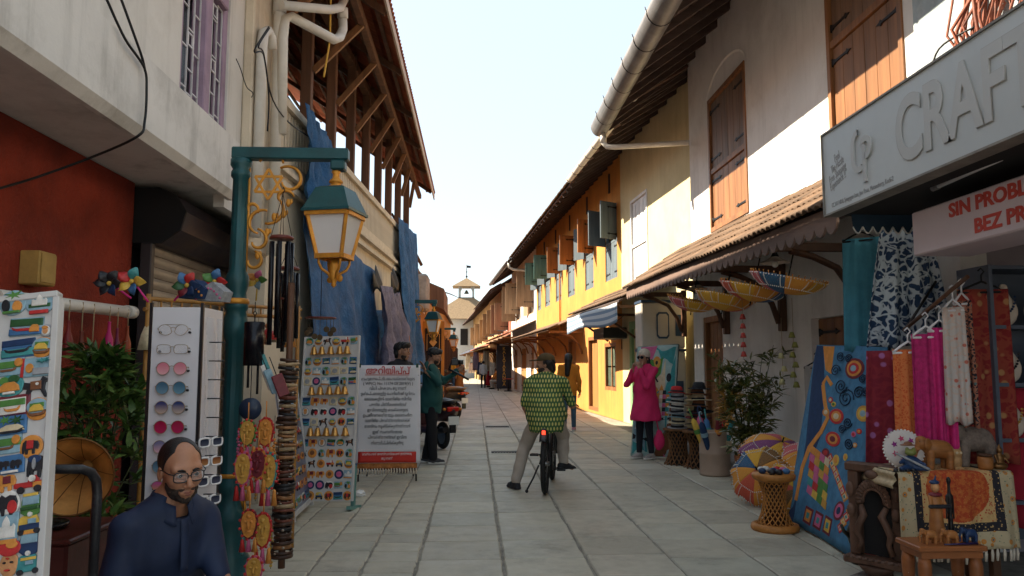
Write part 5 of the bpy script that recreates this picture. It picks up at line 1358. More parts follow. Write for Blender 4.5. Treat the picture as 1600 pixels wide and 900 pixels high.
q=MB();q.bx(-.2,.2,-.18,.18,.345,.385,b=.01);q.build('seat',TEAKD,t)
for sx in(-1,1):
 for sy in(-1,1):q=MB();q.bx(sx*.16-.02,sx*.16+.02,sy*.14-.02,sy*.14+.02,0,.345);q.build('leg',TEAKD,t)
 # ---- rider on the bicycle
BD=Vector((.19,1.08,0)).normalized();BR=math.atan2(-BD.x,BD.y)
b0=Vector((.80,8.83,0))
BK=thing('bicycle','black fat-tyred bicycle with red rear light under the rider','bicycle',tuple(b0),BR)
RUB=pm('tyre_rubber',(.012,.012,.012),.75,.3,20,.4,120);BLKM=pm('black_frame_paint',(.014,.014,.016),.35,.1,bump=.03)
def wheel(y,parent,r=.335):
 q=MB();q.tube([(0,y+(r-.028)*math.cos(a),r+(r-.028)*math.sin(a)) for a in[2*PI*k/40 for k in range(40)]],.029,10,closed=True);w=q.build('wheel',RUB,parent)
 q=MB();q.tube([(0,y+(r-.06)*math.cos(a),r+(r-.06)*math.sin(a)) for a in[2*PI*k/40 for k in range(40)]],.013,6,closed=True);q.build('rim',BLKM,w)
 q=MB();q.tube([(-.05,y,r),(.05,y,r)],.025,10)
 for k in range(24):a=2*PI*k/24;q.tube([(.03*(-1)**k,y,r),(0,y+(r-.065)*math.cos(a),r+(r-.065)*math.sin(a))],.0014,3,cap=False)
 q.build('spoke',pm('steel_spoke',(.3,.3,.3),.3,metal=.9),w,kind='stuff')
wheel(0,BK);wheel(1.09,BK)
q=MB();q.tube([(0,.44,.30),(0,.30,.74)],.018,8);q.tube([(0,.44,.30),(0,.96,.74)],.022,8);q.tube([(0,.32,.66),(0,.93,.82)],.019,8);q.tube([(0,.96,.70),(0,.92,.93)],.02,8)
for s in(-1,1):q.tube([(0,.44,.30),(s*.06,0,.335)],.011,6);q.tube([(0,.32,.66),(s*.06,0,.335)],.009,6);q.tube([(0,.97,.70),(s*.055,.99,.64),(s*.06,1.09,.335)],.015,6)
q.build('frame',BLKM,BK)
q=MB();q.lathe([(0,0),(.09,.01),(.10,.035),(.06,.055),(0,.06)],(0,.22,.76),16);q.ball((0,.36,.80),(.03,.12,.025),10,6);q.tube([(0,.30,.70),(0,.29,.78)],.014,8);q.build('saddle',BLKP,BK)
q=MB();q.tube([(-.30,.84,1.0),(-.18,.90,1.02),(0,.91,.99),(.18,.90,1.02),(.30,.84,1.0)],.012,8);q.tube([(0,.92,.9),(0,.91,.99)],.016,8);q.build('handlebar',BLKM,BK)
q=MB();q.grid(lambda u,v:((u-.5)*.085,.0+(.372)*math.cos(R(60+75*v)),.335+.372*math.sin(R(60+75*v))+.012*math.cos((u-.5)*3)),4,12,thick=.004);q.build('rear_mudguard',BLKP,BK)
q=MB();q.bx(-.028,.028,-.17,-.135,.60,.74,b=.01);q.build('lamp_bracket',BLKP,BK)
T=NT('red_lamp');T.base((.6,.02,.01));T.b.inputs['Emission Color'].default_value=(1,.05,.02,1);T.b.inputs['Emission Strength'].default_value=.6
q=MB();q.bx(-.02,.02,-.18,-.171,.66,.72,b=.004);q.build('rear_light',T.m,BK)
def pedal(side,pz,py):
 q=MB();q.tube([(side*.07,.44,.30),(side*.085,py,pz)],.012,6);c=q.build('crank',BLKM,BK)
 q=MB();x0=side*.10;x1=side*.20
 for yy in(-.045,-.0,.045):q.bx(x0,x1,py+yy-.007,py+yy+.007,pz-.012,pz+.012)
 q.bx(x0,x0+side*.012,py-.0379,py+.0379,pz-.0119,pz+.0119);q.bx(x1-side*.012,x1,py-.0379,py+.0379,pz-.0119,pz+.0119);q.build('pedal',BLKM,c)
pedal(-1,.40,.31);pedal(1,.20,.55);
q=MB();q.lathe([(.09,-.003),(.09,.003)],(0,0,0),24,M=Matrix.Rotation(PI/2,3,'Y'));q.v=[[x+.055,y+.44,z+.30] for x,y,z in q.v];q.build('chainring',BLKM,BK)
q=MB();q.tube([(-.07,-.02,.32),(-.13,-.06,.18),(-.2,-.08,.05)],.010,6);q.ball((-.2,-.085,.04),(.02,.03,.02),8,6);q.build('side_stand',BLKM,BK)
# rider joints in his own frame: at the rear contact, same heading as the bicycle
toL=lambda v:(Matrix.Rotation(-BR,3,'Z')@(Vector(v)-b0))
kl=toL(at(806,700,y=9.12));al=toL((at(800,747,y=9.12)));
J=dict(pelvis=(0,.22,.86),belly=(-.02,.24,.98),chest=(-.03,.29,1.15),neck=(-.02,.31,1.31),head=(-.02,.33,1.46),shr=(.20,.29,1.24),shl=(-.21,.28,1.24),elr=(.30,.36,.97),ell=(-.25,.24,.95),wrr=(.27,.62,.98),wrl=(-.20,.33,.79),hipr=(.10,.24,.83),hipl=(-.10,.24,.83),knr=(.17,.60,.60),knl=(-.27,.38,.50),anr=(.17,.55,.29),anl=(-.37,.30,.09))
pB=person('young man in green patterned shirt and olive cap astride the bicycle, seen from behind',tuple(b0),BR,J,hy=R(88),hp=R(-4),hands={'r':((0,1,-.1),(0,0,-1),.6),'l':((.25,.4,-.85),(.9,0,0),.5)},footdir={'l':(-.6,.8,0),'r':(.75,.5,-.15)},res=.012)
def leafprint():
 T=NT('leaf_print_shirt');c=T.coords('Object',(30,30,30));sp=T.n('SeparateXYZ');T.l(c,sp.inputs[0])
 ang=T.math('MULTIPLY',T.math('ARCTAN2',T.math('ADD',sp.outputs[0],0),T.math('SUBTRACT',sp.outputs[1],8.3)),9.5)
 z=T.math('MULTIPLY',sp.outputs[2],.62)
 row=T.math('FLOOR',z);sh=T.math('MULTIPLY',T.math('MODULO',T.math('ABSOLUTE',row),2.0),.5)
 xx=T.math('ADD',T.math('MULTIPLY',sp.outputs[0],.95),sh)
 u=T.math('SUBTRACT',T.math('FRACT',xx),.5);v=T.math('SUBTRACT',T.math('FRACT',z),.5)
 d=T.math('ADD',T.math('MULTIPLY',T.math('MULTIPLY',u,u),9),T.math('MULTIPLY',T.math('MULTIPLY',v,v),4.6))
 f=T.ramp(d,[(.5,1.0),(.72,0.0)])
 lc=T.ramp(T.noise(c,.25,3),[(.4,(.46,.46,.10)),(.6,(.60,.52,.18))])
 T.base(T.mix(f,(.045,.11,.035),lc));T.rough(.85);T.bump(T.noise(c,8,4),.2,.002);return T.m
wear(pB,'shirt',shirt_prims(pB['j'],'short',.035,chest=.17,belly=.17,depth=.12)+[('c',(0,.2,.95),(0,.16,.74),.19,.20,.06)],leafprint(),.010,folds(.007,8,hem=.68))
wear(pB,'trousers',trouser_prims(pB['j'],(.095,.078,.062),.95),cloth('taupe_chinos',(.44,.37,.31)),.012,folds(.004,4))
shoes(pB,cloth('black_trainers',(.018,.018,.022),.6),footdir={'l':(-.6,.8,0),'r':(.75,.5,-.15)})
for n in 'lr':q=MB();a=Vector(pB['j']['an'+n]);q.tube([a+Vector((0,0,.01)),a+Vector((0,.005,.09))],[.040,.042],12);q.build('sock',cloth('white_sock',(.6,.6,.58)),pB['t'])
wear(pB,'hair',[('e',(0,-.03,.015),(.088,.092,.085),None,0),('e',(0,-.075,-.055),(.072,.045,.065),None,.03)],HAIR,.005,lambda D,X,Y,Z:np.maximum(np.maximum(D+.004*np.sin(110*X+60*Z)+.003*np.sin(140*Y+40*X),Y-.015-(Z>.04)*.03),Z-.07),head=True)
wear(pB,'beard',[('e',(0,.030,-.06),(.064,.062,.062),None,0),('e',(0,.045,-.088),(.048,.048,.034),None,.02)],BEARD,.005,lambda D,X,Y,Z:np.maximum(np.maximum(D,Z+.048-np.clip((np.abs(X)-.04)*2.5,0,.05)),-.0-Y),head=True)
CAPM=cloth('olive_cap',(.085,.055,.022))
wear(pB,'cap',[('e',(0,-.012,.05),(.088,.108,.082),None,0),('e',(0,.13,.052),(.070,.065,.010),None,.012)],CAPM,.005,lambda D,X,Y,Z:np.maximum(D,.040+.06*np.clip(Y-.08,0,1)*-1-Z),head=True)
# ---- woman in pink
RW=math.atan2(.86,-.5)
J=dict(elr=(.20,.20,1.16),wrr=(.075,.20,1.40),ell=(-.20,.20,1.14),wrl=(-.075,.20,1.41),knl=(-.08,.02,.5),knr=(.09,.04,.5),anl=(-.09,-.02,.09),anr=(.10,.05,.09))
PINK=cloth('magenta_cotton',(.62,.022,.12),.8,.12)
pC=person('woman in a long magenta tunic and cream beanie raising both hands to her sunglasses',tuple(at(1010,717,z=0)),math.atan2(.80,-.60),J,hy=R(5),sk=SKIN2,fem=1,scale=.985,hands={'r':((-.25,.1,.9),(-.8,-.3,0),.5,1),'l':((.25,.1,.9),(.8,-.3,0),.5,-1)})
wear(pC,'tunic',shirt_prims(pC['j'],'long',.025)+[('c',(0,0,1.05),(0,0,.66),.165,.235,.05),('c',(0,0,.8),(0,0,.60),.21,.24,.03)],PINK,.011,folds(.008,9,hem=.60))
wear(pC,'trousers',trouser_prims(pC['j'],(.085,.06,.045)),cloth('black_leggings',(.012,.013,.02)),.012)
shoes(pC,cloth('grey_canvas',(.32,.29,.27)),cloth('white_rubber',(.6,.58,.54)))
wear(pC,'hair',[('e',(0,-.025,.02),(.083,.095,.09),None,0),('c',(.02,-.07,-.05),(.03,-.09,-.36),.06,.045,.04),('c',(-.05,-.04,-.06),(-.07,.0,-.26),.035,.03,.03)],HAIR,.006,lambda D,X,Y,Z:np.maximum(D+.004*np.sin(90*X+20*Z),Y-.03+.0*Z),head=True)
wear(pC,'beanie',[('e',(0,-.018,.062),(.088,.104,.085),None,0),('c',(0,-.018,.035),(0,-.018,.04),.092,.092,.01)],cloth('cream_knit',(.55,.47,.38),.95,.2,30),.006,lambda D,X,Y,Z:np.maximum(D+.0015*np.sin(260*X),.028-.1*Y*-1-.02-Z),head=True)
glasses(pC,BLKP,pm('black_lens',(.01,.01,.012),.08,bump=0),.027,square=False)
q=MB();q.box((-.0,.235,1.50),(.03,.012,.09));
t=thing('shoulder_bag','small magenta drawstring bag hanging at the hip of the woman in pink','bag',tuple(at(1030,690,y=11.75)))
V=sdf([('e',(0,0,0),(.08,.05,.13),None,0),('e',(0,0,.12),(.04,.03,.05),None,.03)],.01,folds(.004,2));sdf_obj('pouch',[V],PINK,t)
q=MB();q.tube([(.0,0,.13),(-.05,.05,.45),(-.12,.12,.72)],.009,6);q.build('strap',PINK,t)
# ---- young man with a camera
J=dict(head=(0,.05,1.575),elr=(.22,.16,1.17),wrr=(.10,.42,1.30),ell=(-.26,.06,1.15),wrl=(-.30,.24,1.30),anl=(-.10,-.06,.09),anr=(.10,.04,.09))
J=dict(head=(0,.05,1.575),elr=(.24,.10,1.18),wrr=(.26,-.10,1.37),ell=(-.20,.20,1.20),wrl=(-.10,.42,1.37),anl=(-.10,-.06,.09),anr=(.10,.04,.09))
pD=person('young man in dark green shirt and black trousers holding a camera out on a gimbal',tuple(at(672,724,z=0)),-PI/2+R(6),J,hy=R(-8),hp=R(-14),hands={'r':((.1,-.35,.85),(.3,-.9,0),.12),'l':((.2,.8,.5),(1,0,.2),.85)})
GRNS=cloth('bottle_green_shirt',(.015,.075,.07))
wear(pD,'shirt',shirt_prims(pD['j'],'long',.03)+[('c',(0,0,1.0),(0,-.01,.80),.16,.17,.05)],GRNS,.010,folds(.007,12,hem=.74))
wear(pD,'trousers',trouser_prims(pD['j'],(.09,.075,.062),1.0),cloth('black_trousers',(.010,.010,.013)),.012,folds(.003,4));shoes(pD,cloth('charcoal_shoe',(.03,.03,.035),.6),cloth('white_rubber',(.6,.58,.54)))
wear(pD,'hair',[('e',(0,-.015,.05),(.088,.105,.085),None,0),('e',(0,.07,.085),(.07,.05,.035),None,.03)],HAIR,.005,lambda D,X,Y,Z:np.maximum(D+.005*np.sin(90*X+60*Z)+.005*np.sin(120*Y+70*X),np.maximum(.01-.5*np.clip(Y,-1,1)*-1-.045*(Y<0)-Z,Y-.10)),head=True)
wear(pD,'beard',[('e',(0,.032,-.062),(.060,.058,.058),None,0)],BEARD,.006,lambda D,X,Y,Z:np.maximum(np.maximum(D,Z+.055-np.clip((np.abs(X)-.04)*2.5,0,.05)),.012-Y),head=True)
gp=at(707,573,y=11.33)
t=thing('camera_gimbal','black camera on a stabiliser held out by the young man in green','camera',tuple(gp))
q=MB();q.tube([(-.05,0,-.04),(.12,0,-.12),(.24,-.02,-.19)],.016,8);q.tube([(-.05,0,-.04),(-.02,0,.06),(.02,0,.08)],.013,6);q.build('grip',BLKP,t)
q=MB();q.bx(-.02,.09,-.05,.05,.02,.11,b=.012);q.tube([(.09,0,.065),(.16,0,.065)],.034,14);q.bx(.0,.06,-.03,.03,.111,.135,b=.006);q.build('camera_body',BLKP,t)
# ---- man behind the notice board
J=dict(anl=(-.1,.0,.09),anr=(.1,.02,.09))
pE=person('dark haired man standing behind the notice board, only head and sandals showing',(-1.02,10.75,0),-PI/2+R(-35),J,hy=R(10),hands=None,scale=1.03)
wear(pE,'shirt',shirt_prims(pE['j'],'long',.025),cloth('black_shirt',(.012,.013,.018)),.013,folds(.006,2));wear(pE,'trousers',trouser_prims(pE['j'],(.09,.07,.06),.9),cloth('grey_blue_trousers',(.05,.06,.09)),.014)
wear(pE,'hair',[('e',(0,-.02,.045),(.086,.105,.086),None,0),('e',(0,-.06,-.03),(.075,.05,.07),None,.03),('e',(.0,.06,.09),(.07,.05,.035),None,.03)],HAIR,.005,lambda D,X,Y,Z:np.maximum(D+.005*np.sin(90*X+60*Z)+.005*np.sin(120*Y+70*X),np.maximum(.03-.16*(Y<.0)-Z,Y-.10)),head=True)
wear(pE,'beard',[('e',(0,.030,-.06),(.061,.059,.06),None,0)],BEARD,.006,lambda D,X,Y,Z:np.maximum(np.maximum(D,Z+.05-np.clip((np.abs(X)-.04)*2.5,0,.05)),.0-Y),head=True)
shoes(pE,cloth('brown_sandal',(.09,.04,.03)))
# ---- woman in orange, walking away, and the far figures
J=dict(anl=(-.09,-.16,.12),knl=(-.09,.02,.5),anr=(.09,.16,.09),knr=(.09,.12,.5))
pF=person('woman with long black hair, orange top and jeans walking away beyond the rider',(2.06,16.9,0),R(-12),J,fem=1,detail=False,hres=.008,res=.014)
wear(pF,'top',shirt_prims(pF['j'],'long',.02)+[('c',(0,0,1.0),(0,0,.82),.15,.17,.04)],cloth('orange_cotton',(.55,.19,.02)),.014,folds(.006,3,hem=.78));wear(pF,'trousers',trouser_prims(pF['j'],(.09,.06,.05)),cloth('blue_denim',(.06,.11,.17)),.014)
wear(pF,'hair',[('e',(0,-.025,.03),(.09,.102,.092),None,0),('c',(0,-.08,-.04),(-.02,-.13,-.34),.085,.055,.05)],HAIR,.009,lambda D,X,Y,Z:np.maximum(D,Y-.03),head=True);shoes(pF,cloth('pink_trainers',(.5,.25,.3)),cloth('white_rubber',(.6,.58,.54)))
def far_person(label,px,py,Y,rz,top,low,dress=False,J=None,long=0,sc=1.0):
 p=at(px,py,y=Y);p=person(label,(p.x,Y,0),rz,J,detail=False,hres=.012,res=.022,scale=sc,fem=dress)
 wear(p,'top',shirt_prims(p['j'],'long',.02)+([('c',(0,0,1.0),(0,0,.2),.15,.24,.05)] if dress else[]),top,.022,folds(.006,3,hem=.12 if dress else .80 if not J else None))
 if not dress:wear(p,'trousers',trouser_prims(p['j']),low,.022)
 wear(p,'hair',[('e',(0,-.025,.03),(.09,.105,.09),None,0)]+([('c',(0,-.08,0),(0,-.11,-.3),.06,.05,.04)] if dress else[]),HAIR,.014,lambda D,X,Y,Z:np.maximum(D,Y-.04-.5*np.clip(Z-.03,0,1)),head=True)
 shoes(p,cloth('dark_shoe',(.02,.02,.02)))
 return p
far_person('man in white shirt and dark trousers standing by the far stalls',755,605,49,R(10),cloth('white_cotton',(.6,.62,.64)),cloth('dark_navy_trousers',(.015,.02,.035)))
far_person('woman in crimson dress beside the man in the white shirt',764,604,50.5,R(40),cloth('crimson_cotton',(.35,.012,.03)),None,True)
SEAT=dict(pelvis=(0,-.05,.5),belly=(0,-.03,.65),chest=(0,.03,.85),neck=(0,.06,1.02),head=(0,.12,1.16),shr=(.17,.05,.96),shl=(-.17,.05,.96),elr=(.24,.2,.72),ell=(-.24,.2,.72),wrr=(.1,.36,.62),wrl=(-.1,.36,.62),hipr=(.09,0,.48),hipl=(-.09,0,.48),knr=(.12,.42,.5),knl=(-.12,.42,.5),anr=(.12,.38,.09),anl=(-.12,.38,.09))
far_person('person in orange shirt sitting low beside the black shop sign',778,606,46,R(60),cloth('orange_shirt',(.6,.22,.04)),cloth('pale_trousers',(.45,.42,.38)),J=SEAT)
t=thing('stool','low stool under the seated person in orange far up the lane','stool',(at(778,606,y=46).x,46,0));q=MB();q.bx(-.2,.2,-.2,.2,.34,.38);q.build('seat',TEAKD,t)
for s in(-1,1):q=MB();q.bx(s*.17-.02,s*.17+.02,-.18,.18,0,.34);q.build('leg',TEAKD,t)
far_person('person in yellow top and blue jeans standing beyond the scooters',705,611,39,R(-20),cloth('mustard_cotton',(.62,.30,.03)),cloth('mid_denim',(.05,.10,.18)))
far_person('woman in long rust orange dress beyond the scooters',718,611,40,R(15),cloth('rust_silk',(.45,.15,.03)),None,True)
# ================================================================ SOUVENIR RACKS ON THE LEFT
BLUEP=lambda:pm('m_blue',(.06,.16,.30),.35,.2,20);PALET={'blue':(.05,.15,.32),'pale':(.24,.38,.46),'teal':(.05,.26,.27),'green':(.08,.22,.05),'dgreen':(.025,.09,.03),'orange':(.62,.25,.05),'yellow':(.65,.42,.07),'red':(.48,.03,.03),'white':(.68,.66,.62),'black':(.02,.02,.025),'brown':(.20,.08,.035),'maroon':(.16,.02,.03),'skin':(.58,.28,.12),'navy':(.015,.04,.11),'gold':(.55,.30,.06),'pink':(.55,.12,.25),'grey':(.30,.31,.33),'cream':(.6,.5,.33)}
def pal(c,rough=.4):return pm('enamel_'+c,PALET[c],rough,.22,35,.12,90)
def circ(w,h,n=20):return[(w/2*math.cos(2*PI*k/n),h/2*math.sin(2*PI*k/n)) for k in range(n)]
def rect(w,h):return[(-w/2,-h/2),(w/2,-h/2),(w/2,h/2),(-w/2,h/2)]
def boat(w,h):return[(-w/2,h*.3),(-w*.42,-h*.25),(-w*.25,-h/2),(w*.25,-h/2),(w*.42,-h*.25),(w/2,h*.45),(w*.35,-.0*h),(-w*.35,-.02*h)]
def hull_roof(w,h):return[(-w/2,-h/2),(w/2,-h/2),(w*.44,h*.1),(w*.25,h/2),(-w*.2,h/2),(-w*.44,h*.1)]
def frond(w,h):
 P=[]
 for k in range(14):a=2*PI*k/14;r=.5 if k%2==0 else .18;P.append((w*r*math.cos(a),h*r*math.sin(a)))
 return P
def elep(w,h):return[(x*w,y*h) for x,y in[(-.5,-.1),(-.46,-.42),(-.36,-.45),(-.34,-.12),(-.28,-.5),(-.14,-.5),(-.12,-.2),(.1,-.2),(.12,-.5),(.26,-.5),(.28,-.15),(.45,-.2),(.5,.1),(.4,.38),(.1,.45),(-.1,.36),(-.3,.5),(-.46,.3)]]
def auto(w,h):return[(x*w,y*h) for x,y in[(-.5,-.3),(-.42,.38),(-.3,.5),(.25,.5),(.38,.1),(.5,-.02),(.5,-.32),(.3,-.36),(-.3,-.36)]]
def autof(w,h):return[(x*w,y*h) for x,y in[(-.5,-.25),(-.46,.2),(-.36,.46),(.3,.5),(.46,.2),(.5,-.25),(.2,-.45),(-.2,-.45)]]
def truck(w,h):return[(x*w,y*h) for x,y in[(-.5,-.2),(-.5,.1),(-.05,.1),(-.02,.3),(.1,.5),(.28,.5),(.32,.15),(.5,.1),(.5,-.25),(-.4,-.25)]]
def dome(w,h):return[(x*w,y*h) for x,y in[(-.5,-.5),(-.5,0),(-.42,.12),(-.36,0),(-.2,0),(-.2,.18),(-.1,.38),(0,.5),(.1,.38),(.2,.18),(.2,0),(.36,0),(.42,.12),(.5,0),(.5,-.5)]]
def horse(w,h):return[(x*w,y*h) for x,y in[(-.5,.0),(-.42,.3),(-.1,.22),(.15,.28),(.25,.5),(.5,.32),(.34,.2),(.32,-.1),(.44,-.5),(.34,-.5),(.18,-.12),(-.14,-.1),(-.3,-.5),(-.4,-.46),(-.32,-.05)]]
SH=None
SHAPES=dict(c=circ,r=rect,b=boat,h=hull_roof,f=frond,e=elep,a=auto,A=autof,t=truck,d=dome,s=horse)
PN=dict(c='disc',r='plate',b='hull',h='cabin',f='palm',e='elephant',a='rickshaw',A='rickshaw',t='truck',d='palace',s='horse')
LAYOUTS={'palm disc':[('c',0,0,1,1,'pale'),('r',.1,-.05,.08,.7,'brown'),('f',.05,.28,.8,.4,'green'),('c',.18,-.18,.34,.44,'orange'),('c',-.22,-.12,.26,.5,'black'),('r',0,-.4,.6,.08,'green')],'palace oval':[('c',0,0,1,1,'pale'),('r',0,-.12,.7,.16,'dgreen'),('d',0,.12,.5,.5,'white'),('r',0,-.42,.6,.16,'red')],'red boat':[('r',0,0,1,1,'pale'),('r',0,.22,.98,.4,'dgreen'),('r',0,-.3,.98,.34,'blue'),('b',-.05,-.12,.75,.3,'red'),('h',.28,-.15,.3,.4,'orange')],'face':[('c',0,0,1,1,'grey'),('c',0,.0,.7,.75,'white'),('c',0,-.05,.4,.5,'skin'),('c',0,.2,.44,.25,'orange')],'dark boat':[('r',0,0,1,1,'blue'),('r',0,.3,.98,.35,'navy'),('r',0,-.25,.98,.4,'teal'),('b',0,-.12,.8,.3,'black')],'houseboat':[('c',0,0,1,1,'orange'),('c',0,.1,.9,.7,'pale'),('r',0,.15,.6,.2,'green'),('b',0,-.2,.75,.25,'brown'),('h',0,.02,.6,.3,'yellow')],'lake view':[('r',0,0,1,1,'pale'),('r',0,.12,.98,.4,'green'),('b',-.1,-.15,.7,.25,'brown'),('c',.32,.2,.3,.5,'orange')],'portrait scene':[('r',0,0,1,1,'pale'),('r',-.44,0,.1,1,'red'),('c',-.2,-.05,.26,.5,'orange'),('r',.2,-.25,.55,.35,'grey'),('f',.25,.3,.5,.3,'teal')],'boat oval':[('c',0,0,1,1,'teal'),('c',-.2,.25,.35,.35,'green'),('c',.15,.28,.4,.35,'dgreen'),('h',0,-.05,.75,.4,'orange'),('r',0,-.32,.4,.1,'white')],'horse':[('s',0,0,1,1,'black'),('r',.02,.1,.4,.4,'brown'),('c',.08,.15,.12,.14,'white')],'red frame':[('r',0,0,1,1,'maroon'),('r',0,0,.78,.72,'white'),('r',0,.15,.76,.3,'green'),('b',0,-.14,.5,.25,'orange')],'palms':[('r',0,0,1,1,'blue'),('f',-.2,.2,.5,.5,'green'),('f',.18,.15,.5,.5,'dgreen'),('h',.05,-.2,.8,.3,'cream'),('b',0,-.35,.9,.2,'black')],'elephant disc':[('c',0,0,1,1,'orange'),('e',0,-.02,.72,.62,'black'),('r',-.02,.08,.28,.36,'red')],'elephants':[('r',0,0,1,1,'blue'),('e',-.22,0,.42,.5,'black'),('e',.22,-.02,.42,.5,'black'),('r',0,-.4,.6,.12,'white')],'black elephant':[('e',0,0,1,1,'black'),('c',-.1,.3,.7,.35,'navy'),('c',-.1,.1,.2,.5,'grey')],'orange elephant':[('e',0,0,1,1,'orange'),('r',.05,.15,.4,.4,'maroon')],'truck':[('t',0,.05,1,.9,'red'),('r',.3,-.05,.35,.3,'orange'),('c',-.25,-.3,.24,.4,'black'),('c',.3,-.3,.24,.4,'black'),('c',.12,.3,.2,.4,'white')],'seated elephant':[('c',0,0,1,1,'white'),('e',0,-.05,.85,.8,'black'),('c',.2,-.15,.4,.5,'red')],'green rickshaw':[('A',0,0,1,1,'green'),('r',0,.22,.8,.36,'pale'),('r',0,.44,.7,.12,'yellow'),('c',0,-.35,.22,.2,'white'),('r',0,-.1,.9,.12,'dgreen')],'blue palace':[('r',0,0,1,1,'pale'),('d',0,.05,.8,.7,'white'),('r',0,-.42,.98,.14,'orange')],'side rickshaw':[('a',0,0,1,1,'yellow'),('r',.0,-.1,.8,.3,'navy'),('r',.1,.18,.3,.26,'pale'),('c',-.3,-.36,.24,.3,'black'),('c',.32,-.36,.24,.3,'black')],'blue rickshaw':[('A',0,0,1,1,'navy'),('r',0,.22,.8,.36,'pale'),('r',0,.44,.7,.12,'orange'),('c',0,-.35,.22,.2,'white')],'turban lady':[('c',0,-.15,.8,.66,'skin'),('c',0,.28,.95,.45,'red'),('c',.1,.36,.5,.2,'orange'),('c',-.16,-.1,.1,.06,'black'),('c',.16,-.1,.1,.06,'black'),('c',0,-.3,.2,.06,'red'),('c',0,.0,.05,.05,'red')],'teal rickshaw':[('a',0,0,1,1,'teal'),('r',.0,.3,.6,.15,'yellow'),('r',.05,.1,.3,.2,'pale'),('c',-.3,-.36,.24,.3,'black'),('c',.32,-.36,.24,.3,'black')],'brass bell':[('c',0,0,1,1,'gold')],'plain tile':[('r',0,0,1,1,'cream'),('c',0,0,.6,.6,'grey')],'orange disc':[('c',0,0,1,1,'orange'),('c',0,.05,.5,.5,'brown')],'violet disc':[('c',0,0,1,1,'navy'),('c',0,0,.6,.6,'pink')]}
MESHC={}
def magnet(kind,label,M,w,h,group,th=.0055):
 """A relief fridge magnet: base and layered pieces, each its own part."""
 t=thing('fridge_magnet',label,'magnet',M.translation,0,group);t.rotation_euler=M.to_euler()
 for k,(s,x,y,sw,sh,c) in enumerate(LAYOUTS[kind]):
  key=(kind,k,round(w,3),round(h,3))
  if key not in MESHC:
   q=MB();P=[(x*w+a,y*h+b) for a,b in SHAPES[s](sw*w,sh*h)];z0=0 if k==0 else th*.6+.0008*k;z1=th+.0022*k
   n=len(P);cx=sum(p[0] for p in P)/n;cy=sum(p[1] for p in P)/n;I=[(cx+(a-cx)*.9,cy+(b-cy)*.9) for a,b in P]
   q.add([(a,b,z0) for a,b in P]+[(a,b,z1*.72+z0*.28) for a,b in P]+[(a,b,z1) for a,b in I],[(i,(i+1)%n,n+(i+1)%n,n+i) for i in range(n)]+[(n+i,n+(i+1)%n,2*n+(i+1)%n,2*n+i) for i in range(n)]+[[2*n+i for i in range(n)]])
   MESHC[key]=q.mesh(PN[s] if k else 'base',pal(c))
  put(PN[s] if k else 'base',MESHC[key],t)
 return t
 # ---- magnet board in the near corner
tr_=at(92,458,y=2.26);br_=at(66,905,y=2.08)
up=(tr_-br_).normalized();xd=Vector((1,.0,0));xd=(xd-up*xd.dot(up)).normalized();nn=xd.cross(up);H=(tr_-br_).length
if nn.y>0:nn=-nn
BM=Matrix((xd,up,nn)).transposed().to_4x4();BM.translation=br_
MBD=thing('magnet_board','white framed board of souvenir magnets leaning in the near left corner','display board',br_)
MBD.rotation_euler=BM.to_euler()
CREAMB=pm('cream_board',(.56,.55,.54),.55,.1,2,.1,30,dirt=.35,dcol=(.3,.27,.23),dsc=3)
q=MB();q.bx(-.62,0,-.75,H,-.02,0.0);q.build('panel',CREAMB,MBD)
for a,b,c,d in((-.62,0,H-.012,H+.006),(-.012,.006,-.75,H-.0125)):q=MB();q.bx(a,b,c,d,-.024,.01,b=.002);q.build('frame',CREAMB,MBD)
def on_board(px,py):
 d=_f+_r*((px-800)/F)+_u*((450-py)/F);o=Vector((0,0,CH));t=(br_-o).dot(nn)/d.dot(nn);return o+d*t
GM='souvenir magnets on the near white board'
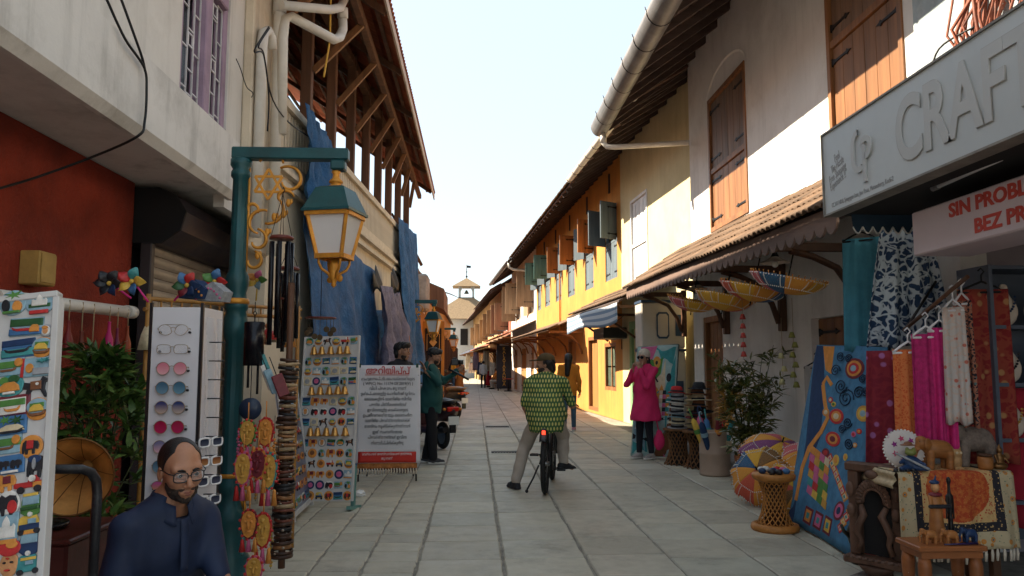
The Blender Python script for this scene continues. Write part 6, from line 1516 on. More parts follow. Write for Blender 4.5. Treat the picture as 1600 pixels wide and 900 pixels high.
for px,py,w,h,k,lb in((22,474,38,38,'palm disc','round magnet with a palm tree and figure at the top of the near board'),(64,474,43,34,'palace oval','oval magnet of a white domed palace with red ribbon'),(43,511,46,27,'red boat','rectangular magnet with a red boat and orange cabin'),(73,517,19,19,'face','small round grey magnet with a face'),(30,545,45,27,'dark boat','blue rectangular magnet with a dark boat'),(67,543,31,31,'houseboat','round orange magnet with a houseboat, upper of two'),(18,574,37,25,'lake view','rectangular lake magnet with an orange face in its corner'),(58,574,42,28,'portrait scene','rectangular magnet with red edge and small portrait'),(17,604,38,33,'boat oval','oval teal magnet with orange boat between green trees'),(57,606,38,31,'horse','black decorated horse magnet'),(22,635,45,31,'red frame','magnet with dark red frame round a lake scene'),(60,639,33,33,'houseboat','round orange magnet with a houseboat, lower of two'),(19,663,42,30,'palms','blue magnet with palm fronds over a boat'),(14,695,36,26,'lake view','green and orange lake magnet cut by the picture edge'),(50,698,33,33,'elephant disc','round orange magnet with a caparisoned elephant'),(18,726,37,26,'elephants','blue magnet with two black elephants'),(58,728,26,33,'black elephant','black elephant magnet facing forward'),(11,755,26,25,'orange elephant','orange walking elephant magnet'),(47,757,42,24,'truck','small red and orange truck magnet'),(14,787,32,36,'seated elephant','white edged magnet of a seated black elephant in red'),(50,790,28,34,'green rickshaw','green auto rickshaw magnet seen from the front'),(11,826,32,42,'blue palace','tall pale magnet with a white palace'),(48,820,35,26,'side rickshaw','yellow roofed dark auto rickshaw magnet seen from the side'),(47,850,28,35,'blue rickshaw','dark blue auto rickshaw magnet seen from the front'),(16,873,31,50,'turban lady','magnet of a woman face in a red turban'),(46,882,34,26,'teal rickshaw','teal auto rickshaw magnet seen from the side')):
 p=on_board(px,py);d=(p-Vector((0,0,CH))).length;s=d/F*.92
 M=BM.copy();M.translation=p+nn*.0005
 M=M@Matrix.Rotation(rnd.uniform(-.05,.05),4,'Z');magnet(k,lb,M,w*s,h*s,GM)
p=on_board(62,491.5);M=BM.copy();M.translation=p+nn*.0135;text('TAJ MAHAL',.010,PRINT_W,None,M,.0008) if 0 else None
for s_,px,py,sz in(('KERALA',22,537,.008),('INDIA',62,898,.010),('INDIA',16,770,.006)):
 pass
 # ---- two more boards beyond the lamp: one face on, one edge on
p0=at(482,788,z=.0);B2P=Vector((-1.93,8.15,.04));tl=at(463,524,y=8.35);trr=at(541,530,y=8.2);bl_=at(480,783,y=8.05);brr=at(541,783,y=7.98)
xd=(brr-bl_).normalized();up=((trr+tl)/2-(bl_+brr)/2);Hb=up.length;up=(up-xd*up.dot(xd)).normalized();n2=xd.cross(up)
if n2.y>0:n2=-n2
Wb=(trr-tl).length*1.02;M2=Matrix((xd,up,n2)).transposed().to_4x4();M2.translation=(bl_+brr)/2+Vector((-.03,0,0))
D2=thing('magnet_board','tall white board crowded with souvenir magnets on teal feet beyond the lamp post','display board',M2.translation);D2.rotation_euler=M2.to_euler()
q=MB();q.bx(-Wb/2,Wb/2,0,Hb,-.02,0);q.build('panel',CREAMB,D2)
for s in(-1,1):q=MB();q.bx(s*Wb/2-.012,s*Wb/2+.012,-.0,Hb,-.022,.012,b=.003);q.build('frame',CREAMB,D2)
for s in(-1,1):q=MB();q.bx(s*Wb/2-.02,s*Wb/2+.02,-.05,.35,-.06,-.023);q.bx(s*Wb/2-.02,s*Wb/2+.02,-.08,-.045,-.25,.1);q.build('foot',TEALS,D2)
kinds=['boat oval','houseboat','lake view','dark boat','red boat','face','palm disc','horse','elephant disc','plain tile','orange disc','palms','blue palace','side rickshaw','violet disc','orange elephant','seated elephant','truck']
words_={'boat oval':'teal oval boat','houseboat':'round houseboat','lake view':'lake view','dark boat':'dark boat','red boat':'red boat','face':'round face','palm disc':'round palm','horse':'black horse','elephant disc':'round elephant','plain tile':'cream tile','orange disc':'orange disc','palms':'palm grove','blue palace':'palace','side rickshaw':'yellow rickshaw','violet disc':'violet disc','orange elephant':'orange elephant','seated elephant':'white edged elephant','truck':'red truck'}
ordn=['top','second','third','fourth','fifth','sixth','seventh','eighth','ninth','tenth','eleventh','twelfth','thirteenth','fourteenth','fifteenth','bottom']
cols_=['first','second','third','fourth','fifth','sixth']
r=random.Random(31);rowsN=16
for i in range(rowsN):
 if i in(1,5,9):
  z=Hb*(1-(i+.5)/rowsN);n_=5
  for k in range(n_):
   x=-Wb*.3+Wb*.62*k/(n_-1)+r.uniform(-.015,.015)
   t=thing('brass_bell','%s brass bell from the wall side in the %s bell row of the tall board'%(cols_[k],{1:'upper',5:'middle',9:'lower'}[i]),'bell',M2@Vector((x,z,.03)),0,'brass bells on the tall magnet board')
   q=MB();q.lathe([(0,.045),(.02,.042),(.026,.02),(.034,-.02),(.046,-.036),(.042,-.04)],n=14);q.build('bell',pm('polished_brass',(.60,.33,.10),.3,.15,10,metal=.85),t);q=MB();q.tube([(.008*math.cos(a),0,.052+.01*math.sin(a)) for a in[2*PI*j/10 for j in range(10)]],.003,5,closed=True);q.build('loop',IRON,t)
  continue
 for k in range(6):
  kd=r.choice(kinds);w=Wb/6*r.uniform(.82,1.0);h=w*(1 if kd in('houseboat','face','palm disc','elephant disc','orange disc','violet disc') else r.uniform(.75,.98))
  M=M2@Matrix.Translation((-Wb/2+Wb*(k+.5)/6,Hb*(1-(i+.5)/rowsN),.0006))@Matrix.Rotation(r.uniform(-.08,.08),4,'Z')
  magnet(kd,'%s magnet, %s row of the tall board, %s from wall'%(words_[kd],ordn[i],cols_[k]),M,w,h,'souvenir magnets on the tall board')
  # edge-on board leaning beside it
a_,b_,c_,d_=at(459,816,z=.03),at(487,789,z=.03),at(486,620,y=0) if 0 else None,None
pA_,pB_=at(459,817,z=.02),at(488,789,z=.02);ln=(pB_-pA_).normalized();upv=(Vector((-.16,0,1))).normalized();upv=(upv-ln*upv.dot(ln)).normalized();n3=ln.cross(upv);L3=(pB_-pA_).length
M3=Matrix((ln,upv,n3)).transposed().to_4x4();M3.translation=pA_
D3=thing('magnet_board','white framed board seen nearly edge on, leaning towards the bracelet stack','display board',pA_);D3.rotation_euler=M3.to_euler()
q=MB();q.bx(0,L3,.05,1.28,-.012,0);q.build('panel',pm('dim_glass_panel',(.16,.17,.24),.3,.3,6),D3)
for a,b,c,d in((0,.03,0,1.3),(L3-.03,L3,0,1.3),(.031,L3-.031,.04,.085),(.031,L3-.031,1.26,1.3)):q=MB();q.bx(a,b,c,d,-.02,.016,b=.003);q.build('frame',CREAMB,D3)
for i in range(9):
 for k in range(4):
  kd=r.choice(kinds);M=M3@Matrix.Translation((L3*(k+.7)/4.6,.15+.125*i,.001))
  magnet(kd,'%s magnet, edge-on board, %s row down, %s from near edge'%(words_[kd],ordn[8-i],cols_[k]),M,L3/4.6*.85,.075,'souvenir magnets on the edge-on board')
  # ---- revolving sunglasses rack
RK=thing('sunglasses_rack','tall white four sided display rack for sunglasses behind the seated man','display rack',(-1.30,3.55,0));rx0,rx1,ry0,ry1=-.115,.115,-.14,.13
RKP=pm('white_rack_panel',(.62,.61,.64),.4,.05,3,.05)
q=MB();q.bx(rx0+.014,rx1-.014,ry0,ry0+.008,.35,1.70);q.build('panel',RKP,RK)
q=MB();q.bx(rx1-.008,rx1,ry0+.014,ry1-.014,.35,1.70);q.build('panel',RKP,RK)
q=MB();q.bx(rx0,rx0+.008,ry0+.014,ry1-.014,.35,1.70);q.build('panel',RKP,RK)
for x in(rx0,rx1):
 for y in(ry0,ry1):q=MB();q.bx(x-.012 if x>0 else x,x if x>0 else x+.012,y-.002 if y<0 else y-.012,y+.012 if y<0 else y,.33,1.72);q.build('corner_trim',BLKP,RK)
q=MB();q.tube([(0,0,.33),(0,0,.03)],.03,12);q.lathe([(.2,0),(.2,.03),(.03,.05)],n=20);q.build('base',BLKM,RK)
q=MB()
for k in range(13):z=1.59-k*.083;q.tube([(.062,ry0-.0,z),(.062,ry0-.014,z)],.005,8);q.tube([(-.062,ry0-.0,z),(-.062,ry0-.014,z)],.005,8)
q.build('peg',BLKP,RK,kind='stuff')
q=MB();q.grid(lambda u,v:(rx1+.004+.006*math.sin(u*9+v*5),ry0+.03+u*.2,1.0+v*.66),8,12);q.build('plastic_sleeve',glass('clear_film',(.75,.8,.88),.3,.12),RK)
def grad(name,a,b):
 if name in MATS:return MATS[name]
 T=NT(name);c=T.coords('Generated');sp=T.n('SeparateXYZ');T.l(c,sp.inputs[0]);T.base(T.ramp(sp.outputs[2],[(.1,b),(.8,a)]));T.rough(.08);T.b.inputs['Specular IOR Level'].default_value=.7;MATS[name]=T.m;return T.m
GOLDW=pm('gold_wire',(.30,.22,.12),.3,metal=.8,bump=0)
def sunglasses(label,p,rz,lm,rim,shape='round',r=.027,group='sunglasses on the white rack',rimr=.0013,arms=.12):
 t=thing('sunglasses',label,'sunglasses',p,rz,group);q=MB();hw=.036;e=.55 if shape=='square' else 1
 def ring(s,f=1.0):
  P=[]
  for k in range(22):
   a=2*PI*k/22;x=math.copysign(abs(math.cos(a))**e,math.cos(a))*r*f*(1.1 if shape=='square' else 1);z=math.copysign(abs(math.sin(a))**e,math.sin(a))*r*f*(.72 if shape=='square' else .85 if shape=='aviator' else 1)
   if shape=='aviator' and z<0:x-=s*.005
   P.append((s*hw+x,-.004,z))
  return P
 for s in(-1,1):q.tube(ring(s),rimr,6,closed=True)
 q.tube([(-hw+r*.9,-.004,.008),(0,-.006,.012),(hw-r*.9,-.004,.008)],.0014,6)
 if shape=='aviator':q.tube([(-hw,-.004,r*.85),(hw,-.004,r*.85)],.0012,6)
 for s in(-1,1):q.tube([(s*(hw+r),-.004,.005),(s*(hw+r+.006),.004,.006),(s*(hw+r+.004),arms,.002)],rimr+.0003,6)
 q.build('rim',rim,t)
 for s in(-1,1):q=MB();P=ring(s,.97);q.add(P,[list(range(len(P)))]);q.add([(x,y+.0012,z) for x,y,z in P],[list(range(len(P)))[::-1]]);q.build('lens',lm,t)
 return t
clear=glass('clear_lens2',(.85,.85,.88),.12)
spec=[('clear aviator glasses at the top of the white rack',clear,'aviator'),('clear square glasses on the white rack',clear,'square'),('round pink sunglasses on the white rack',grad('lens_pink',(.62,.20,.26),(.72,.36,.40)),'round'),('round plain blue sunglasses, upper of two on the rack',grad('lens_blue',(.05,.14,.22),(.12,.25,.34)),'round'),('round sunglasses shading from navy to sand',grad('lens_navy',(.03,.05,.16),(.42,.33,.28)),'round'),('round crimson sunglasses on the white rack',grad('lens_red',(.32,.008,.05),(.42,.02,.09)),'round'),('round sunglasses shading from violet to pink',grad('lens_violet',(.16,.17,.30),(.58,.36,.42)),'round'),('round plain blue sunglasses, lower of two on the rack',grad('lens_blue',(.05,.14,.22),(.12,.25,.34)),'round'),('mirrored orange and magenta aviator sunglasses',grad('lens_mirror',(.48,.10,.28),(.55,.28,.10)),'aviator'),('clear round glasses just above the seated man',clear,'round'),('dark green sunglasses half hidden by the seated man',grad('lens_dgreen',(.02,.06,.06),(.05,.12,.11)),'round'),('teal sunglasses hidden low behind the seated man',grad('lens_teal',(.03,.12,.13),(.08,.2,.2)),'round')]
for k,(lb,lm,sh) in enumerate(spec):sunglasses(lb,(-1.30+(-.004),3.55+ry0-.016,1.60-k*.083),0,lm,GOLDW,sh,arms=.012)
WPL=pm('white_plastic',(.72,.70,.70),.3,bump=0)
for k in range(12):
 z=1.50-k*.083;wht=2<=k<=7
 if k<2:continue
 sunglasses(('white rimmed' if wht else 'thin metal rimmed')+' sunglasses on the street side of the rack, %s down'%ordn[k-2].replace('top','first'),(-1.30+rx1+.03,3.47,z-.22),R(62),grad('lens_amber',(.25,.08,.03),(.4,.2,.08)) if k%3==0 else grad('lens_navy2',(.02,.03,.06),(.08,.09,.13)),WPL if wht else GOLDW,'square' if wht else 'round',.026,'sunglasses sticking out of the side of the rack',.0045 if wht else .0014,.10)
q=MB()
for k in range(14):z=1.55-k*.083;q.tube([(rx1,-.05,z),(rx1+.07,-.05,z)],.003,5)
q.build('side_peg',BLKP,RK,kind='stuff')
# ---- black rail, gramophone
t=thing('metal_rail','black tubular metal rail with rounded corner in front of the gramophone','rail',at(150,900,y=2.75)*1)
o=t.location;P=[at(60,733,y=2.62),at(128,733,y=2.7),at(142,738,y=2.73),at(150,750,y=2.75),at(152,770,y=2.75),Vector((at(152,770,y=2.75).x,2.75,.0))]
q=MB(o);q.tube(P,.016,10);q.build('tube',pm('chipped_black_paint',(.015,.015,.018),.4,.3,20,.2,80,dirt=.6,dcol=(.12,.13,.15),dsc=9),t)
q=MB(o);q.tube([P[0],(P[0].x,P[0].y,0)],.016,10);q.build('tube',BLKM,t)
gp=at(112,872,y=3.35)
GR=thing('gramophone','brass horned gramophone on a dark red wooden cabinet','gramophone',(-1.93,3.55,0))
CAB=wood('dark_red_cabinet',(.10,.022,.018),.35,0)
zt=at(110,845,y=3.4).z
q=MB();q.bx(-.26,.26,-.22,.24,.1,zt,b=.012);q.bx(-.28,.28,-.24,.26,zt+.0005,zt+.022,b=.006);q.bx(-.28,.28,-.24,.26,.02,.1,b=.006);cabo=q.build('cabinet',CAB,GR)
q=MB();q.bx(.02,.11,-.228,-.2205,zt-.16,zt-.07);pl=q.build('badge',pm('blue_badge',(.12,.24,.36),.4),GR);q=MB();q.prism([(-.025,-.02),(-.01,.015),(.005,.02),(.012,-.02)],0,.003,frame_mat((.06,-.2285,zt-.115),(1,0,0),(0,0,1)));q.prism(circ(.02,.026),0,.003,frame_mat((.085,-.2285,zt-.112),(1,0,0),(0,0,1)));q.build('emblem',pal('white'),pl)
q=MB();q.lathe([(.13,0),(.13,.012),(.125,.014),(0,.014)],(.02,-.02,zt+.035),32);q.build('turntable',pm('record_black',(.012,.012,.014),.25,.1),GR)
q=MB();q.tube([(-.16,.16,zt+.02),(-.16,.16,zt+.12),(-.10,.08,zt+.13),(.0,-.0,zt+.06)],.011,8);q.build('tone_arm',pm('chrome',(.5,.5,.5),.2,metal=1),GR)
hc=at(112,745,y=3.2);hb=Vector((-1.93-.12,3.55+.2,zt+.06));ax=Vector((.28,-.95,-.02)).normalized()
BR_=pm('aged_brass',(.68,.38,.13),.34,.35,4,.3,25,metal=.55,dirt=.4,dcol=(.2,.09,.03),dsc=6)
zq=Vector((0,0,1)).cross(ax).normalized();HMx=Matrix((zq,ax.cross(zq),ax)).transposed()
hl=hc-GR.location
prof=[(.15,0.0),(.148,-.012),(.118,-.05),(.082,-.12),(.055,-.18),(.036,-.25),(.026,-.31),(.022,-.34)]
q=MB();q.lathe(prof,tuple(hl),44,M=HMx,flute=lambda a,z:1+(.035 if z>-.08 else .02)*abs(math.sin(4.5*a)),cap=False);q.lathe([(r_-.003,z) for r_,z in prof][::-1],tuple(hl),44,M=HMx,flute=lambda a,z:1+(.035 if z>-.08 else .02)*abs(math.sin(4.5*a)),cap=False);hn=q.build('horn',BR_,GR)
q=MB()
for k in range(9):q.tube([hl+HMx@Vector((math.cos(2*PI*k/9)*(r_-.002),math.sin(2*PI*k/9)*(r_-.002),z)) for r_,z in prof],.0022,5)
q.tube([hl+HMx@Vector((math.cos(2*PI*k/44)*.152,math.sin(2*PI*k/44)*.152,0)) for k in range(44)],.004,6,closed=True)
q.build('seam',pm('dark_brass_seam',(.16,.07,.02),.4,metal=.6),hn,kind='stuff')
e=hl-ax*.34;q=MB();q.tube([e,e-ax*.08,e-ax*.13+Vector((0,0,-.05)),Vector((e.x,e.y+.1,zt+.02))],[.03,.025,.022,.02],10);q.build('elbow',BR_,GR)
# ---- meter box, pipe with hanging bottles
p=at(43,420,x=XR);t=thing('meter_box','small dusty yellow box fixed to the red wall','meter box',(XR,p.y,p.z))
q=MB();q.bx(0,.13,-.10,.10,-.11,.11,b=.008);q.build('housing',pm('dusty_yellow_box',(.42,.26,.07),.7,.25,4,.2,30,dirt=.5),t);q=MB();q.bx(.131,.139,-.085,.085,-.095,.095,b=.003);q.build('cover',pm('dusty_yellow_box',(.42,.26,.07)),t)
a,b=at(70,474,x=-2.72),at(206,488,x=-2.72)
t=thing('horizontal_pipe','grey white pipe fixed along the red wall with bottles hung from it','pipe',a);q=MB(a);q.tube([a-Vector((0,.5,0)),b],.043,14);q.build('pipe',PVC,t);q=MB(a);q.tube([b-Vector((0,.1,0)),b+Vector((0,.02,0))],.05,14);q.build('end_cap',PVC,t)
bt=[('dark red bottle',(.20,.02,.02),104,560,.032),('brown red bottle',(.16,.035,.02),125,575,.034),('bright red bottle',(.40,.02,.02),143,605,.03),('magenta bottle',(.55,.02,.16),168,556,.03),('small plum bottle',(.18,.02,.07),181,565,.024),('rust bottle',(.32,.06,.02),197,560,.028)]
for k,(nm,c,px,py,rr) in enumerate(bt):
 q0=at(px,480,x=-2.70);q1=at(px,py,x=-2.66);z1=q1.z
 t=thing('hanging_bottle','%s hanging by a cord from the grey pipe'%nm,'bottle',(-2.68,q0.y,z1),0,'bottles hung from the grey pipe')
 q=MB();q.lathe([(.0,0),(rr,.005),(rr*1.1,.06),(rr,.12),(rr*.4,.18),(rr*.32,.24),(rr*.42,.25),(0,.252)],n=14);q.build('bottle',pm('paint_'+nm.replace(' ','_'),c,.45,.2),t)
 q=MB();q.tube([(0,0,.245),(0,0,a.z+.04-z1)],.004,5);q.tube([(.0,math.cos(u)*.0,0) for u in(0,1)],.001,3) if 0 else None;q.build('cord',pm('jute',(.35,.25,.14),.9),t)
 # ================================================================ PLANTS
def leaf_shape(w,l,bend=.25):
 return[(0,0,0),(-w*.5,l*.35,bend*l*.12),(0,l*.38,bend*l*.05),(w*.5,l*.35,bend*l*.12),(-w*.32,l*.72,-bend*l*.1),(0,l*.74,-bend*l*.18),(w*.32,l*.72,-bend*l*.1),(0,l,-bend*l*.55)],[(0,2,1),(0,3,2),(1,2,5,4),(2,3,6,5),(4,5,7),(5,6,7)]
def leaf_mat(name,a,b,c):
 T=NT(name);co=T.coords('Object');T.base(T.ramp(T.noise(co,9,3,.7),[(.3,a),(.5,b),(.72,c)]));T.rough(.42);T.b.inputs['Specular IOR Level'].default_value=.35
 T.b.inputs['Transmission Weight'].default_value=0;return T.m
def plant(t,tips,w,l,m,seed,per=9,droop=.6,name='foliage'):
 r=random.Random(seed);q=MB();V,Fc=leaf_shape(w,l)
 for p,d in tips:
  for k in range(per):
   a=r.uniform(0,2*PI);el=r.uniform(-.5,.9)
   D=(Vector((math.cos(a)*math.cos(el),math.sin(a)*math.cos(el),math.sin(el)))+Vector(d)*.6).normalized()
   sd=D.cross(Vector((0,0,1)));
   if sd.length<.1:sd=Vector((1,0,0))
   sd.normalize();sd=(Matrix.Rotation(r.uniform(-.7,.7),3,D)@sd);up=sd.cross(D);s=r.uniform(.6,1.2)
   M=Matrix((sd,D,up)).transposed().to_4x4();M.translation=Vector(p)+Vector((r.uniform(-1,1),r.uniform(-1,1),r.uniform(-1,1)))*.03
   q.T=M@Matrix.Scale(s,4);q.add(V,Fc,True)
 return q.build(name,m,t)
bp=at(185,690,y=4.7)
t=thing('leafy_shrub','dark green leafy shrub in a clay pot between the red wall and sunglasses rack','shrub',(-2.22,4.75,0))
r=random.Random(5);tips=[];st=MB()
for k in range(120):
 a=r.uniform(0,2*PI);z=.5+1.02*r.random()**.8;rad=.34*math.sqrt(r.random())*(1.0 if z<1.1 else max(.25,1-(z-1.1)*1.4));p=Vector((math.cos(a)*rad-.05+.1*(z-.5)*0,math.sin(a)*rad*.8,z))
 tips.append((p,Vector((math.cos(a),math.sin(a),.5))))
 if k%4==0:st.tube([(0,0,.3),(p.x*.4,p.y*.4,.3+(z-.3)*.55),p],[.009,.006,.003],5)
st.build('stem',pm('green_stem',(.06,.07,.025),.8),t)
plant(t,tips,.036,.12,leaf_mat('dark_glossy_leaf',(.02,.045,.012),(.05,.11,.02),(.16,.22,.05)),3,13)
q=MB();q.lathe([(.15,0),(.2,.3),(.22,.31),(.22,.36),(.19,.36),(.18,.30),(0,.30)],n=20);q.build('pot',pm('terracotta',(.34,.12,.05),.85,.2,5,.2,30,dirt=.3),t)
t=thing('potted_bamboo','tall thin leaved plant in a terracotta pot against the white shop wall','potted plant',(3.38,9.45,0))
q=MB();q.lathe([(.12,0),(.155,.26),(.18,.265),(.185,.34),(.16,.34),(.15,.28),(0,.28)],n=24);q.build('pot',pm('terracotta',(.34,.12,.05)),t)
tips=[];st=MB();r=random.Random(9)
for k in range(13):
 a=r.uniform(0,2*PI);h=r.uniform(.9,1.45);lean=r.uniform(.1,.32);b=Vector((math.cos(a)*.06,math.sin(a)*.06,.28));e=Vector((math.cos(a)*(.06+lean),math.sin(a)*(.06+lean)*.7,.28+h));mid=b.lerp(e,.5)+Vector((-math.cos(a),-math.sin(a),0))*.04
 st.tube([b,mid,e],[.008,.006,.003],5)
 for j in range(15):
  f=r.uniform(.12,1);p=b.lerp(mid,f*2) if f<.5 else mid.lerp(e,f*2-1);o=Vector((r.uniform(-1,1),r.uniform(-1,1),r.uniform(-.2,.5)))*.14;tips.append((p+o,o.normalized()));st.tube([p,p+o],[.003,.002],4)
st.build('stem',pm('green_stem',(.06,.07,.025)),t)
plant(t,tips,.034,.15,leaf_mat('bamboo_leaf',(.03,.05,.012),(.09,.12,.03),(.30,.20,.05)),13,8)
plant(t,[(Vector((-.26+r.uniform(-.10,.12),-.05+r.uniform(-.15,.15),.95+r.uniform(-.16,.18))),Vector((-.5,-.3,.3))) for k in range(26)],.024,.16,leaf_mat('yellow_orange_leaf',(.16,.10,.02),(.42,.22,.04),(.5,.32,.1)),15,7,name='yellow_foliage')
# ================================================================ BAMBOO FRAME WITH HANGINGS, LEFT OF AND BEHIND THE LAMP
BAMB=pm('bamboo',(.42,.20,.045),.5,.3,6,.15,40,dirt=.4,dcol=(.15,.07,.02),dsc=4)
fa,fb=at(226,466,y=5.0),at(470,484,y=6.4)
t=thing('bamboo_frame','bamboo pole frame carrying the hanging souvenirs behind the lamp post','frame',(fb.x,fb.y,0));o=t.location
def pole(p,q_,rr=.014):q=MB(o);q.tube([p,Vector(p).lerp(Vector(q_),.5),q_],rr,8);return q.build('pole',BAMB,t)
pole(fa,fb);pole(fa-Vector((0,0,.07)),fb-Vector((0,0,.07)))
for f in(.02,.98):p=fa.lerp(fb,f);pole((p.x,p.y,0),(p.x,p.y,p.z+.03),.016)
for k in range(18):p=fa.lerp(fb,.03+.94*k/17);q=MB(o);q.tube([p,p-Vector((0,0,.07))],.007,6);q.build('rung',BAMB,t)
mid=lambda f,dz=0,dy=0:fa.lerp(fb,f)+Vector((0,dy,dz))
# paper pinwheels
def pinwheel(label,c,tip,cols,s=.09,stick='pink'):
 t=thing('paper_pinwheel',label,'pinwheel',c,0,'paper pinwheels along the bamboo frame');r=random.Random(label)
 tl_=Vector(tip)-Vector(c);q=MB();q.tube([(0,0.012,0),tl_],.006,6);q.build('stick',pm('stick_'+stick,PALET[stick] if stick!='pink' else(.65,.02,.22),.5),t)
 n=len(cols)
 for k,c_ in enumerate(cols):
  a=2*PI*k/n+r.uniform(-.1,.1);q=MB();d=Vector((math.cos(a),-.25,math.sin(a))).normalized();sd=d.cross(Vector((0,1,0))).normalized()
  q.grid(lambda u,v:tuple(d*s*(.1+u)+sd*(v-.5)*s*.75*math.sin(PI*min(.97,.05+.92*u**.8))+Vector((0,-.02*math.sin(PI*u)-.018*(v-.5),0))),6,4,thick=.0015);q.build('petal',pal(c_,.5),t)
 q=MB();q.ball((0,-.012,0),.014,8,6);q.build('hub',pal('yellow'),t)
for lb,px,py,tx,ty,Y,cs,st_ in(('black paper pinwheel at the wall end of the bamboo frame',172,443,205,466,4.5,['black']*5+['navy'],'pink'),('yellow and teal paper pinwheel beside the black one',207,440,232,472,4.4,['yellow','teal','red','yellow','blue'],'pink'),('blue and crimson paper pinwheel above the sunglasses rack',293,446,272,470,4.6,['navy','red','blue','dgreen','maroon','navy'],'pink'),('red blue and green paper pinwheel left of the lamp post',336,440,310,470,4.9,['red','blue','green','red','pale'],'pink'),('orange and violet paper pinwheel just right of the lamp post',402,438,400,470,5.6,['green','pink','orange','yellow','pale'],'yellow')):
 c=at(px,py,y=Y);pinwheel(lb,c,at(tx,ty,y=Y+.02),cs,.078 if px<380 else .07,st_)
for lb,px,py,c1,c2 in(('blue cloth kite hat with orange mirror work on the bamboo frame',306,458,'navy','orange'),('grey cloth kite hat with magenta emblem next to the lamp post',334,462,'grey','pink')):
 c=at(px,py,y=4.75);t=thing('embroidered_hat',lb,'hat',c,R(-15),'embroidered hats on the bamboo frame');q=MB();q.prism([(-.10,-.03),(.08,-.04),(.10,.02),(.02,.08),(-.04,.05)],-.05,.05,frame_mat((0,0,0),(1,0,0),(0,0,1)));q.build('crown',cloth('hat_'+c1,PALET[c1],.9,.3,30),t)
 q=MB()
 for k in range(9):q.ball((-.085+.02*k,-.053,-.02+.06*math.sin(k/8*PI)),.008,6,5)
 q.build('bead',pal(c2),t,kind='stuff')
 # hanging cloth dolls and bundles below the bar
for k,(f,c,L) in enumerate(((.03,'cream',.24),(.07,'orange',.3),(.6,'white',.16),(.68,'brown',.2),(.75,'red',.16),(.82,'cream',.18),(.9,'orange',.22))):
 p=mid(f,-.09);t=thing('hanging_doll',('%s cloth doll hanging from the bamboo frame, %s'%(c,'wall end' if f<.5 else 'behind the lamp post'))+(', nearer the lane' if k in(5,6) else ''),'doll',p,0,'cloth dolls on the bamboo frame')
 q=MB();q.tube([(0,0,.09),(0,0,-.03)],.003,5);q.build('cord',pm('jute',(.35,.25,.14)),t)
 q=MB();q.ball((0,0,-.055),.026,8,6);q.build('head',pal('skin'),t)
 q=MB();q.lathe([(.012,-.075),(.03,-.09),(.05,-L*.6),(.07,-L),(.0,-L)],n=12,flute=lambda a,z:1+.12*math.sin(5*a));q.build('robe',pal(c),t)
 # wind chimes
BLKC=pm('black_tube',(.008,.008,.012),.25,.1,metal=.3,bump=0)
def chime(label,px,ytop,ybot,Y,n=6,rr=.013,rad=.062,disc='maroon',ystr=None):
 c=at(px,ytop,y=Y);b=at(px,ybot,y=Y);L=c.z-b.z
 t=thing('wind_chime',label,'wind chime',c,0,'wind chimes hanging by the lamp post')
 q=MB();q.lathe([(rad*1.2,-.012),(rad*1.25,.0),(rad*1.1,.014),(0,.016)],n=8);q.build('top_disc',wood('chime_disc',(.16,.03,.02),.4,0),t)
 for k in range(n):
  a=2*PI*k/n+.3;q=MB();l=L*(.78+.22*((k*5)%n)/n);q.tube([(rad*math.cos(a),rad*math.sin(a),-.03),(rad*math.cos(a),rad*math.sin(a),-l)],rr,10);q.build('tube',BLKC,t)
 q=MB();q.tube([(0,0,0),(0,0,-L*.75)],.0025,4);q.lathe([(0,-.008),(.03,-.006),(.03,.006),(0,.008)],(0,0,-L*.55),12);q.build('clapper',wood('chime_disc',(.16,.03,.02),.4,0),t)
 if ystr:
  zt=at(px,ystr,y=Y).z-c.z;q=MB()
  for k in range(4):a=2*PI*k/4+.4;q.tube([(rad*math.cos(a),rad*math.sin(a),.012),(0,0,zt)],.0022,4)
  q.tube([(0,0,zt),(.012,0,zt+.02),(0,0,zt+.045)],.004,5);q.build('cord',IRON,t)
 return t
chime('large wind chime of long black tubes under a dark red disc',440,372,545,5.25,7,.016,.068,ystr=302)
chime('second black wind chime hanging lower behind the large one',452,420,560,5.55,6,.014,.06,ystr=385)
p=at(398,503,y=5.0);t=thing('cylinder_bell','short wide black metal cylinder bell hanging beside the lamp post','bell',p)
q=MB();q.lathe([(.058,-.28),(.063,-.28),(.063,-.004),(.055,.0),(0,.0)],n=24);q.build('cylinder',BLKC,t);q=MB();q.tube([(0,0,0),(0,0,.04),(.012,0,.055),(0,0,.07),(-.012,0,.055),(0,0,.04)],.004,5);q.tube([(0,0,.07),(0,0,.13)],.003,5);q.tube([(-.03,0,-.28),(-.03,0,-.42)],.008,6);q.tube([(.03,0,-.28),(.03,0,-.46)],.008,6);q.build('chain',IRON,t)
p=at(391,639,y=4.95);t=thing('round_disc','dark navy round disc hanging below the black cylinder bell','disc',p);q=MB();q.lathe([(.07,-.006),(.07,.006),(0,.007)],n=28,M=Matrix.Rotation(PI/2,3,'X'));q.build('disc',pm('navy_disc',(.02,.035,.07),.35),t);q=MB();q.tube([(0,0,.07),(0,0,.28)],.003,5);q.build('cord',IRON,t)
p=at(501,497,y=6.6);t=thing('wind_chime','coin wind chime under a thin dark red disc in front of the tarpaulin','wind chime',p,0,'wind chimes hanging by the lamp post')
q=MB();q.lathe([(.13,-.006),(.13,.006),(0,.012)],n=24);q.build('top_disc',wood('chime_disc',(.16,.03,.02),.4,0),t)
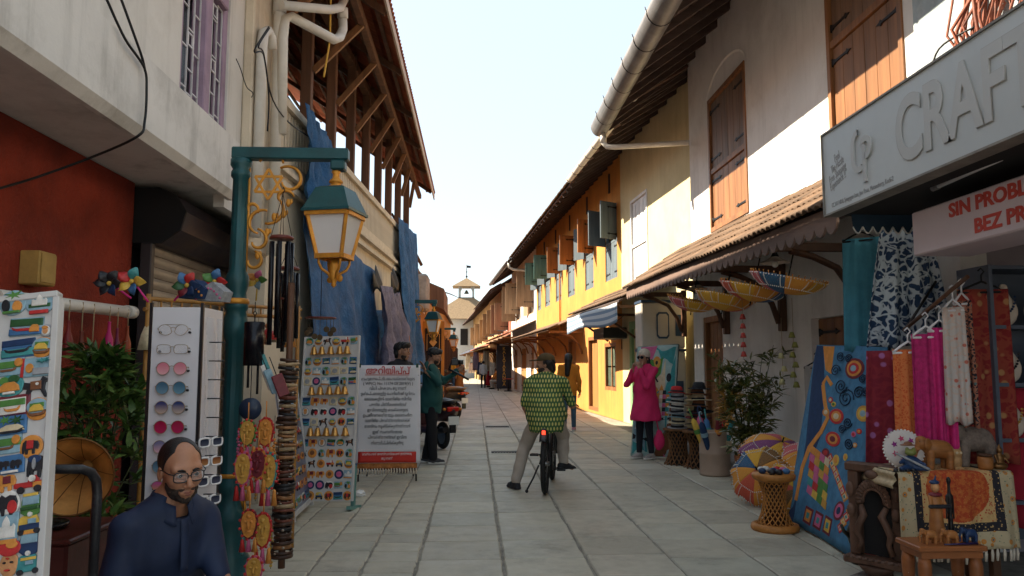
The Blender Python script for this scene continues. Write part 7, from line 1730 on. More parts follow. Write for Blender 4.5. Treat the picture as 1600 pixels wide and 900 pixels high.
for k in range(7):a=2*PI*k/7;c=(math.cos(a)*.11,math.sin(a)*.11,-.10-.03*(k%3));q=MB();q.tube([(c[0],c[1],0),c],.002,4);q.prism(circ(.05,.05,14),-.004,.004,frame_mat(c,(1,0,0),(0,0,1)));q.build('coin',pm('dark_coin',(.10,.07,.04),.4,metal=.6),t)
q=MB();zt=2.42-p.z;q.tube([(.0,0,0),(0,0,zt)],.003,4);q.build('cord',IRON,t)
# tasselled mask hangings
def mask_hanging(label,px,y0,y1,Y,body,trim,n=3):
 a=at(px,y0,y=Y);b=at(px,y1,y=Y);L=a.z-b.z;t=thing('mask_hanging',label,'wall hanging',a,0,'tasselled mask hangings beside the lamp post');w=min(.085,L*.42)
 OUT=[(x*w,y*L*.62) for x,y in[(0,-.5),(.28,-.40),(.44,-.15),(.5,.15),(.36,.4),(.12,.5),(-.12,.5),(-.36,.4),(-.5,.15),(-.44,-.15),(-.28,-.40)]]
 c=(0,0,-L*.36);F_=lambda y_:frame_mat((0,y_,c[2]),(1,0,0),(0,0,1))
 q=MB();q.prism([(x*1.22,z*1.16) for x,z in OUT],-.004,.006,F_(0));q.build('backing',pal(trim),t)
 q=MB();q.prism(OUT,.0065,.016,F_(0));q.ball((0,-.018,c[2]-L*.02),(w*.10,.016,L*.09),8,6);
 for s in(-1,1):q.ball((s*w*.2,-.018,c[2]+L*.07),(w*.11,.008,L*.035),8,6)
 q.ball((0,-.018,c[2]-L*.15),(w*.2,.008,L*.03),8,6);q.ball((0,-.017,c[2]+L*.2),(w*.16,.01,L*.05),8,6);q.build('mask',pal(body),t)
 q=MB()
 for k in range(11):a_=2*PI*k/11;q.ball((math.cos(a_)*w*.62,-.008,c[2]+math.sin(a_)*L*.35),.009,6,5)
 q.build('bead',pal('red'),t,kind='stuff')
 for k in range(n):x=(k-(n-1)/2)*w*.42;q=MB();q.lathe([(.004,0),(.011,-.012),(.010,-.02),(.019,-L*.30),(0,-L*.30)],(x,0,-L*.70),8);q.build('tassel',pal(('red','pink','orange')[k%3]),t)
 q=MB();q.tube([(0,0,-L*.05),(0,0,.10)],.004,5);q.build('cord',pal('orange'),t)
for k,(px,y0,y1,Y,bd,tm_,ps) in enumerate(((388,655,715,4.8,'gold','green','topmost, beside the lamp post'),(416,652,718,4.9,'orange','red','topmost, toward the bracelet stack'),(381,705,782,4.7,'gold','pink','middle, beside the lamp post'),(404,700,770,4.75,'maroon','orange','middle, between two gold ones'),(421,706,790,4.8,'gold','teal','middle, toward the bracelet stack'),(390,795,862,4.65,'orange','maroon','low, beside the lamp post'),(412,800,880,4.7,'gold','red','low, toward the bracelet stack'),(398,868,930,4.6,'gold','pink','lowest of all, at the picture edge'))):
 mask_hanging('%s mask hanging with %s rim and tassels, %s'%(bd,tm_,ps),px,y0,y1,Y,bd,tm_)
for k,(px,py) in enumerate(((372,700),(428,712),(400,745),(434,745),(379,830),(424,850))):
 p=at(px,py,y=4.98);t=thing('bead_string','%s bead string among the mask hangings, %s'%(('magenta','orange','gold','crimson','teal','yellow')[k],('upper' if k<2 else 'middle' if k<4 else 'lower')),'bead string',p,0,'bead strings among the mask hangings');q=MB()
 for j in range(12):q.ball((.004*math.sin(j*2),0,.10-j*.021),.010,8,6)
 q.build('beads',pal(('pink','orange','gold','red','teal','yellow')[k]),t,kind='stuff');q=MB();q.tube([(0,0,.25),(0,0,-.15)],.002,4);q.build('cord',IRON,t)
 # tall stack of leather bracelets on a hanging cord
r=random.Random(21);LE=['dark brown','tan','black','reddish brown','beige banded'];LC=[(.05,.022,.012),(.26,.12,.045),(.014,.012,.012),(.13,.035,.018),(.32,.22,.12)]
sa,sb=at(452,560,y=5.15),at(440,872,y=4.95);n=46
for k in range(n):
 f=(k+.5)/n;p=sa.lerp(sb,f);c=r.choice([0,0,0,1,2,2,3,4]);rad=r.uniform(.05,.068);h=(sa.z-sb.z)/n*r.uniform(.6,.95)
 t=thing('leather_bracelet','%s leather bracelet on the tall hanging stack, %s of it'%(LE[c],'upper third' if f<.34 else 'middle third' if f<.67 else 'lower third'),'bracelet',p,0,'leather bracelets on the tall hanging stack',(r.uniform(-.12,.12),r.uniform(-.12,.12),r.uniform(0,6)))
 q=MB();q.lathe([(rad-.006,-h/2),(rad,-h/2),(rad+.003,0),(rad,h/2),(rad-.006,h/2),(rad-.006,-h/2)],n=18,cap=False);q.build('band',pm('leather_%d'%c,LC[c],.5,.35,12,.4,60),t)
 q=MB();q.ball((rad+.004,0,0),(.006,.010,h*.35),8,6);q.build('clasp',pm('dull_clasp',(.35,.3,.24),.35,metal=.8),t)
t=thing('bracelet_pole','dark hanging wooden pole carrying the tall stack of bracelets','pole',sb);q=MB(sb);q.tube([sa+Vector((0,0,.5)),sa,sb,sb-Vector((0,0,.06))],.022,8);q.build('core',TEAKD,t)
for lb,px,py,c,w,h,Y in(('pale blue and white tag booklet hanging beside the bracelets',424,596,'pale',.05,.16,4.95),('dark red leather pouch hanging beside the bracelets',438,602,'maroon',.07,.14,4.9),('white tag booklet hanging above the navy disc',417,590,'white',.035,.17,5.0),('teal key tag bundle under the cylinder bell',413,566,'teal',.04,.1,5.0)):
 p=at(px,py,y=Y);t=thing('leather_tag',lb,'tag',p,R(25));q=MB();q.T=Matrix.Rotation(R(-22),4,'Y');q.bx(-w/2,w/2,-.012,.012,-h/2,h/2,b=.005);q.build('cover',pal(c),t);q=MB();q.T=Matrix.Rotation(R(-22),4,'Y');q.tube([(0,0,h/2),(0,0,h/2+.12)],.003,5);q.build('cord',IRON,t)
 # ================================================================ SCOOTERS
def scooter(p,rz,label,bodyc,seatc):
 t=thing('motor_scooter',label,'scooter',p,rz,'scooters parked along the left side');BM_=pm('scooter_'+bodyc[0],bodyc[1],.3,.1,bump=0,spec=.6)
 for y in(0,1.25):
  q=MB();q.tube([(0,y+.19*math.cos(a),.235+.19*math.sin(a)) for a in[2*PI*k/24 for k in range(24)]],.045,8,closed=True);w=q.build('wheel',RUB,t);q=MB();q.lathe([(.15,-.03),(.15,.03)],(0,y,.235),16,M=Matrix.Rotation(PI/2,3,'Y'));q.build('rim',pm('alloy_rim',(.3,.3,.3),.35,metal=.8),w)
 V=sdf([('e',(0,.05,.62),(.17,.40,.17),None,0),('e',(0,-.20,.68),(.12,.22,.10),None,.06),('b',(0,.58,.30),(.15,.28,.03),.03,None,.06),('-','e',(0,0,.235),(.3,.27,.26),None,.03)],.022);sdf_obj('body',[V],BM_,t)
 V=sdf([('b',(0,.98,.58),(.15,.025,.26),.05,None,0),('e',(0,1.06,.72),(.13,.09,.2),None,.05),('e',(0,1.02,1.0),(.15,.10,.09),None,.04)],.022);sdf_obj('front_shield',[V],BM_,t)
 V=sdf([('e',(0,.0,.82),(.14,.42,.06),None,0),('e',(0,.22,.80),(.13,.2,.06),None,.04)],.02);sdf_obj('seat',[V],pm('seat_'+seatc[0],seatc[1],.5),t)
 V=sdf([('e',(0,1.25,.36),(.09,.28,.12),None,0),('-','e',(0,1.25,.235),(.2,.24,.24),None,.01)],.018);sdf_obj('mudguard',[V],BM_,t)
 q=MB();q.tube([(-.33,.92,1.04),(-.16,1.0,1.06),(.16,1.0,1.06),(.33,.92,1.04)],.016,8);q.build('handlebar',BLKP,t)
 for s in(-1,1):
  q=MB();q.tube([(s*.2,.98,1.06),(s*.27,.96,1.24)],.007,6);q.ball((s*.29,.95,1.27),(.065,.014,.045),12,8);q.build('mirror',BLKP,t)
 q=MB();q.tube([(0,1.1,.95),(0,1.25,.24)],.03,8);q.tube([(-.13,.02,.30),(-.14,-.38,.36)],.045,10);q.build('fork_and_exhaust',IRON,t)
 q=MB();q.tube([(-.14,.1,.80),(-.15,-.32,.84),(0,-.40,.85),(.15,-.32,.84),(.14,.1,.80)],.013,6);q.build('grab_rail',pm('alloy_rim',(.3,.3,.3)),t)
 q=MB();q.bx(-.11,.11,-.41,-.36,.66,.74,b=.015);q.build('tail_light',pm('red_lens',(.5,.02,.01),.15),t)
 q=MB();q.bx(-.06,.06,-.40,-.36,.30,.60,b=.01);q.build('rear_fender',BLKP,t);q=MB();q.bx(-.10,.10,-.43,-.41,.44,.58,b=.004);q.build('number_plate',pm('white_plate',(.72,.72,.68),.4),t)
 for s in(-1,1):q=MB();q.ball((s*.15,-.36,.70),(.03,.04,.025),8,6);q.build('indicator',pm('amber_lens',(.6,.2,.02),.2),t)
 return t
s1=scooter((-.55,13.55,0),R(28),'dark maroon scooter parked behind the young man in green',('maroon',(.045,.012,.014)),('black',(.02,.02,.02)))
s2=scooter((-.50,20.8,0),R(35),'black scooter with tan luggage parked in front of a bicycle wheel',('black',(.015,.015,.018)),('tan',(.32,.17,.08)))
s3=scooter((-1.15,16.2,0),R(20),'dark grey scooter parked between the maroon one and the far lamp',('grey',(.06,.065,.07)),('black',(.02,.02,.02)))
t=thing('parked_bicycle','old black bicycle leaning behind the black scooter','bicycle',(-.62,21.9,0),R(22))
wheel(0,t,.34);wheel(1.1,t,.34);q=MB();q.tube([(0,.42,.3),(0,.3,.85)],.016,6);q.tube([(0,.42,.3),(0,.95,.85),(0,1.1,.34)],.016,6);q.tube([(0,.3,.8),(0,.95,.85)],.016,6);q.tube([(0,0,.34),(0,.42,.3)],.012,6);q.tube([(0,0,.34),(0,.3,.8)],.012,6);q.tube([(-.28,.85,1.0),(0,.95,1.0),(.28,.85,1.0)],.013,6);q.tube([(0,.95,.85),(0,.95,1.0)],.014,6);q.build('frame',BLKM,t);q=MB();q.ball((0,.28,.9),(.09,.14,.035),10,6);q.build('saddle',BLKP,t)
# garments along the far left shops
k=0
for i in range(9):
 y=32+i*2.7;c=[4,6,2,3,5,1,7,0,9][i]
 t=thing('hanging_garment','%s hung on the far left shop fronts, %s from the lamp end'%(names[c],ordn[i].replace('top','first')),'garment',(-1.78,y,2.2),PI/2,'garments hung on the far left shop fronts');q=MB();q.grid(lambda u,v:((u-.5)*.9*(.7+.3*v),.05*math.sin(u*15+i)*v,-v*1.5),14,5,thick=.01);q.build('cloth',pm('cloth_%02d'%c,cl[c],.9),t);q=MB();q.tube([(-.3,0,0),(0,0,.08),(.3,0,0)],.01,5);q.build('hanger',IRON,t)
 # ================================================================ SHOP ON THE RIGHT
def flat(parent,polys,M,name,z0=.001,z1=.003):
 """Thin raised shapes (applique, print) on the plane of M: list of (outline, colour)."""
 for k,(P,c) in enumerate(polys):
  q=MB();q.prism(P,z0,z1+.0006*(k%5),M);q.build(name,c if not isinstance(c,str) else cloth('dye_'+c,PALET[c],.9,.15,20),parent)
  # ---- big pale sign board over the shop
SG=thing('shop_sign','large pale grey sign board with raised CRAFTS lettering above the right-hand shop','sign',(2.7,5,2.9));os_=(2.7,5,2.9)
SGM=pm('pale_grey_sign',(.50,.53,.535),.35,.06,1.2,.04,20,dirt=.2,dcol=(.38,.38,.36),dsc=1.5)
q=MB(os_);q.bx(2.70,2.80,1.2,5.72,2.60,3.22);q.build('board',SGM,SG)
q=MB(os_)
for a in((2.688,2.81,1.2,5.735,3.221,3.235),(2.688,2.81,1.2,5.735,2.585,2.599),(2.688,2.81,5.721,5.735,2.5995,3.2205)):q.bx(*a)
q.build('frame',pm('dull_edge',(.22,.20,.17),.5,.3,8,.2),SG)
SF=lambda y,z:frame_mat((2.6985-2.7,y-5,z-2.9),(0,-1,0),(0,0,1))
LET=pm('raised_grey_letter',(.47,.475,.465),.5,.04,3,.02);EDGE=pm('letter_edge',(.36,.35,.33),.5,bump=0)
me=text_mesh('CRAFTS',.5,.012,bold=.0);
def fitted(s,y0,y1,z0,z1,m,ext,name,off=0.0,lift=0.0):
 me=text_mesh(s,.5,ext,bold=off);xs=[v.co.x for v in me.vertices];ys=[v.co.y for v in me.vertices];a,b,c,d=min(xs),max(xs),min(ys),max(ys)
 for v in me.vertices:v.co=Vector(((v.co.x-(a+b)/2)/(b-a)*abs(y1-y0),(v.co.y-(c+d)/2)/(d-c)*(z1-z0),v.co.z+lift))
 me.transform(SF((y0+y1)/2,(z0+z1)/2));me.materials.clear();me.materials.append(m);return put(name,me,SG)
yC,yF=4.68,3.22
fitted('CRAFTS',yC,yF,2.715,3.13,LET,.003,'lettering',.010,.005)
fitted('CRAFTS',yC+.010,yF-.010,2.710,3.135,EDGE,.002,'letter_edge',.013,.0025)
arc=lambda cx,cy,r,a0,a1,n=16:[(cx+r*math.cos(R(a0+(a1-a0)*k/n)),cy+r*math.sin(R(a0+(a1-a0)*k/n)),.004) for k in range(n+1)]
def ribbon(pts,w,m):
 q=MB();q.T=SF(5.12,2.92);P=[Vector((p[0],p[1],0)) for p in pts];v=[];n=len(P)
 for i in range(n):
  t_=(P[min(i+1,n-1)]-P[max(i-1,0)]).normalized();s=Vector((-t_.y,t_.x,0))*w/2
  for z in(.0,.012):v+=[tuple(P[i]-s+Vector((0,0,z))),tuple(P[i]+s+Vector((0,0,z)))]
 f=[]
 for i in range(n-1):a=4*i;b=a+4;f+=[(a+2,a+3,b+3,b+2),(a,b,b+1,a+1),(a,a+2,b+2,b),(a+1,b+1,b+3,a+3)]
 q.add(v,f);return q.build('logo',m,SG)
ribbon(arc(-.04,.08,.085,95,180,10)+arc(-.04,-.02,.085,180,300,12),.042,LET);ribbon([(.03,-.21,0),(.03,.03,0)]+arc(.055,.03,.062,150,-100,16),.042,LET)
TXT=pm('small_sign_print',(.30,.30,.30),.5,bump=0)
for k,s in enumerate(('Feel','The Hassle','Free Shopping','Experience !!')):text(s,.085,TXT,SG,SF(5.50,3.0-.062*k)@Matrix.Rotation(R(12),4,'Z'),.001,fit=(.08,.2,.27,.25)[k])
text('CC.VI / 148 A, Synagogue Lane, Jew Town, Mattancherry, Kochi-2',.05,TXT,SG,SF(5.18,2.65),.0008,fit=.86)
# ---- scalloped dark awning, tube lamp, small sign under the board
t=thing('scalloped_awning','dark blue awning with white edged scallops hung under the pale sign','awning',(3.0,5,2.5))
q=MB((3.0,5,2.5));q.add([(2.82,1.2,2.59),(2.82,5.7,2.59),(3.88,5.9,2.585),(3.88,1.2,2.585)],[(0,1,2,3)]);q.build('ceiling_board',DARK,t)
SCB=cloth('navy_awning',(.02,.045,.075));
q=MB((3.0,5,2.5));pts=[(2.85,2.585)];n=9;st=(3.55-2.85)/n
for k in range(n):
 for j in range(1,9):pts.append((2.85+st*(k+j/8),2.49-.05*math.sin(PI*j/8)))
pts.append((3.55,2.585));q.prism(pts,0,.01,frame_mat((0,5.62,0),(1,0,0),(0,0,1)));q.build('scallops',SCB,t)
q=MB((3.0,5,2.5))
for k in range(n):q.tube([(2.85+st*(k+j/8),5.605,2.49-.05*math.sin(PI*j/8)) for j in range(9)],.006,5)
q.build('white_edge',pal('white'),t,kind='stuff')
a,b=at(1462,293,x=2.95),at(1640,215,x=2.95)
t=thing('tube_lamp','unlit fluorescent tube in a metal holder under the pale sign','lamp',a);q=MB(a);q.tube([a,b],.014,10);q.build('tube',pm('tube_glass',(.7,.7,.72),.2,bump=0),t);q=MB(a);q.beam(a+Vector((.03,0,.05)),b+Vector((.03,0,.05)),.05,.04);q.tube([a-Vector((0,-.03,0)),a+Vector((0,-.03,0))],.02,8);q.build('holder',pm('dusty_steel',(.2,.19,.19),.5,metal=.4),t)
t=thing('shop_sign','small pinkish white box sign with red lettering under the large pale sign','sign',(3.0,4.4,2.33));q=MB((3.0,4.4,2.33));q.bx(3.0,3.4,1.6,5.08,2.19,2.49,b=.01);q.build('housing',pm('pink_white_sign',(.60,.50,.53),.45,.05,2,.03),t)
for s,z,y0,w in(('SIN PROBLEMA',2.415,4.66,.98),('BEZ PROBLEMU',2.275,4.42,.98)):text(s,.12,pm('red_letter',(.50,.05,.03),.5),t,frame_mat((-.002,y0-w/2-4.4,z-2.33),(0,-1,0),(0,0,1)),.002,fit=w,bold=.004)
t=thing('painted_board','peeling pale blue board high on the wall beside the teak shutters','board',(3.86,5.5,4));q=MB((3.86,5.5,4));q.bx(3.86,3.895,4.0,6.35,3.3,4.9);q.build('panel',pm('peeling_pale_blue',(.36,.43,.46),.8,.2,5,.4,30,dirt=.5,dcol=(.6,.6,.58),dsc=6),t)
r=random.Random(3)
t=thing('stick_bundle','bundle of dark reddish canes and cables above the pale sign','bundle',(3.6,4.9,3.6));q=MB((3.6,4.9,3.6))
for k in range(26):q.tube([(3.7+r.uniform(-.1,.1),5.35+r.uniform(-.3,.3),3.3),(3.72+r.uniform(-.1,.1),5.2+r.uniform(-.4,.4),4.0),(3.75+r.uniform(-.1,.1),5.0+r.uniform(-.7,.6),4.9)],r.uniform(.006,.016),5)
q.build('cane',pm('red_cane',(.22,.06,.03),.6,.5,8),t,kind='stuff')
for k in range(3):cable('cable','thin black cable end sticking out above the pale sign, %s'%('lowest','middle','topmost')[k],[(3.7,5.3,3.75+.1*k),(3.6,5.6,3.7+.1*k),(3.5,6.0-.2*k,3.45+.08*k)],.008)
# ---- mirror-work parasols
def mirror_cloth(name,a,b):
 T=NT(name);c=T.coords('UV',(1,1,1));n1=T.n('TexVoronoi',feature='F1');n1.inputs['Scale'].default_value=26;T.l(c,n1.inputs['Vector'])
 w=T.n('TexWave',wave_type='RINGS');w.inputs['Scale'].default_value=9;w.inputs['Distortion'].default_value=5;T.l(c,w.inputs['Vector'])
 f=T.ramp(w.outputs['Fac'],[(.45,0.0),(.55,1.0)]);base=T.mix(f,a,b);base=T.mix(T.ramp(n1.outputs['Distance'],[(.15,.75),(.22,0.0)]),base,(.55,.12,.06));T.base(base);T.rough(.85);T.bump(n1.outputs['Distance'],.4,.004);return T.m
PC={'yellow':mirror_cloth('yellow_mirror_cloth',(.62,.30,.02),(.72,.42,.06)),'red':mirror_cloth('red_mirror_cloth',(.55,.05,.04),(.62,.16,.08)),'orange':mirror_cloth('orange_mirror_cloth',(.65,.22,.03),(.70,.36,.06)),'blue':mirror_cloth('blue_mirror_cloth',(.02,.06,.16),(.05,.16,.26)),'green':mirror_cloth('green_mirror_cloth',(.03,.12,.04),(.12,.24,.06)),'pink':mirror_cloth('pink_mirror_cloth',(.48,.04,.12),(.60,.20,.14)),'violet':mirror_cloth('violet_mirror_cloth',(.10,.03,.14),(.32,.10,.20)),'black':mirror_cloth('black_mirror_cloth',(.03,.02,.025),(.4,.2,.05))}
def parasol(label,loc,rot,cols,Rr=.36,dep=.2,group=None,shaft=.5):
 t=thing('mirror_work_parasol',label,'parasol',loc,0,group,rot);n=8
 prof=lambda u:(Rr*math.sin(u*1.25)/math.sin(1.25),dep*(math.cos(u*1.25)-math.cos(1.25))/(1-math.cos(1.25)))
 mir=MB()
 for k in range(n):
  a0,a1=2*PI*k/n,2*PI*(k+1)/n;q=MB()
  def fn(u,v):
   r_,z=prof(.04+.96*u);a=a0+(a1-a0)*v;s=1-.10*math.sin(PI*v)*u;sc=(1+.03*math.sin(PI*v*4)*(u>.95))
   return(math.cos(a)*r_*s*sc,math.sin(a)*r_*s*sc,z)
  q.grid(fn,8,6,thick=.003);q.build('panel',PC[cols[k%len(cols)]],t)
  for u in(.97,.55):
   for v in[x/9+.05 for x in range(9)]:
    p=Vector(fn(u,v));mir.ball(tuple(p*1.004+Vector((0,0,.002))),.0075,5,4)
  for u in[.6+.045*j for j in range(8)]:
   for v in(.18,.82):p=Vector(fn(u,v));mir.ball(tuple(p*1.004+Vector((0,0,.002))),.006,5,4)
 mir.build('mirror_disc',pm('mirror_white',(.72,.68,.62),.25,.1,bump=0),t,kind='stuff')
 q=MB();q.tube([(0,0,dep+.05),(0,0,dep-shaft)],.008,8)
 for k in range(n):a=2*PI*k/n;q.tube([(0,0,dep-.01),(math.cos(a)*Rr*.6,math.sin(a)*Rr*.6,prof(.62)[1]-.008),(math.cos(a)*Rr,math.sin(a)*Rr,-.004)],.003,4)
 q.build('shaft_and_ribs',IRON,t)
 q=MB()
 for k in range(40):a=2*PI*k/40;q.tube([(math.cos(a)*Rr*.96,math.sin(a)*Rr*.96,0),(math.cos(a)*Rr*.985,math.sin(a)*Rr*.985,-.025)],[.004,.006],4)
 q.build('fringe',pal('orange'),t,kind='stuff')
 return t
GP='mirror work parasols hung upside down under the awning'
for lb,px,py,x,cs,rz_ in(('upside-down parasol of yellow and orange panels, farthest along the awning',1083,472,3.12,['yellow','orange','yellow','pink'],.2),('upside-down parasol of red, yellow and orange panels, second from the far end',1133,468,3.12,['yellow','red','orange','yellow'],.9),('upside-down parasol with blue and red panels, second from the near end',1178,452,3.12,['red','blue','orange','yellow'],.5),('upside-down parasol of red and yellow panels with a blue edge, nearest',1232,438,3.12,['pink','yellow','orange','blue'],.35)):
 p=at(px,py,x=x);parasol(lb,p+Vector((0,0,.03)),(PI+.2,.12,rz_),cs,.38,.17,GP,.5)
parasol('open mirror work parasol lying on the paving with orange, black and blue panels, in front',Vector((2.98,8.0,.30)),(R(62),R(6),R(-38)),['orange','black','yellow','blue','orange','red'],.33,.2,'open parasols lying by the rattan stand',.55)
parasol('open mirror work parasol with black and yellow panels next to the rattan stand',Vector((2.98,7.35,.24)),(R(70),R(-10),R(10)),['black','orange','yellow','red'],.28,.18,'open parasols lying by the rattan stand',.5)
parasol('open mirror work parasol in yellow and pink propped behind the other two',Vector((3.28,8.35,.42)),(R(28),R(-8),R(30)),['yellow','pink','orange','violet'],.42,.24,'open parasols lying by the rattan stand',.6)
parasol('small orange parasol tilted between the propped one and the wall',Vector((3.42,7.75,.40)),(R(30),R(18),R(5)),['orange','yellow','violet','pink'],.36,.22,'open parasols lying by the rattan stand',.6)
# ---- rattan stand with small things on top
RAT=pm('rattan',(.42,.17,.035),.55,.3,14,.4,60,dirt=.3,dcol=(.15,.05,.015),dsc=5)
def lattice(q,rf,z0,z1,n=18,turns=.35,rr=.006):
 for s in(-1,1):
  for k in range(n):
   q.tube([(rf(z0+(z1-z0)*j/10)*math.cos(2*PI*(k/n+s*turns*j/10)),rf(z0+(z1-z0)*j/10)*math.sin(2*PI*(k/n+s*turns*j/10)),z0+(z1-z0)*j/10) for j in range(11)],rr,4,cap=False)
t=thing('rattan_stand','hourglass shaped open weave rattan stand beside the leaning blue textile','stand',(2.66,6.85,0));rf=lambda z:.095+.085*((z-.26)/.25)**2
q=MB();lattice(q,rf,.05,.44);q.build('weave',RAT,t,kind='stuff');q=MB();q.lathe([(.20,0),(.21,.02),(.20,.05),(.17,.06),(.16,.05)],n=28);q.build('base_ring',RAT,t);q=MB();q.lathe([(.14,.42),(.18,.44),(.19,.47),(.18,.49),(0,.49)],n=28);q.build('top',RAT,t);q=MB();q.lathe([(.09,.05),(.07,.26),(.09,.43)],n=14);q.build('core',TEAKD,t)
for k in range(9):
 a=k*2.4;c=('navy','white','black','red','navy','blue','white','black','pink')[k];p=Vector((2.66+math.cos(a)*.11*(k>0),6.85+math.sin(a)*.11*(k>0),.49))
 o=MB();o.lathe([(.02,0),(.032,.015),(.035,.03),(.022,.045),(0,.05)],n=12);tag(o.build('trinket_pot',pal(c,.3),None,p),['dark blue trinket pot in the middle of the rattan stand','white trinket pot on the rattan stand toward the shop wall','black trinket pot at the far side of the rattan stand','red trinket pot on the rattan stand','dark blue trinket pot on the rim of the rattan stand','mid blue trinket pot on the rattan stand','white trinket pot on the rattan stand toward the lane','black trinket pot at the near side of the rattan stand','pink trinket pot on the rattan stand'][k],'trinket pot','trinket pots on the rattan stand')
 # ---- leaning textiles: the abstract one by the woman and the big blue one
def leaning(name,label,bl0,br0,tl0,tr0,m,wob=.012):
 bl0,br0,tl0,tr0=map(Vector,(bl0,br0,tl0,tr0));n=(br0-bl0).cross(tl0-bl0).normalized()
 if n.y>0 and n.x>0:n=-n
 t=thing(name,label,'textile',bl0);q=MB(bl0)
 q.grid(lambda u,v:bl0.lerp(br0,u).lerp(tl0.lerp(tr0,u),v)+n*(wob*math.sin(u*8+v*3)),16,24,thick=.008);q.build('cloth',m,t)
 q=MB(bl0)
 for a,b in((bl0,tl0),(br0,tr0)):q.tube([a-n*.03,b-n*.03],.012,6)
 q.tube([tl0-n*.03,tr0-n*.03],.012,6);q.build('stand',IRON,t)
 xd=(br0-bl0);yd=tl0-bl0;M=frame_mat((0,0,0),xd,yd);W_,H_=xd.length,yd.dot(Vector(M.col[1][:3]))
 sgn=1 if Vector(M.col[2][:3]).dot(n)>0 else-1
 sk=yd.dot(xd.normalized())/H_;tw=(tr0-tl0).length/W_
 def PT(u,v):a=bl0.lerp(br0,u).lerp(tl0.lerp(tr0,u),v)-bl0+n*(wob*math.sin(u*8+v*3));return a
 def patch(P,c,z=.003,pn='applique',mm=None):
  P=[(min(.995,max(.005,a)),min(.995,max(.005,b))) for a,b in P];k=len(P);q=MB();ctr=(sum(p[0] for p in P)/k,sum(p[1] for p in P)/k)
  v=[PT(*p)+n*.0005 for p in P]+[PT(*p)+n*z for p in P]+[PT(*ctr)+n*(z+.002)]
  f=[(i,(i+1)%k,k+(i+1)%k,k+i) for i in range(k)]+[(k+i,k+(i+1)%k,2*k) for i in range(k)]
  q.add([tuple(p) for p in v],f);q.build(pn,mm or cloth('dye_'+c,PALET[c],.9,.15,20),t)
 return t,patch
def oval(cx,cy,a,b,n=18,rot=0):return[(cx+a*math.cos(2*PI*k/n)*math.cos(rot)-b*math.sin(2*PI*k/n)*math.sin(rot),cy+a*math.cos(2*PI*k/n)*math.sin(rot)+b*math.sin(2*PI*k/n)*math.cos(rot)) for k in range(n)]
def stripe(pts,w):
 L=[];Rr=[]
 for i,(x,y) in enumerate(pts):
  a=pts[max(0,i-1)];b=pts[min(len(pts)-1,i+1)];d=Vector((b[0]-a[0],(b[1]-a[1])*2.2)).normalized();L.append((x-d.y*w,y+d.x*w/2.2));Rr.append((x+d.y*w,y-d.x*w/2.2))
 return L,Rr
def band(patch,pts,w,c,z=.004):
 L,Rr=stripe(pts,w)
 for i in range(len(pts)-1):patch([L[i],L[i+1],Rr[i+1],Rr[i]],c,z,'applique_band')
CLB=cloth('denim_blue_cloth',(.055,.18,.32),.9,.25,12)
TB,pb=leaning('leaning_textile','large blue applique textile with ovals, spirals and patchwork leaning beside the shop',(2.92,7.22,.02),(2.82,5.78,.02),(3.27,7.22,1.64),(3.25,5.95,1.59),CLB)
pb([(0,0),(.12,0),(.3,.5),(.24,.75),(.1,1),(0,1)],'navy')
band(pb,[(.12,.12),(.13,.3),(.18,.42),(.3,.52),(.36,.6),(.28,.68),(.2,.78),(.24,.82),(.34,.78)],.025,'orange');pb([(.1,1),(.28,1),(.30,.84),(.2,.86)],'orange')
for cx,cy,a,b,cs in((.66,.88,.13,.055,('maroon','orange','red','pale')),(.50,.62,.12,.04,('red','orange','cream')),(.50,.50,.12,.038,('red','orange','maroon')),(.87,.66,.08,.04,('gold','yellow','pale')),(.32,.63,.05,.022,('orange','cream')),(.60,.40,.05,.028,('yellow','orange')),(.42,.42,.055,.024,('maroon','red')),(.74,.43,.03,.018,('yellow','orange')),(.80,.55,.03,.014,('pink','red')),(.86,.57,.03,.014,('red','orange')),(.84,.50,.025,.012,('orange','cream')),(.36,.70,.035,.016,('red','cream')),(.42,.68,.04,.014,('yellow','green'))):
 for k,c in enumerate(cs):f=1-k/(len(cs)+.3);pb(oval(cx,cy,a*f,b*f,16),c,.004+.002*k,'applique_ring')
r=random.Random(8)
for i in range(4):
 for j in range(6):x0=.2+.075*i+.012*(5-j);y0=.19+.042*j-.012*i;pb([(x0,y0),(x0+.07,y0-.012),(x0+.072,y0+.026),(x0+.003,y0+.038)],r.choice(['orange','yellow','red','pink','cream','teal','gold','green']),.005,'patch')
for k in range(13):
 cx=.50+.045*k*(1 if k<8 else .0)+(k>=8)*(.44-.03*(k-8));cy=.40-.022*k if k<8 else .22-.03*(k-8)
 for f,c in((1,'orange' if k%2 else 'red'),(.62,'cream'),(.34,('pink','teal','yellow')[k%3])):pb([(cx-.05*f,cy),(cx,cy+.028*f),(cx+.05*f,cy),(cx,cy-.028*f)],c,.007-.004*f,'patch')
q=MB()
for cx,cy,rr_,s in((.40,.86,.07,1),(.52,.78,.09,-1),(.62,.72,.11,1),(.44,.94,.06,-1),(.78,.76,.07,1),(.56,.93,.05,1),(.70,.60,.06,-1),(.80,.83,.05,1),(.86,.77,.05,-1),(.64,.56,.05,1),(.76,.50,.06,-1)):
 P=[]
 for k in range(30):a=s*k*.45;f=rr_*(1-k/33);P.append((cx+f*math.cos(a),cy+f*math.sin(a)/2.1))
 band(pb,P,.006,'navy',.003) if 0 else q.tube([(Vector((2.92,7.22,.02)).lerp(Vector((2.82,5.78,.02)),x)).lerp(Vector((3.27,7.22,1.64)).lerp(Vector((3.25,5.95,1.59)),x),y)-Vector((2.92,7.22,.02))+Vector((-.016,0,.004)) for x,y in P],.005,5)
q.build('spiral_cord',cloth('navy_cord',(.012,.03,.07)),TB)
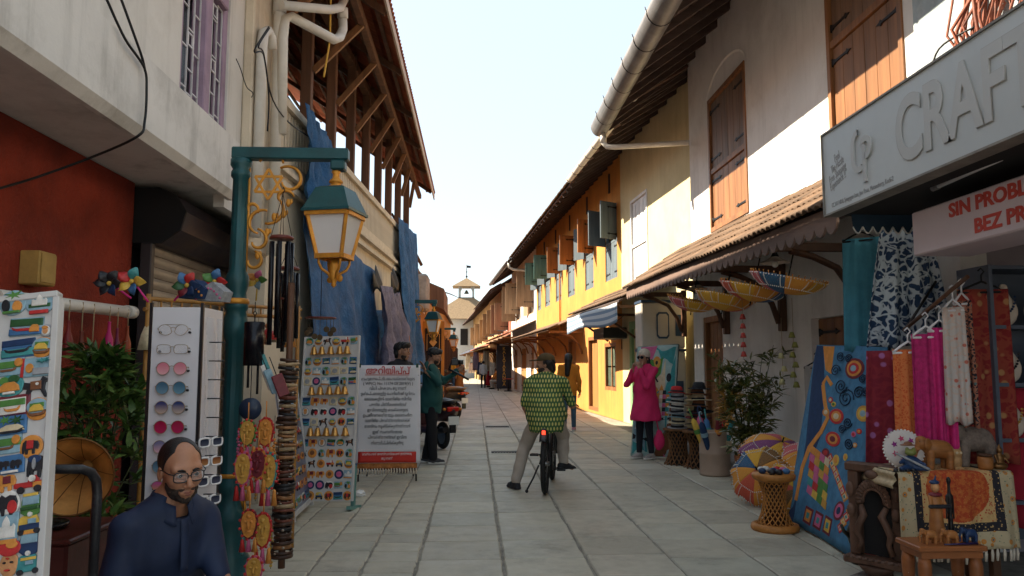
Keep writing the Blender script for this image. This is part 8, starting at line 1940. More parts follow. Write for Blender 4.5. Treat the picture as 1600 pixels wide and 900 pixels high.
for k in range(3):
 cx=.34+.14*k
 for f,c in((1,'maroon'),(.7,('orange','pink','yellow')[k]),(.35,'teal')):pb([(cx-.06*f,.075-.04*f+.0),(cx+.05*f,.075-.045*f),(cx+.06*f,.075+.04*f),(cx-.05*f,.075+.045*f)],c,.007-.004*f,'patch')
for f,c in((1,'maroon'),(.75,'pink'),(.4,'navy')):pb(oval(.76,.17,.08*f,.045*f,16,.3),c,.007-.004*f,'applique_ring')
TR,prr=leaning('leaning_textile','narrow red patchwork textile with yellow squares at the near edge of the blue one',(2.815,5.775,.02),(2.80,5.42,.03),(3.235,5.94,1.56),(3.22,5.60,1.5),cloth('scarlet_cloth',(.42,.03,.025),.9,.2))
for j in range(13):
 for i in range(3):
  if r.random()<.75 and .28<j/13<.95:x0=.05+.3*i;y0=.06+j*.07;pp=[(x0,y0),(x0+.25,y0),(x0+.25,y0+.055),(x0,y0+.055)];prr(pp,r.choice(['yellow','orange','gold','maroon','navy']),.004,'patch');prr([(x0+.07,y0+.015),(x0+.18,y0+.015),(x0+.18,y0+.04),(x0+.07,y0+.04)],r.choice(['red','cream','teal']),.006,'patch')
for cx,cy in((.3,.24),(.65,.15),(.35,.08)):
 for f,c in((1,'yellow'),(.7,'red'),(.35,'cream')):prr(oval(cx,cy,.22*f,.05*f,14),c,.007-.004*f,'applique_ring')
TA,pa=leaning('leaning_textile','tall abstract painted cloth with green swoops and checks behind the woman in pink',(2.47,12.25,.02),(3.05,11.95,.02),(2.66,12.5,1.74),(3.27,12.25,1.78),cloth('pale_teal_canvas',(.34,.46,.44),.9,.2))
pa([(.08,1),(.5,1),(.34,.82),(.2,.9)],'pink');pa([(.32,1),(.95,.98),(.9,.82),(.6,.88),(.5,.98)],'teal');pa([(.3,.9),(.5,.84),(.66,.9),(.62,.74),(.44,.66),(.34,.76)],'green')
for f,c in((1,'orange'),(.6,'gold'),(.35,'black')):pa(oval(.5,.84,.10*f,.06*f,14),c,.007-.003*f)
band(pa,[(.22,.98),(.34,.85),(.46,.72),(.56,.66)],.018,'black');pa([(.42,.68),(.72,.86),(.74,.62),(.6,.5),(.5,.56)],'cream');pa([(.4,.6),(.66,.64),(.8,.5),(.55,.46)],'orange')
for i in range(5):
 for j in range(6):pa([(.44+.085*i,.36+.038*j),(.522+.085*i,.36+.038*j),(.522+.085*i,.395+.038*j),(.44+.085*i,.395+.038*j)],('pink','cream','orange','black','white','teal')[(i*2+j*3)%6],.004,'patch')
pa(oval(.82,.70,.06,.04,12),'black');pa([(.75,.6),(.95,.9),(.98,.5),(.8,.2)],'teal');pa([(.55,0),(.9,.5),(.98,.1),(.8,0)],'brown');pa([(.05,.34),(.3,.3),(.34,.05),(.02,.06)],'pale');pa([(.02,.2),(.4,.16),(.4,.13),(.02,.15)],'black');pa([(.03,.13),(.2,.1),(.35,.14),(.4,.04),(.03,.02)],'teal');pa([(.55,.2),(.75,.05),(.85,.0),(.7,.0),(.52,.14)],'pink');pa([(.36,.34),(.9,.345),(.9,.325),(.36,.32)],'black');pa([(.1,.3),(.16,.24),(.06,.24)],'white')
# ---- cream cabinets behind the awning end
t=thing('kiosk_cabinet','cream metal cabinets with dark blue trim stacked behind the abstract cloth','cabinet',(3.55,14.6,0));CRM=pm('cream_enamel',(.50,.46,.40),.45,.08,2,.05);NVT=pm('navy_trim',(.03,.06,.11),.4)
for z0,z1 in((.2,1.7),(1.76,2.62)):
 q=MB();q.bx(-.42,.40,-.3,.3,z0,z1,b=.02);c_=q.build('cabinet',CRM,t)
 q=MB();q.prism([(-.10+x,(z0+z1)/2+z) for x,z in[(-.0,-.25),(.16,-.25),(.2,-.2),(.2,.2),(.16,.25),(0,.25),(-.04,.2),(-.04,-.2)]],0,.008,frame_mat((0,-.3005,0),(1,0,0),(0,0,1)));q.prism([(.22+x,(z0+z1)/2+z) for x,z in[(0,-.2),(.13,-.2),(.13,.2),(0,.2)]],0,.008,frame_mat((0,-.3005,0),(1,0,0),(0,0,1)));q.bx(-.43,.41,-.31,.31,z1+.001,z1+.05);q.build('trim',NVT,c_)
 q=MB();q.prism([(-.10+x*.8+.016,(z0+z1)/2+z*.86) for x,z in[(-.0,-.25),(.16,-.25),(.2,-.2),(.2,.2),(.16,.25),(0,.25),(-.04,.2),(-.04,-.2)]],.009,.012,frame_mat((0,-.3005,0),(1,0,0),(0,0,1)));q.build('inset',CRM,c_)
 # ---- hats on woven stands, umbrella drum
def wstand(label,loc,h,rr_):
 t=thing('woven_stand',label,'stand',loc,0,'woven stands under the hats');rf=lambda z:rr_*(.72+.5*((z/h-.5)/.5)**2);q=MB();lattice(q,rf,.0,h,16,.3,.009);q.build('weave',pm('dark_rattan',(.16,.07,.025),.7,.4,12),t,kind='stuff');q=MB();q.lathe([(rr_*1.25,h-.03),(rr_*1.28,h),(0,h+.01)],n=22);q.build('top',pm('dark_rattan',(.16,.07,.025)),t);q=MB();q.lathe([(rr_*.9,.01),(rr_*.6,h/2),(rr_*.9,h-.02)],n=14);q.build('core',DARK,t)
wstand('woven stand under the grey and white hat stack',(2.98,11.3,0),.52,.17);wstand('woven stand under the brown hat stack',(3.2,10.95,0),.52,.19)
def hat(label,p,c,w=.17,ch=.10,tilt=(0,0)):
 t=thing('brimmed_hat',label,'hat',p,0,'hats stacked on the woven stands',(tilt[0],tilt[1],0));q=MB()
 q.lathe([(w,.012),(w*.98,.0),(.095,.012),(.088,.05),(.080,ch),(.05,ch+.012),(0,ch)],n=24,flute=lambda a,z:1+.02*math.sin(2*a));q.build('felt',cloth('felt_'+c,{'charcoal':(.02,.025,.03)}.get(c) or PALET[c],.95,.2,20),t)
 q=MB();q.lathe([(.0975,.014),(.0915,.042)],n=24,cap=False);q.build('hat_band',cloth('dye_black',PALET['black']),t)
z=.53
for k,(c,w) in enumerate((('grey',.15),('cream',.16),('pale',.15),('grey',.16),('white',.15),('white',.16),('grey',.15),('red',.13))):hat('%s hat, %s from the bottom of the pale stack'%({'pale':'pale blue'}.get(c,c),ordn[k].replace('top','first')),(2.98+rnd.uniform(-.015,.015),11.3,z),c,w,.09,(rnd.uniform(-.12,.12),rnd.uniform(-.1,.1)));z+=.072
z=.53
for k,(c,w) in enumerate((('navy',.18),('black',.19),('maroon',.19),('black',.19),('brown',.20),('cream',.20),('brown',.19),('charcoal',.16))):hat('%s hat, %s from the bottom of the dark stack'%(c,ordn[k].replace('top','first')),(3.2+rnd.uniform(-.02,.02),10.95,z),c,w,.09,(rnd.uniform(-.1,.1),rnd.uniform(-.1,.1)));z+=.082
t=thing('umbrella_drum','dusty beige metal drum full of folded umbrellas beside the plant','drum',(3.18,10.2,0));DRM=pm('beige_drum',(.40,.29,.22),.55,.12,3,.1,30,dirt=.4,dcol=(.2,.13,.09),dsc=3)
q=MB();q.lathe([(.19,.0),(.205,.02),(.20,.04),(.20,.28),(.206,.29),(.20,.30),(.20,.55),(.208,.565),(.2,.575),(.19,.565),(.188,.1),(0,.1)],n=32);q.build('drum',DRM,t);q=MB();q.bx(.10,.17,-.19,-.175,.34,.46);q.build('label_patch',pal('cream'),t)
for k,(c1,c2) in enumerate((('orange','yellow'),('red','black'),('blue','teal'),('pink','navy'),('yellow','green'),('navy','pale'),('maroon','orange'),('teal','white'))):
 a=2*PI*k/8;lean=R(14+6*(k%3));b=Vector((math.cos(a)*.06,math.sin(a)*.06,.12));d=Vector((math.cos(a)*math.sin(lean),math.sin(a)*math.sin(lean),math.cos(lean)))
 t=thing('folded_umbrella','%s and %s folded umbrella standing in the beige drum'%(c1,c2),'umbrella',Vector((3.18,10.2,0))+b,0,'folded umbrellas in the beige drum',d.to_track_quat('Z','Y').to_euler())
 q=MB();q.lathe([(.012,.1),(.03,.25),(.045,.52),(.038,.62),(.012,.66)],n=12,flute=lambda a,z:1+.14*math.sin(6*a));q.build('canopy',cloth('dye_'+c1,PALET[c1]),t);q=MB();q.lathe([(.047,.45),(.049,.48),(.046,.51)],n=12,cap=False);q.build('tie',cloth('dye_'+c2,PALET[c2]),t)
 q=MB();q.tube([(0,0,.02),(0,0,.75)]+([(0,.02,.79),(0,.05,.78),(0,.06,.74)] if k%2 else[(0,0,.8)]),.010,6);q.build('handle',pal(c2,.3),t)
 # ---- bell strings
for lb,px,y0,y1,x,c,n in(('string of red papier bells hanging below the parasols',1160,487,560,3.22,'red',5),('string of olive green bells hanging from the bracket',1239,515,608,3.5,'green',6),('short string of pale green bells beside the olive ones',1222,545,606,3.45,'cream',3)):
 a=at(px,y0,x=x);b=at(px,y1,x=x);L=a.z-b.z;t=thing('bell_string',lb,'bell string',a,0,'bell strings under the awning');q=MB();q.tube([(0,0,.35),(0,0,-L)],.003,4);q.build('cord',pm('jute',(.35,.25,.14)),t)
 for k in range(n):z=-L*(k+.5)/n;o=.03*(k%2)-.015 if c!='red' else 0;q=MB();q.lathe([(.0,.03),(.02,.026),(.028,.0),(.038,-.035),(.033,-.036)],(o,0,z),12);q.build('bell',cloth('bell_'+c,{'red':(.45,.06,.05),'green':(.22,.22,.05),'cream':(.45,.42,.22)}[c],.6),t)
 # ---- hanging cloths and clothes
def floral(name,bg_,fg,sc,thr=.42,third=None):
 T=NT(name);c=T.coords('Object');d=T.n('TexNoise');d.inputs['Scale'].default_value=sc*.5;T.l(c,d.inputs['Vector'])
 ad=T.n('VectorMath',operation='MULTIPLY_ADD');T.l(d.outputs['Color'],ad.inputs[0]);ad.inputs[1].default_value=(1.6/sc,)*3;T.l(c,ad.inputs[2])
 v=T.n('TexVoronoi',feature='DISTANCE_TO_EDGE');v.inputs['Scale'].default_value=sc;T.l(ad.outputs[0],v.inputs['Vector']);w=T.n('TexVoronoi');w.inputs['Scale'].default_value=sc*2.3;T.l(ad.outputs[0],w.inputs['Vector'])
 f=T.math('MAXIMUM',T.ramp(v.outputs['Distance'],[(.05,1.0),(.10,0.0)]),T.ramp(w.outputs['Distance'],[(thr-.06,0.0),(thr+.04,1.0)]))
 out=T.mix(f,bg_,fg)
 if third:w2=T.n('TexVoronoi');w2.inputs['Scale'].default_value=sc*1.1;T.l(c,w2.inputs['Vector']);out=T.mix(T.ramp(w2.outputs['Distance'],[(.18,1.0),(.26,0.0)]),out,third)
 T.base(out);T.rough(.9);T.bump(T.noise(c,200,2),.15,.002);return T.m
def hang(name,label,cat,c,w0,w1,h,m,rz=0,seed=0,group=None,hangc=None,amp=.02,fr=14,flare=1.0,split=False):
 t=thing(name,label,cat,c,rz,group);r=random.Random(seed+50);ph=r.uniform(0,6);q=MB()
 def fn(u,v):ww=w0+(w1-w0)*v**flare;f=math.sin(u*fr+ph)+.5*math.sin(u*fr*2.3+ph*2+v);return((u-.5)*ww,amp*f*(.35+.65*v),-h*v+.012*math.sin(u*fr+ph)*v)
 q.grid(fn,46,14,thick=.006);q.build('cloth',m,t)
 if hangc:q=MB();q.tube([(-w0*.5,0,-.02),(-w0*.25,0,.02),(0,0,.055),(w0*.25,0,.02),(w0*.5,0,-.02),(-w0*.5,0,-.025)],.009,6);q.tube([(0,0,.055),(0,0,.10),(.02,0,.125),(0,0,.15),(-.02,0,.13)],.006,6);q.build('hanger',hangc,t)
 return t
WH=pm('white_hanger',(.68,.66,.68),.35,bump=0)
p=at(1345,372,x=3.32);hang('hanging_cloth','plain teal cloth hanging from the awning bracket beside the blue floral skirt','cloth',p,.30,.34,.98,cloth('teal_cotton',(.05,.21,.29),.9,.2),R(-35),1,None,IRON,.018,10)
p=at(1418,344,y=5.95);hang('floral_skirt','flared navy and white floral skirt hung under the pale sign','skirt',p+Vector((-.03,0,0)),.34,.68,1.02,floral('indigo_floral',(.018,.05,.12),(.52,.60,.66),10,.62),R(-8),2,None,None,.035,16,.8)
p=at(1275,572,x=3.80);hang('hanging_shirt','pale grey cloth on a black hanger against the white wall','shirt',p,.36,.34,.62,cloth('pale_grey_cotton',(.40,.39,.38)),R(-70),3,None,IRON,.010,8)
ra,rb=at(1412,516,y=5.45),at(1512,432,y=4.75)
t=thing('clothes_rail','dark wooden clothes rail carrying white hangers at the shop front','rail',ra);q=MB(ra);q.tube([ra,rb],.014,8);q.build('rail',TEAKD,t);q=MB(ra);q.tube([ra.lerp(rb,.05),ra.lerp(rb,.05)+Vector((.3,.1,.35))],.01,6);q.build('bracket',IRON,t)
def rail(f,dz=-.14):return ra.lerp(rb,f)+Vector((0,0,dz))
GC='clothes on the shop rail'
hang('hanging_kurta','dark maroon tunic with violet sprigs and a blue hem beside the red patchwork','tunic',at(1384,548,y=5.5),.26,.34,.86,floral('maroon_sprig',(.20,.012,.03),(.24,.02,.035),9,.6,(.38,.14,.34)),R(-30),4,GC,None,.02,9)
hang('hanging_scarf','rust orange scarf folded over the nearest white hanger','scarf',at(1419,546,y=5.2),.21,.22,.66,floral('rust_scarf',(.52,.085,.02),(.60,.17,.05),24,.5),R(-5),5,GC,WH,.016,11)
hang('hanging_scarf','deep magenta scarf on the second white hanger','scarf',at(1447,522,y=5.15),.20,.21,.82,cloth('deep_magenta',(.42,.018,.13),.8,.3,30),R(-12),6,GC,WH,.02,12)
hang('hanging_scarf','bright pink scarf on the third white hanger','scarf',at(1468,512,y=5.12),.15,.16,.85,cloth('bright_pink',(.52,.02,.16),.8,.2,30),R(-25),7,GC,WH,.018,12)
hang('hanging_blouse','white floral blouse on a white hanger','blouse',at(1489,480,y=5.05),.13,.15,.78,floral('white_floral',(.52,.48,.46),(.56,.44,.38),16,.72,(.50,.14,.10)),R(-35),8,GC,WH,.016,10)
hang('hanging_blouse','black floral blouse behind the white one','blouse',at(1503,470,y=5.1),.11,.13,.85,floral('black_floral',(.02,.02,.03),(.40,.16,.10),22,.6,(.1,.2,.2)),R(-45),9,GC,WH,.016,10)
hang('paisley_shawl','dark red paisley shawl on a black hanger at the back of the shop front','shawl',at(1534,452,y=5.22),.33,.34,1.2,floral('red_paisley',(.24,.018,.018),(.30,.05,.03),9,.55,(.44,.22,.09)),R(-10),10,GC,IRON,.02,9)
hang('hanging_cloth','plain crimson cloth hanging behind the carved elephants','cloth',at(1550,640,y=5.28)+Vector((0,0,.15)),.50,.5,.95,cloth('plain_crimson',(.34,.014,.03),.9,.25),R(-5),11,None,None,.03,9)
# jewellery shelf
t=thing('jewellery_shelf','dark blue grey display shelf of necklace busts at the right edge of the shop','shelf',(3.68,5.30,0));SHF=pm('blue_grey_shelf',(.10,.12,.16),.5,.2);
q=MB();q.bx(-.06,.6,.20,.24,.2,2.15);q.build('back_panel',SHF,t)
for z in(.5,.92,1.30,1.70,2.12):q=MB();q.bx(-.06,.6,-.12,.1995,z,z+.025);q.build('shelf_board',SHF,t)
for x in(-.085,.6):q=MB();q.bx(x,x+.025,-.12,.24,.2,2.15);q.build('side_panel',SHF,t)
for k,(z,nm,nc) in enumerate(((1.725,'blue bead','navy'),(1.325,'dark bead','black'),(.945,'gold','gold'))):
 for j in(0,1):
  tb=thing('necklace_bust','cream display bust wearing a %s necklace on the %s shelf, %s'%(nm,('upper','middle','lower')[k],'street side' if j==0 else 'inner side'),'display bust',(3.68+.06+.24*j,5.25,z),R(-20),'necklace busts on the jewellery shelf')
  V=sdf([('e',(0,0,.10),(.085,.035,.11),None,0),('c',(0,0,.18),(0,0,.27),.035,.028,.03)],.012,lambda D,X,Y,Z:np.maximum(D,.0-Z));sdf_obj('bust',[V],pm('cream_velvet',(.60,.50,.42),.9),tb)
  q=MB();
  for i in range(15):a=PI*i/14;q.ball((math.cos(a)*.06,-.035-.008*math.sin(a),.20-.11*math.sin(a)),.009,6,5)
  q.build('necklace',pal(nc),tb)
  # ---- display table under an embroidered cloth
TX0,TX1,TY0,TY1,TZ=2.73,3.46,4.92,5.32,.76
t=thing('display_table','wooden display table hidden under the embroidered cloth','table',((TX0+TX1)/2,(TY0+TY1)/2,0));ot=t.location
q=MB(ot);q.bx(TX0+.02,TX1-.02,TY0+.02,TY1-.02,TZ-.05,TZ-.012);q.build('tabletop',TEAKD,t)
for x in(TX0+.05,TX1-.1):
 for y in(TY0+.05,TY1-.1):q=MB(ot);q.bx(x,x+.05,y,y+.05,0,TZ-.05);q.build('leg',TEAKD,t)
def embroidered():
 T=NT('embroidered_tablecloth');uv=T.coords('UV');sp=T.n('SeparateXYZ');T.l(uv,sp.inputs[0]);X,Y=sp.outputs[0],sp.outputs[1]
 du=T.math('MINIMUM',X,T.math('SUBTRACT',1.0,X));dv=T.math('MINIMUM',Y,T.math('MULTIPLY',T.math('SUBTRACT',1.0,Y),3.0));d=T.math('MINIMUM',du,dv)
 w=T.n('TexVoronoi');w.inputs['Scale'].default_value=15;T.l(uv,w.inputs['Vector']);n=T.n('TexVoronoi');n.inputs['Scale'].default_value=44;T.l(uv,n.inputs['Vector']);nz=T.noise(uv,26,4,.7)
 ring=T.ramp(w.outputs['Distance'],[(0,.0),(.10,.0),(.13,1.0),(.28,1.0),(.32,0.0)])
 border=T.mix(ring,(.52,.42,.26),(.55,.22,.04));border=T.mix(T.ramp(w.outputs['Distance'],[(.09,1.0),(.12,0.0)]),border,(.03,.10,.16));border=T.mix(T.ramp(n.outputs['Distance'],[(.16,.9),(.2,0.0)]),border,(.05,.17,.12))
 field=T.mix(T.ramp(nz,[(.45,0.0),(.55,1.0)]),(.42,.055,.015),(.52,.13,.03));field=T.mix(T.ramp(n.outputs['Distance'],[(.10,.8),(.18,0.0)]),field,(.58,.32,.10))
 dark=T.mix(T.ramp(n.outputs['Distance'],[(.2,1.0),(.3,0.0)]),(.02,.018,.025),(.55,.35,.14))
 gold=T.mix(T.ramp(n.outputs['Distance'],[(.2,1.0),(.35,0.0)]),(.60,.38,.16),(.42,.05,.02))
 c=T.mix(T.math('GREATER_THAN',d,.125),border,dark);c=T.mix(T.math('GREATER_THAN',d,.19),c,gold)
 cx=T.math('SUBTRACT',X,.5);cy=T.math('MULTIPLY',T.math('SUBTRACT',Y,.42),1.25);e=T.math('ADD',T.math('MULTIPLY',cx,cx),T.math('MULTIPLY',cy,cy));e=T.math('ADD',e,T.math('MULTIPLY',T.math('SUBTRACT',nz,.5),.02));c=T.mix(T.math('LESS_THAN',e,.075),c,field)
 T.base(c);T.rough(.92);T.bump(n.outputs['Distance'],.6,.006);return T.m
EMB=embroidered()
tc=thing('tablecloth','embroidered tablecloth in rust, cream and black with tassels over the display table','tablecloth',((TX0+TX1)/2,(TY0+TY1)/2,TZ));oc_=tc.location;dropz=.48
def tcf(u,v):
 x=TX0-.015+(TX1-TX0+.03)*u;tot=dropz+(TY1-TY0);s=v*tot
 if s<dropz:f=.016*math.sin(u*19+1)+.01*math.sin(u*41);k=1-s/dropz;return(x+.02*k*(u-.5),TY0-.022-.03*k+f*k,TZ-dropz+s+.01*math.sin(u*9)*k)
 return(x,TY0-.022+(s-dropz),TZ+.002)
q=MB(oc_);q.grid(tcf,48,30,thick=-.005);q.build('cloth',EMB,tc)
q=MB(oc_)
for k in range(22):p=Vector(tcf((k+.5)/22,0));q.tube([p,p-Vector((0,0,.03)),p-Vector((.003,0,.075))],[.006,.011,.008],5)
q.build('tassel',pm('cream_tassel',(.6,.52,.42)),tc,kind='stuff')
q=MB(oc_);q.grid(lambda u,v:(TX0-.02-.012*math.sin(v*9)-.05*(1-v)*.4,TY0-.01+(TY1-TY0)*u,TZ-.10+.10*v),10,6,thick=.005);q.build('side_drop',cloth('cream_border_cloth',(.48,.38,.24),.9,.3,20),tc)
# ---- carved things on the table
CW=wood('carved_orange_wood',(.34,.13,.035),.5,0,.3,12);GST=pm('grey_brown_stone',(.22,.17,.14),.85,.3,14,.6,60,dirt=.3)
def elephant(label,loc,rz,s,m,group=None,res=.045):
 t=thing('carved_elephant',label,'carving',loc,rz,group);t.scale=(s,)*3
 P=[('e',(0,0,.62),(.42,.27,.29),None,0),('e',(-.25,0,.60),(.26,.25,.27),None,.08),('e',(.44,0,.80),(.20,.17,.21),None,.08),('e',(.50,0,.94),(.12,.12,.08),None,.06),('c',(.58,0,.72),(.68,0,.45),.085,.065,.05),('c',(.68,0,.45),(.64,0,.16),.065,.045,.03),('c',(.64,0,.16),(.72,0,.08),.045,.04,.03)]
 for x in(.26,-.36):
  for y in(-.15,.15):P+=[('c',(x,y,.5),(x+.02,y,.06),.125,.105,.06)]
 for y in(-1,1):P+=[('e',(.36,y*.20,.78),(.14,.045,.20),Matrix.Rotation(y*.35,3,'Z'),.03),('c',(.58,y*.1,.62),(.80,y*.12,.56),.028,.012,.02)]
 P+=[('c',(-.46,0,.72),(-.52,0,.40),.035,.018,.03)]
 V=sdf(P,res*.5,lambda D,X,Y,Z:np.maximum(D,.0-Z));sdf_obj('body',[V],m,t)
 for y in(-1,1):q=MB();q.ball((.58,y*.125,.86),.018,8,6);q.build('eye',pal('black'),t)
 return t
def tp(px,dy,z=TZ+.006):y=TY0+dy;p=at(px,700,y=y);return Vector((p.x,y,z))
elephant('smooth orange wooden elephant standing on the embroidered table',tp(1462,.10),PI,.21,CW)
elephant('large grey stone elephant behind the orange wooden one',tp(1518,.24),PI,.29,GST)
def figurine(name,label,loc,rz,prims,m,res,extra=(),cat='figurine',scale=1):
 t=thing(name,label,cat,loc,rz);t.scale=(scale,)*3;sdf_obj('body',[sdf(prims,res)],m,t)
 for nm,pr,mm in extra:sdf_obj(nm,[sdf(pr,res)],mm,t)
 return t
p=tp(1494,.07);figurine('owl_carving','small pale carved owl between the two elephants',p,0,[('e',(0,0,.055),(.032,.028,.055),None,0),('e',(0,-.004,.105),(.034,.028,.028),None,.01),('c',(.022,0,.125),(.028,0,.145),.008,.003,.006),('c',(-.022,0,.125),(-.028,0,.145),.008,.003,.006),('b',(0,0,.008),(.026,.026,.004),.004,None,.004)],pm('pale_owl_wood',(.42,.24,.10),.6,.35,30,.5,90),.004,[('eye',[('e',(.013,-.028,.11),(.010,.005,.010),None,0),('e',(-.013,-.028,.11),(.010,.005,.010),None,0)],pal('cream'))],'carving')
p=tp(1538,.06);t=thing('carved_jar','small carved wooden jar with dark lid on the table','jar',p);q=MB();q.lathe([(.038,0),(.046,.02),(.047,.07),(.04,.085)],n=20,flute=lambda a,z:1+.03*math.sin(9*a));q.build('jar',CW,t);q=MB();q.lathe([(.044,.086),(.044,.10),(0,.105)],n=20);q.build('lid',TEAKD,t)
p=tp(1561,.05);figurine('seated_idol','small dark brass seated figure at the near end of the table',p,0,[('e',(0,0,.025),(.05,.035,.026),None,0),('e',(0,0,.07),(.028,.022,.04),None,.012),('e',(0,-.002,.125),(.018,.018,.022),None,.008),('c',(.028,0,.09),(.035,-.03,.05),.010,.008,.006),('c',(-.028,0,.09),(-.035,-.03,.05),.010,.008,.006),('c',(0,0,.14),(0,0,.16),.012,.005,.006)],pm('dark_brass',(.22,.11,.04),.4,metal=.7),.004)
p=tp(1412,.13);t=thing('round_cushion','round white cushion embroidered with violet flowers standing on the table','cushion',p+Vector((0,0,.125)),0,None,(R(78),0,R(-10)));q=MB();q.lathe([(0,-.02),(.10,-.018),(.125,-.004),(.128,0),(.125,.006),(.10,.02),(0,.026)],n=36);q.build('cover',floral('violet_flower_cover',(.58,.52,.48),(.60,.55,.52),6,.7,(.28,.05,.20)),t)
q=MB()
for k in range(36):a=2*PI*k/36;q.ball((math.cos(a)*.128,math.sin(a)*.128,0),.0075,6,5)
q.build('trim',pal('white'),t,kind='stuff')
for k in range(7):a=2*PI*k/7;q=MB();q.prism([(math.cos(a)*.07+.022*(1 if j%2 else .45)*math.cos(j*PI/5),math.sin(a)*.07+.022*(1 if j%2 else .45)*math.sin(j*PI/5)) for j in range(10)],.022,.026,Matrix.Identity(4));q.build('flower',cloth('violet_thread',(.26,.03,.20)) if k%2 else cloth('pink_thread',(.5,.06,.14)),t)
p=tp(1422,.02);figurine('frog_figurine','green headed frog figurine in a blue robe lounging in front of the cushion',p,R(-15),[('e',(0,0,.05),(.05,.035,.05),None,0),('c',(.03,0,.07),(.075,-.03,.045),.016,.010,.01),('c',(-.03,0,.07),(-.07,-.03,.055),.016,.010,.01),('c',(.02,-.02,.025),(.085,-.045,.02),.020,.014,.01),('c',(-.02,-.02,.025),(-.07,-.05,.02),.020,.014,.01)],pal('navy'),.0045,[('head',[('e',(0,-.005,.118),(.036,.030,.022),None,0),('e',(.02,-.006,.140),(.012,.012,.012),None,.006),('e',(-.02,-.006,.140),(.012,.012,.012),None,.006)],pm('olive_glaze',(.20,.22,.06),.35)),('hat',[('e',(-.012,0,.165),(.05,.03,.006),None,0),('e',(-.012,0,.175),(.026,.02,.014),None,.006)],pal('brown')),('staff',[('c',(-.10,-.055,.115),(.09,-.06,.02),.008,.008,0)],pal('grey'))])
for k in range(4):p=tp(1398+9*k,-.005);tag(MB().lathe([(0,.022),(.014,.018),(.016,.0),(0,0)],n=10).build('small_charm',pal('black'),None,p),'tiny dark charm at the table edge below the cushion, %s from the wall side'%cols_[k],'charm','tiny dark charms on the table edge')
# ---- low painted stool with figures in front of the table
p=at(1474,848,y=4.45);SX,SZ=p.x,p.z
t=thing('low_stool','low reddish wooden stool with painted legs in front of the embroidered table','stool',(SX,4.48,0));q=MB();q.bx(-.20,.20,-.13,.13,SZ-.03,SZ,b=.006);q.bx(-.18,.18,-.11,.11,SZ-.07,SZ-.031);q.build('seat',wood('red_brown_stool',(.30,.10,.03),.45,0),t)
for sx in(-1,1):
 for sy in(-1,1):
  q=MB();x,y=sx*.15,sy*.085;q.lathe([(.018,0),(.024,.06),(.02,.12),(.034,SZ-.20),(.038,SZ-.12),(.03,SZ-.0705)],(x,y,0),10);l=q.build('leg',wood('red_brown_stool',(.30,.10,.03)),t);q=MB()
  for k in range(10):a=k*2.4;zz=.08+(SZ-.2)*k/10;rr_=.022+.013*zz/SZ;q.ball((x+math.cos(a)*rr_,y+math.sin(a)*rr_,zz),.005,5,4)
  q.build('white_dots',pal('white'),l,kind='stuff')
fx_=lambda px,dy:Vector((at(px,845,y=4.48+dy).x,4.48+dy,SZ))
figurine('musician_figurine','tall painted wooden figure in an orange robe standing on the low stool',fx_(1465,.04),0,[('c',(0,0,.02),(0,0,.20),.045,.032,0),('e',(0,0,.225),(.034,.024,.045),None,.02),('c',(.034,0,.25),(.045,-.03,.20),.012,.009,.008),('c',(-.034,0,.25),(-.045,-.03,.20),.012,.009,.008)],CW,.0045,[('head',[('e',(0,-.003,.305),(.022,.024,.03),None,0),('c',(0,0,.27),(0,0,.29),.012,.012,.004)],pal('skin')),('turban',[('e',(0,.003,.332),(.028,.028,.014),None,0),('c',(0,.0,.34),(.01,.0,.375),.008,.003,.004)],pal('navy')),('collar',[('e',(0,-.002,.262),(.04,.03,.014),None,0)],pal('maroon')),('instrument',[('c',(-.06,-.045,.20),(.06,-.045,.20),.012,.012,0)],pal('black'))])
figurine('slender_figurine','slender black wooden figure beside the painted musician',fx_(1487,.06),0,[('c',(0,0,.0),(0,0,.12),.020,.012,0),('c',(0,0,.12),(0,0,.25),.012,.016,.01),('e',(0,0,.34),(.012,.013,.022),None,0),('c',(0,0,.25),(0,0,.33),.010,.007,.006),('c',(.018,0,.25),(.022,0,.12),.006,.005,.004),('c',(-.018,0,.25),(-.022,0,.12),.006,.005,.004)],pm('ebony',(.012,.009,.008),.4),.004)
elephant('small carved brown elephant on the low stool, beside the musician',fx_(1452,-.05),PI,.085,CW,'little elephants on the low stool',.05);elephant('small carved brown elephant on the low stool, toward the blue one',fx_(1485,-.06),PI,.085,CW,'little elephants on the low stool',.05);elephant('small blue painted elephant with orange cloth on the low stool',fx_(1515,-.03),PI,.085,pal('navy'),'little elephants on the low stool',.05)
p=fx_(1500,-.10);t=thing('pen','dark violet pen lying along the front of the low stool','pen',p+Vector((0,0,.008)),R(6));q=MB();q.tube([(-.10,0,0),(.11,0,0)],[.004,.007],8);q.build('barrel',pm('violet_pen',(.03,.02,.08),.3),t)
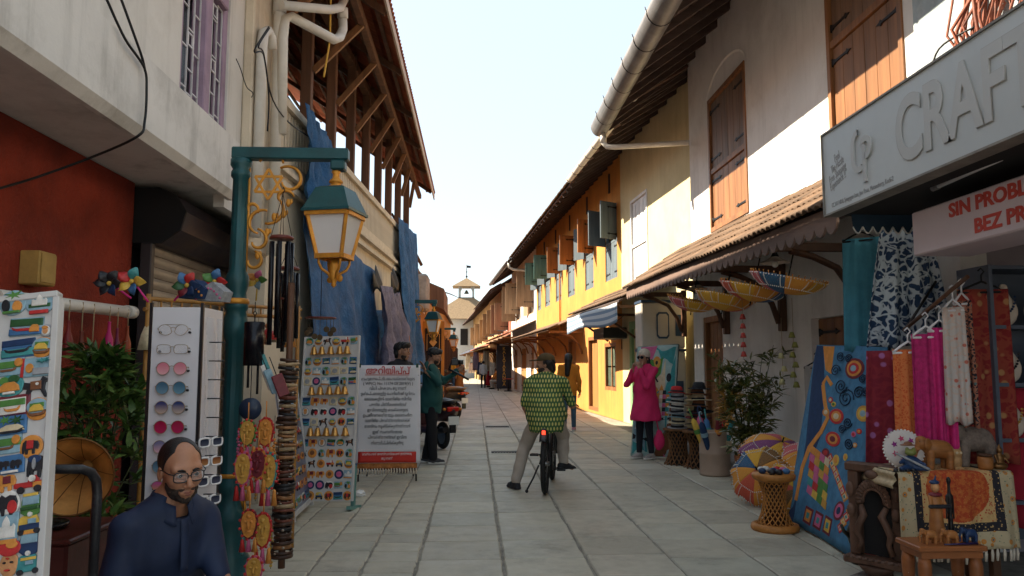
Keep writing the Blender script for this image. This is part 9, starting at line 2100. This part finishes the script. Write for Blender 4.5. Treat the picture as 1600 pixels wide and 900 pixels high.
# ---- carved niche frame and brass urn at the end of the table
NF=thing('carved_niche','dark carved wooden niche with scrollwork leaning at the end of the table','carving',(2.72,5.2,.08),R(-52));CD=wood('dark_carved_wood',(.11,.055,.035),.6,2,.4,14)
q=MB();w_,h_=.145,.56
for s in(-1,1):q.bx(s*w_-.035,s*w_+.035,-.03,.05,0,h_,b=.008)
q.bx(-w_-.05,w_+.05,-.04,.05,h_+.001,h_+.06,b=.01);q.bx(-w_-.06,w_+.06,-.09,.05,-.05,-.001,b=.01);q.build('frame',CD,NF)
q=MB();q.bx(-w_,w_,.045,.055,0,h_);q.build('back_panel',DARK,NF)
q=MB()
for k in range(17):a=PI*k/16;q.tube([(math.cos(a)*.07,-.03,.36+math.sin(a)*.09),(math.cos(a)*.115,-.055,.36+math.sin(a)*.155)],[.012,.017],6)
q.tube([(math.cos(PI*k/16)*.075,-.035,.36+math.sin(PI*k/16)*.095) for k in range(17)],.013,8)
for s in(-1,1):
 q.tube([(s*.085,-.04,.34),(s*.06,-.06,.28),(s*.09,-.06,.22),(s*.115,-.05,.16),(s*.09,-.04,.10),(s*.115,-.04,.03)],[.018,.026,.022,.028,.018,.022],8)
 q.ball((s*.15,-.05,.30),(.03,.025,.045),8,6);q.ball((s*.155,-.045,.44),(.03,.02,.05),8,6)
for k in range(9):q.ball((-.17+.34*k/8,-.085,-.005),(.014,.014,.012),8,6)
q.ball((0,-.05,.55),(.05,.03,.03),10,6);q.build('scrollwork',CD,NF)
q=MB();q.lathe([(0,-.08),(.06,-.07),(.10,-.03),(.12,0)],(0,-.02,-.05),14);q.build('bracket',CD,NF)
t=thing('stone_block','grey stone block under the carved frame','block',(2.73,5.22,0),R(-52));q=MB();q.bx(-.15,.15,-.14,.1,-.01,.03,b=.01);q.build('block',STONE,t);NF.location.z=.16
p=at(1352,880,z=.0);t=thing('brass_urn','tall dark green bronze urn with pointed lid standing on the paving by the carved frame','urn',(p.x,p.y,0));UR=pm('dark_patina',(.06,.065,.055),.4,.35,8,.25,40,metal=.75,dirt=.4,dcol=(.12,.10,.05),dsc=6)
q=MB();q.lathe([(.10,0),(.105,.015),(.07,.03),(.045,.055),(.06,.08),(.105,.14),(.12,.19),(.115,.24),(.085,.30),(.05,.34),(.045,.42),(.06,.44),(.062,.46)],n=28);q.build('vessel',UR,t);q=MB();q.lathe([(.075,.462),(.08,.48),(.07,.50),(.078,.52),(.07,.55),(.04,.57),(.028,.60),(.034,.63),(.02,.66),(0,.70)],n=24);q.build('lid',UR,t);q=MB();q.tube([(-.11,0,.2),(-.15,0,.23),(-.17,0,.28)],[.022,.014,.011],8);q.build('spout',UR,t)
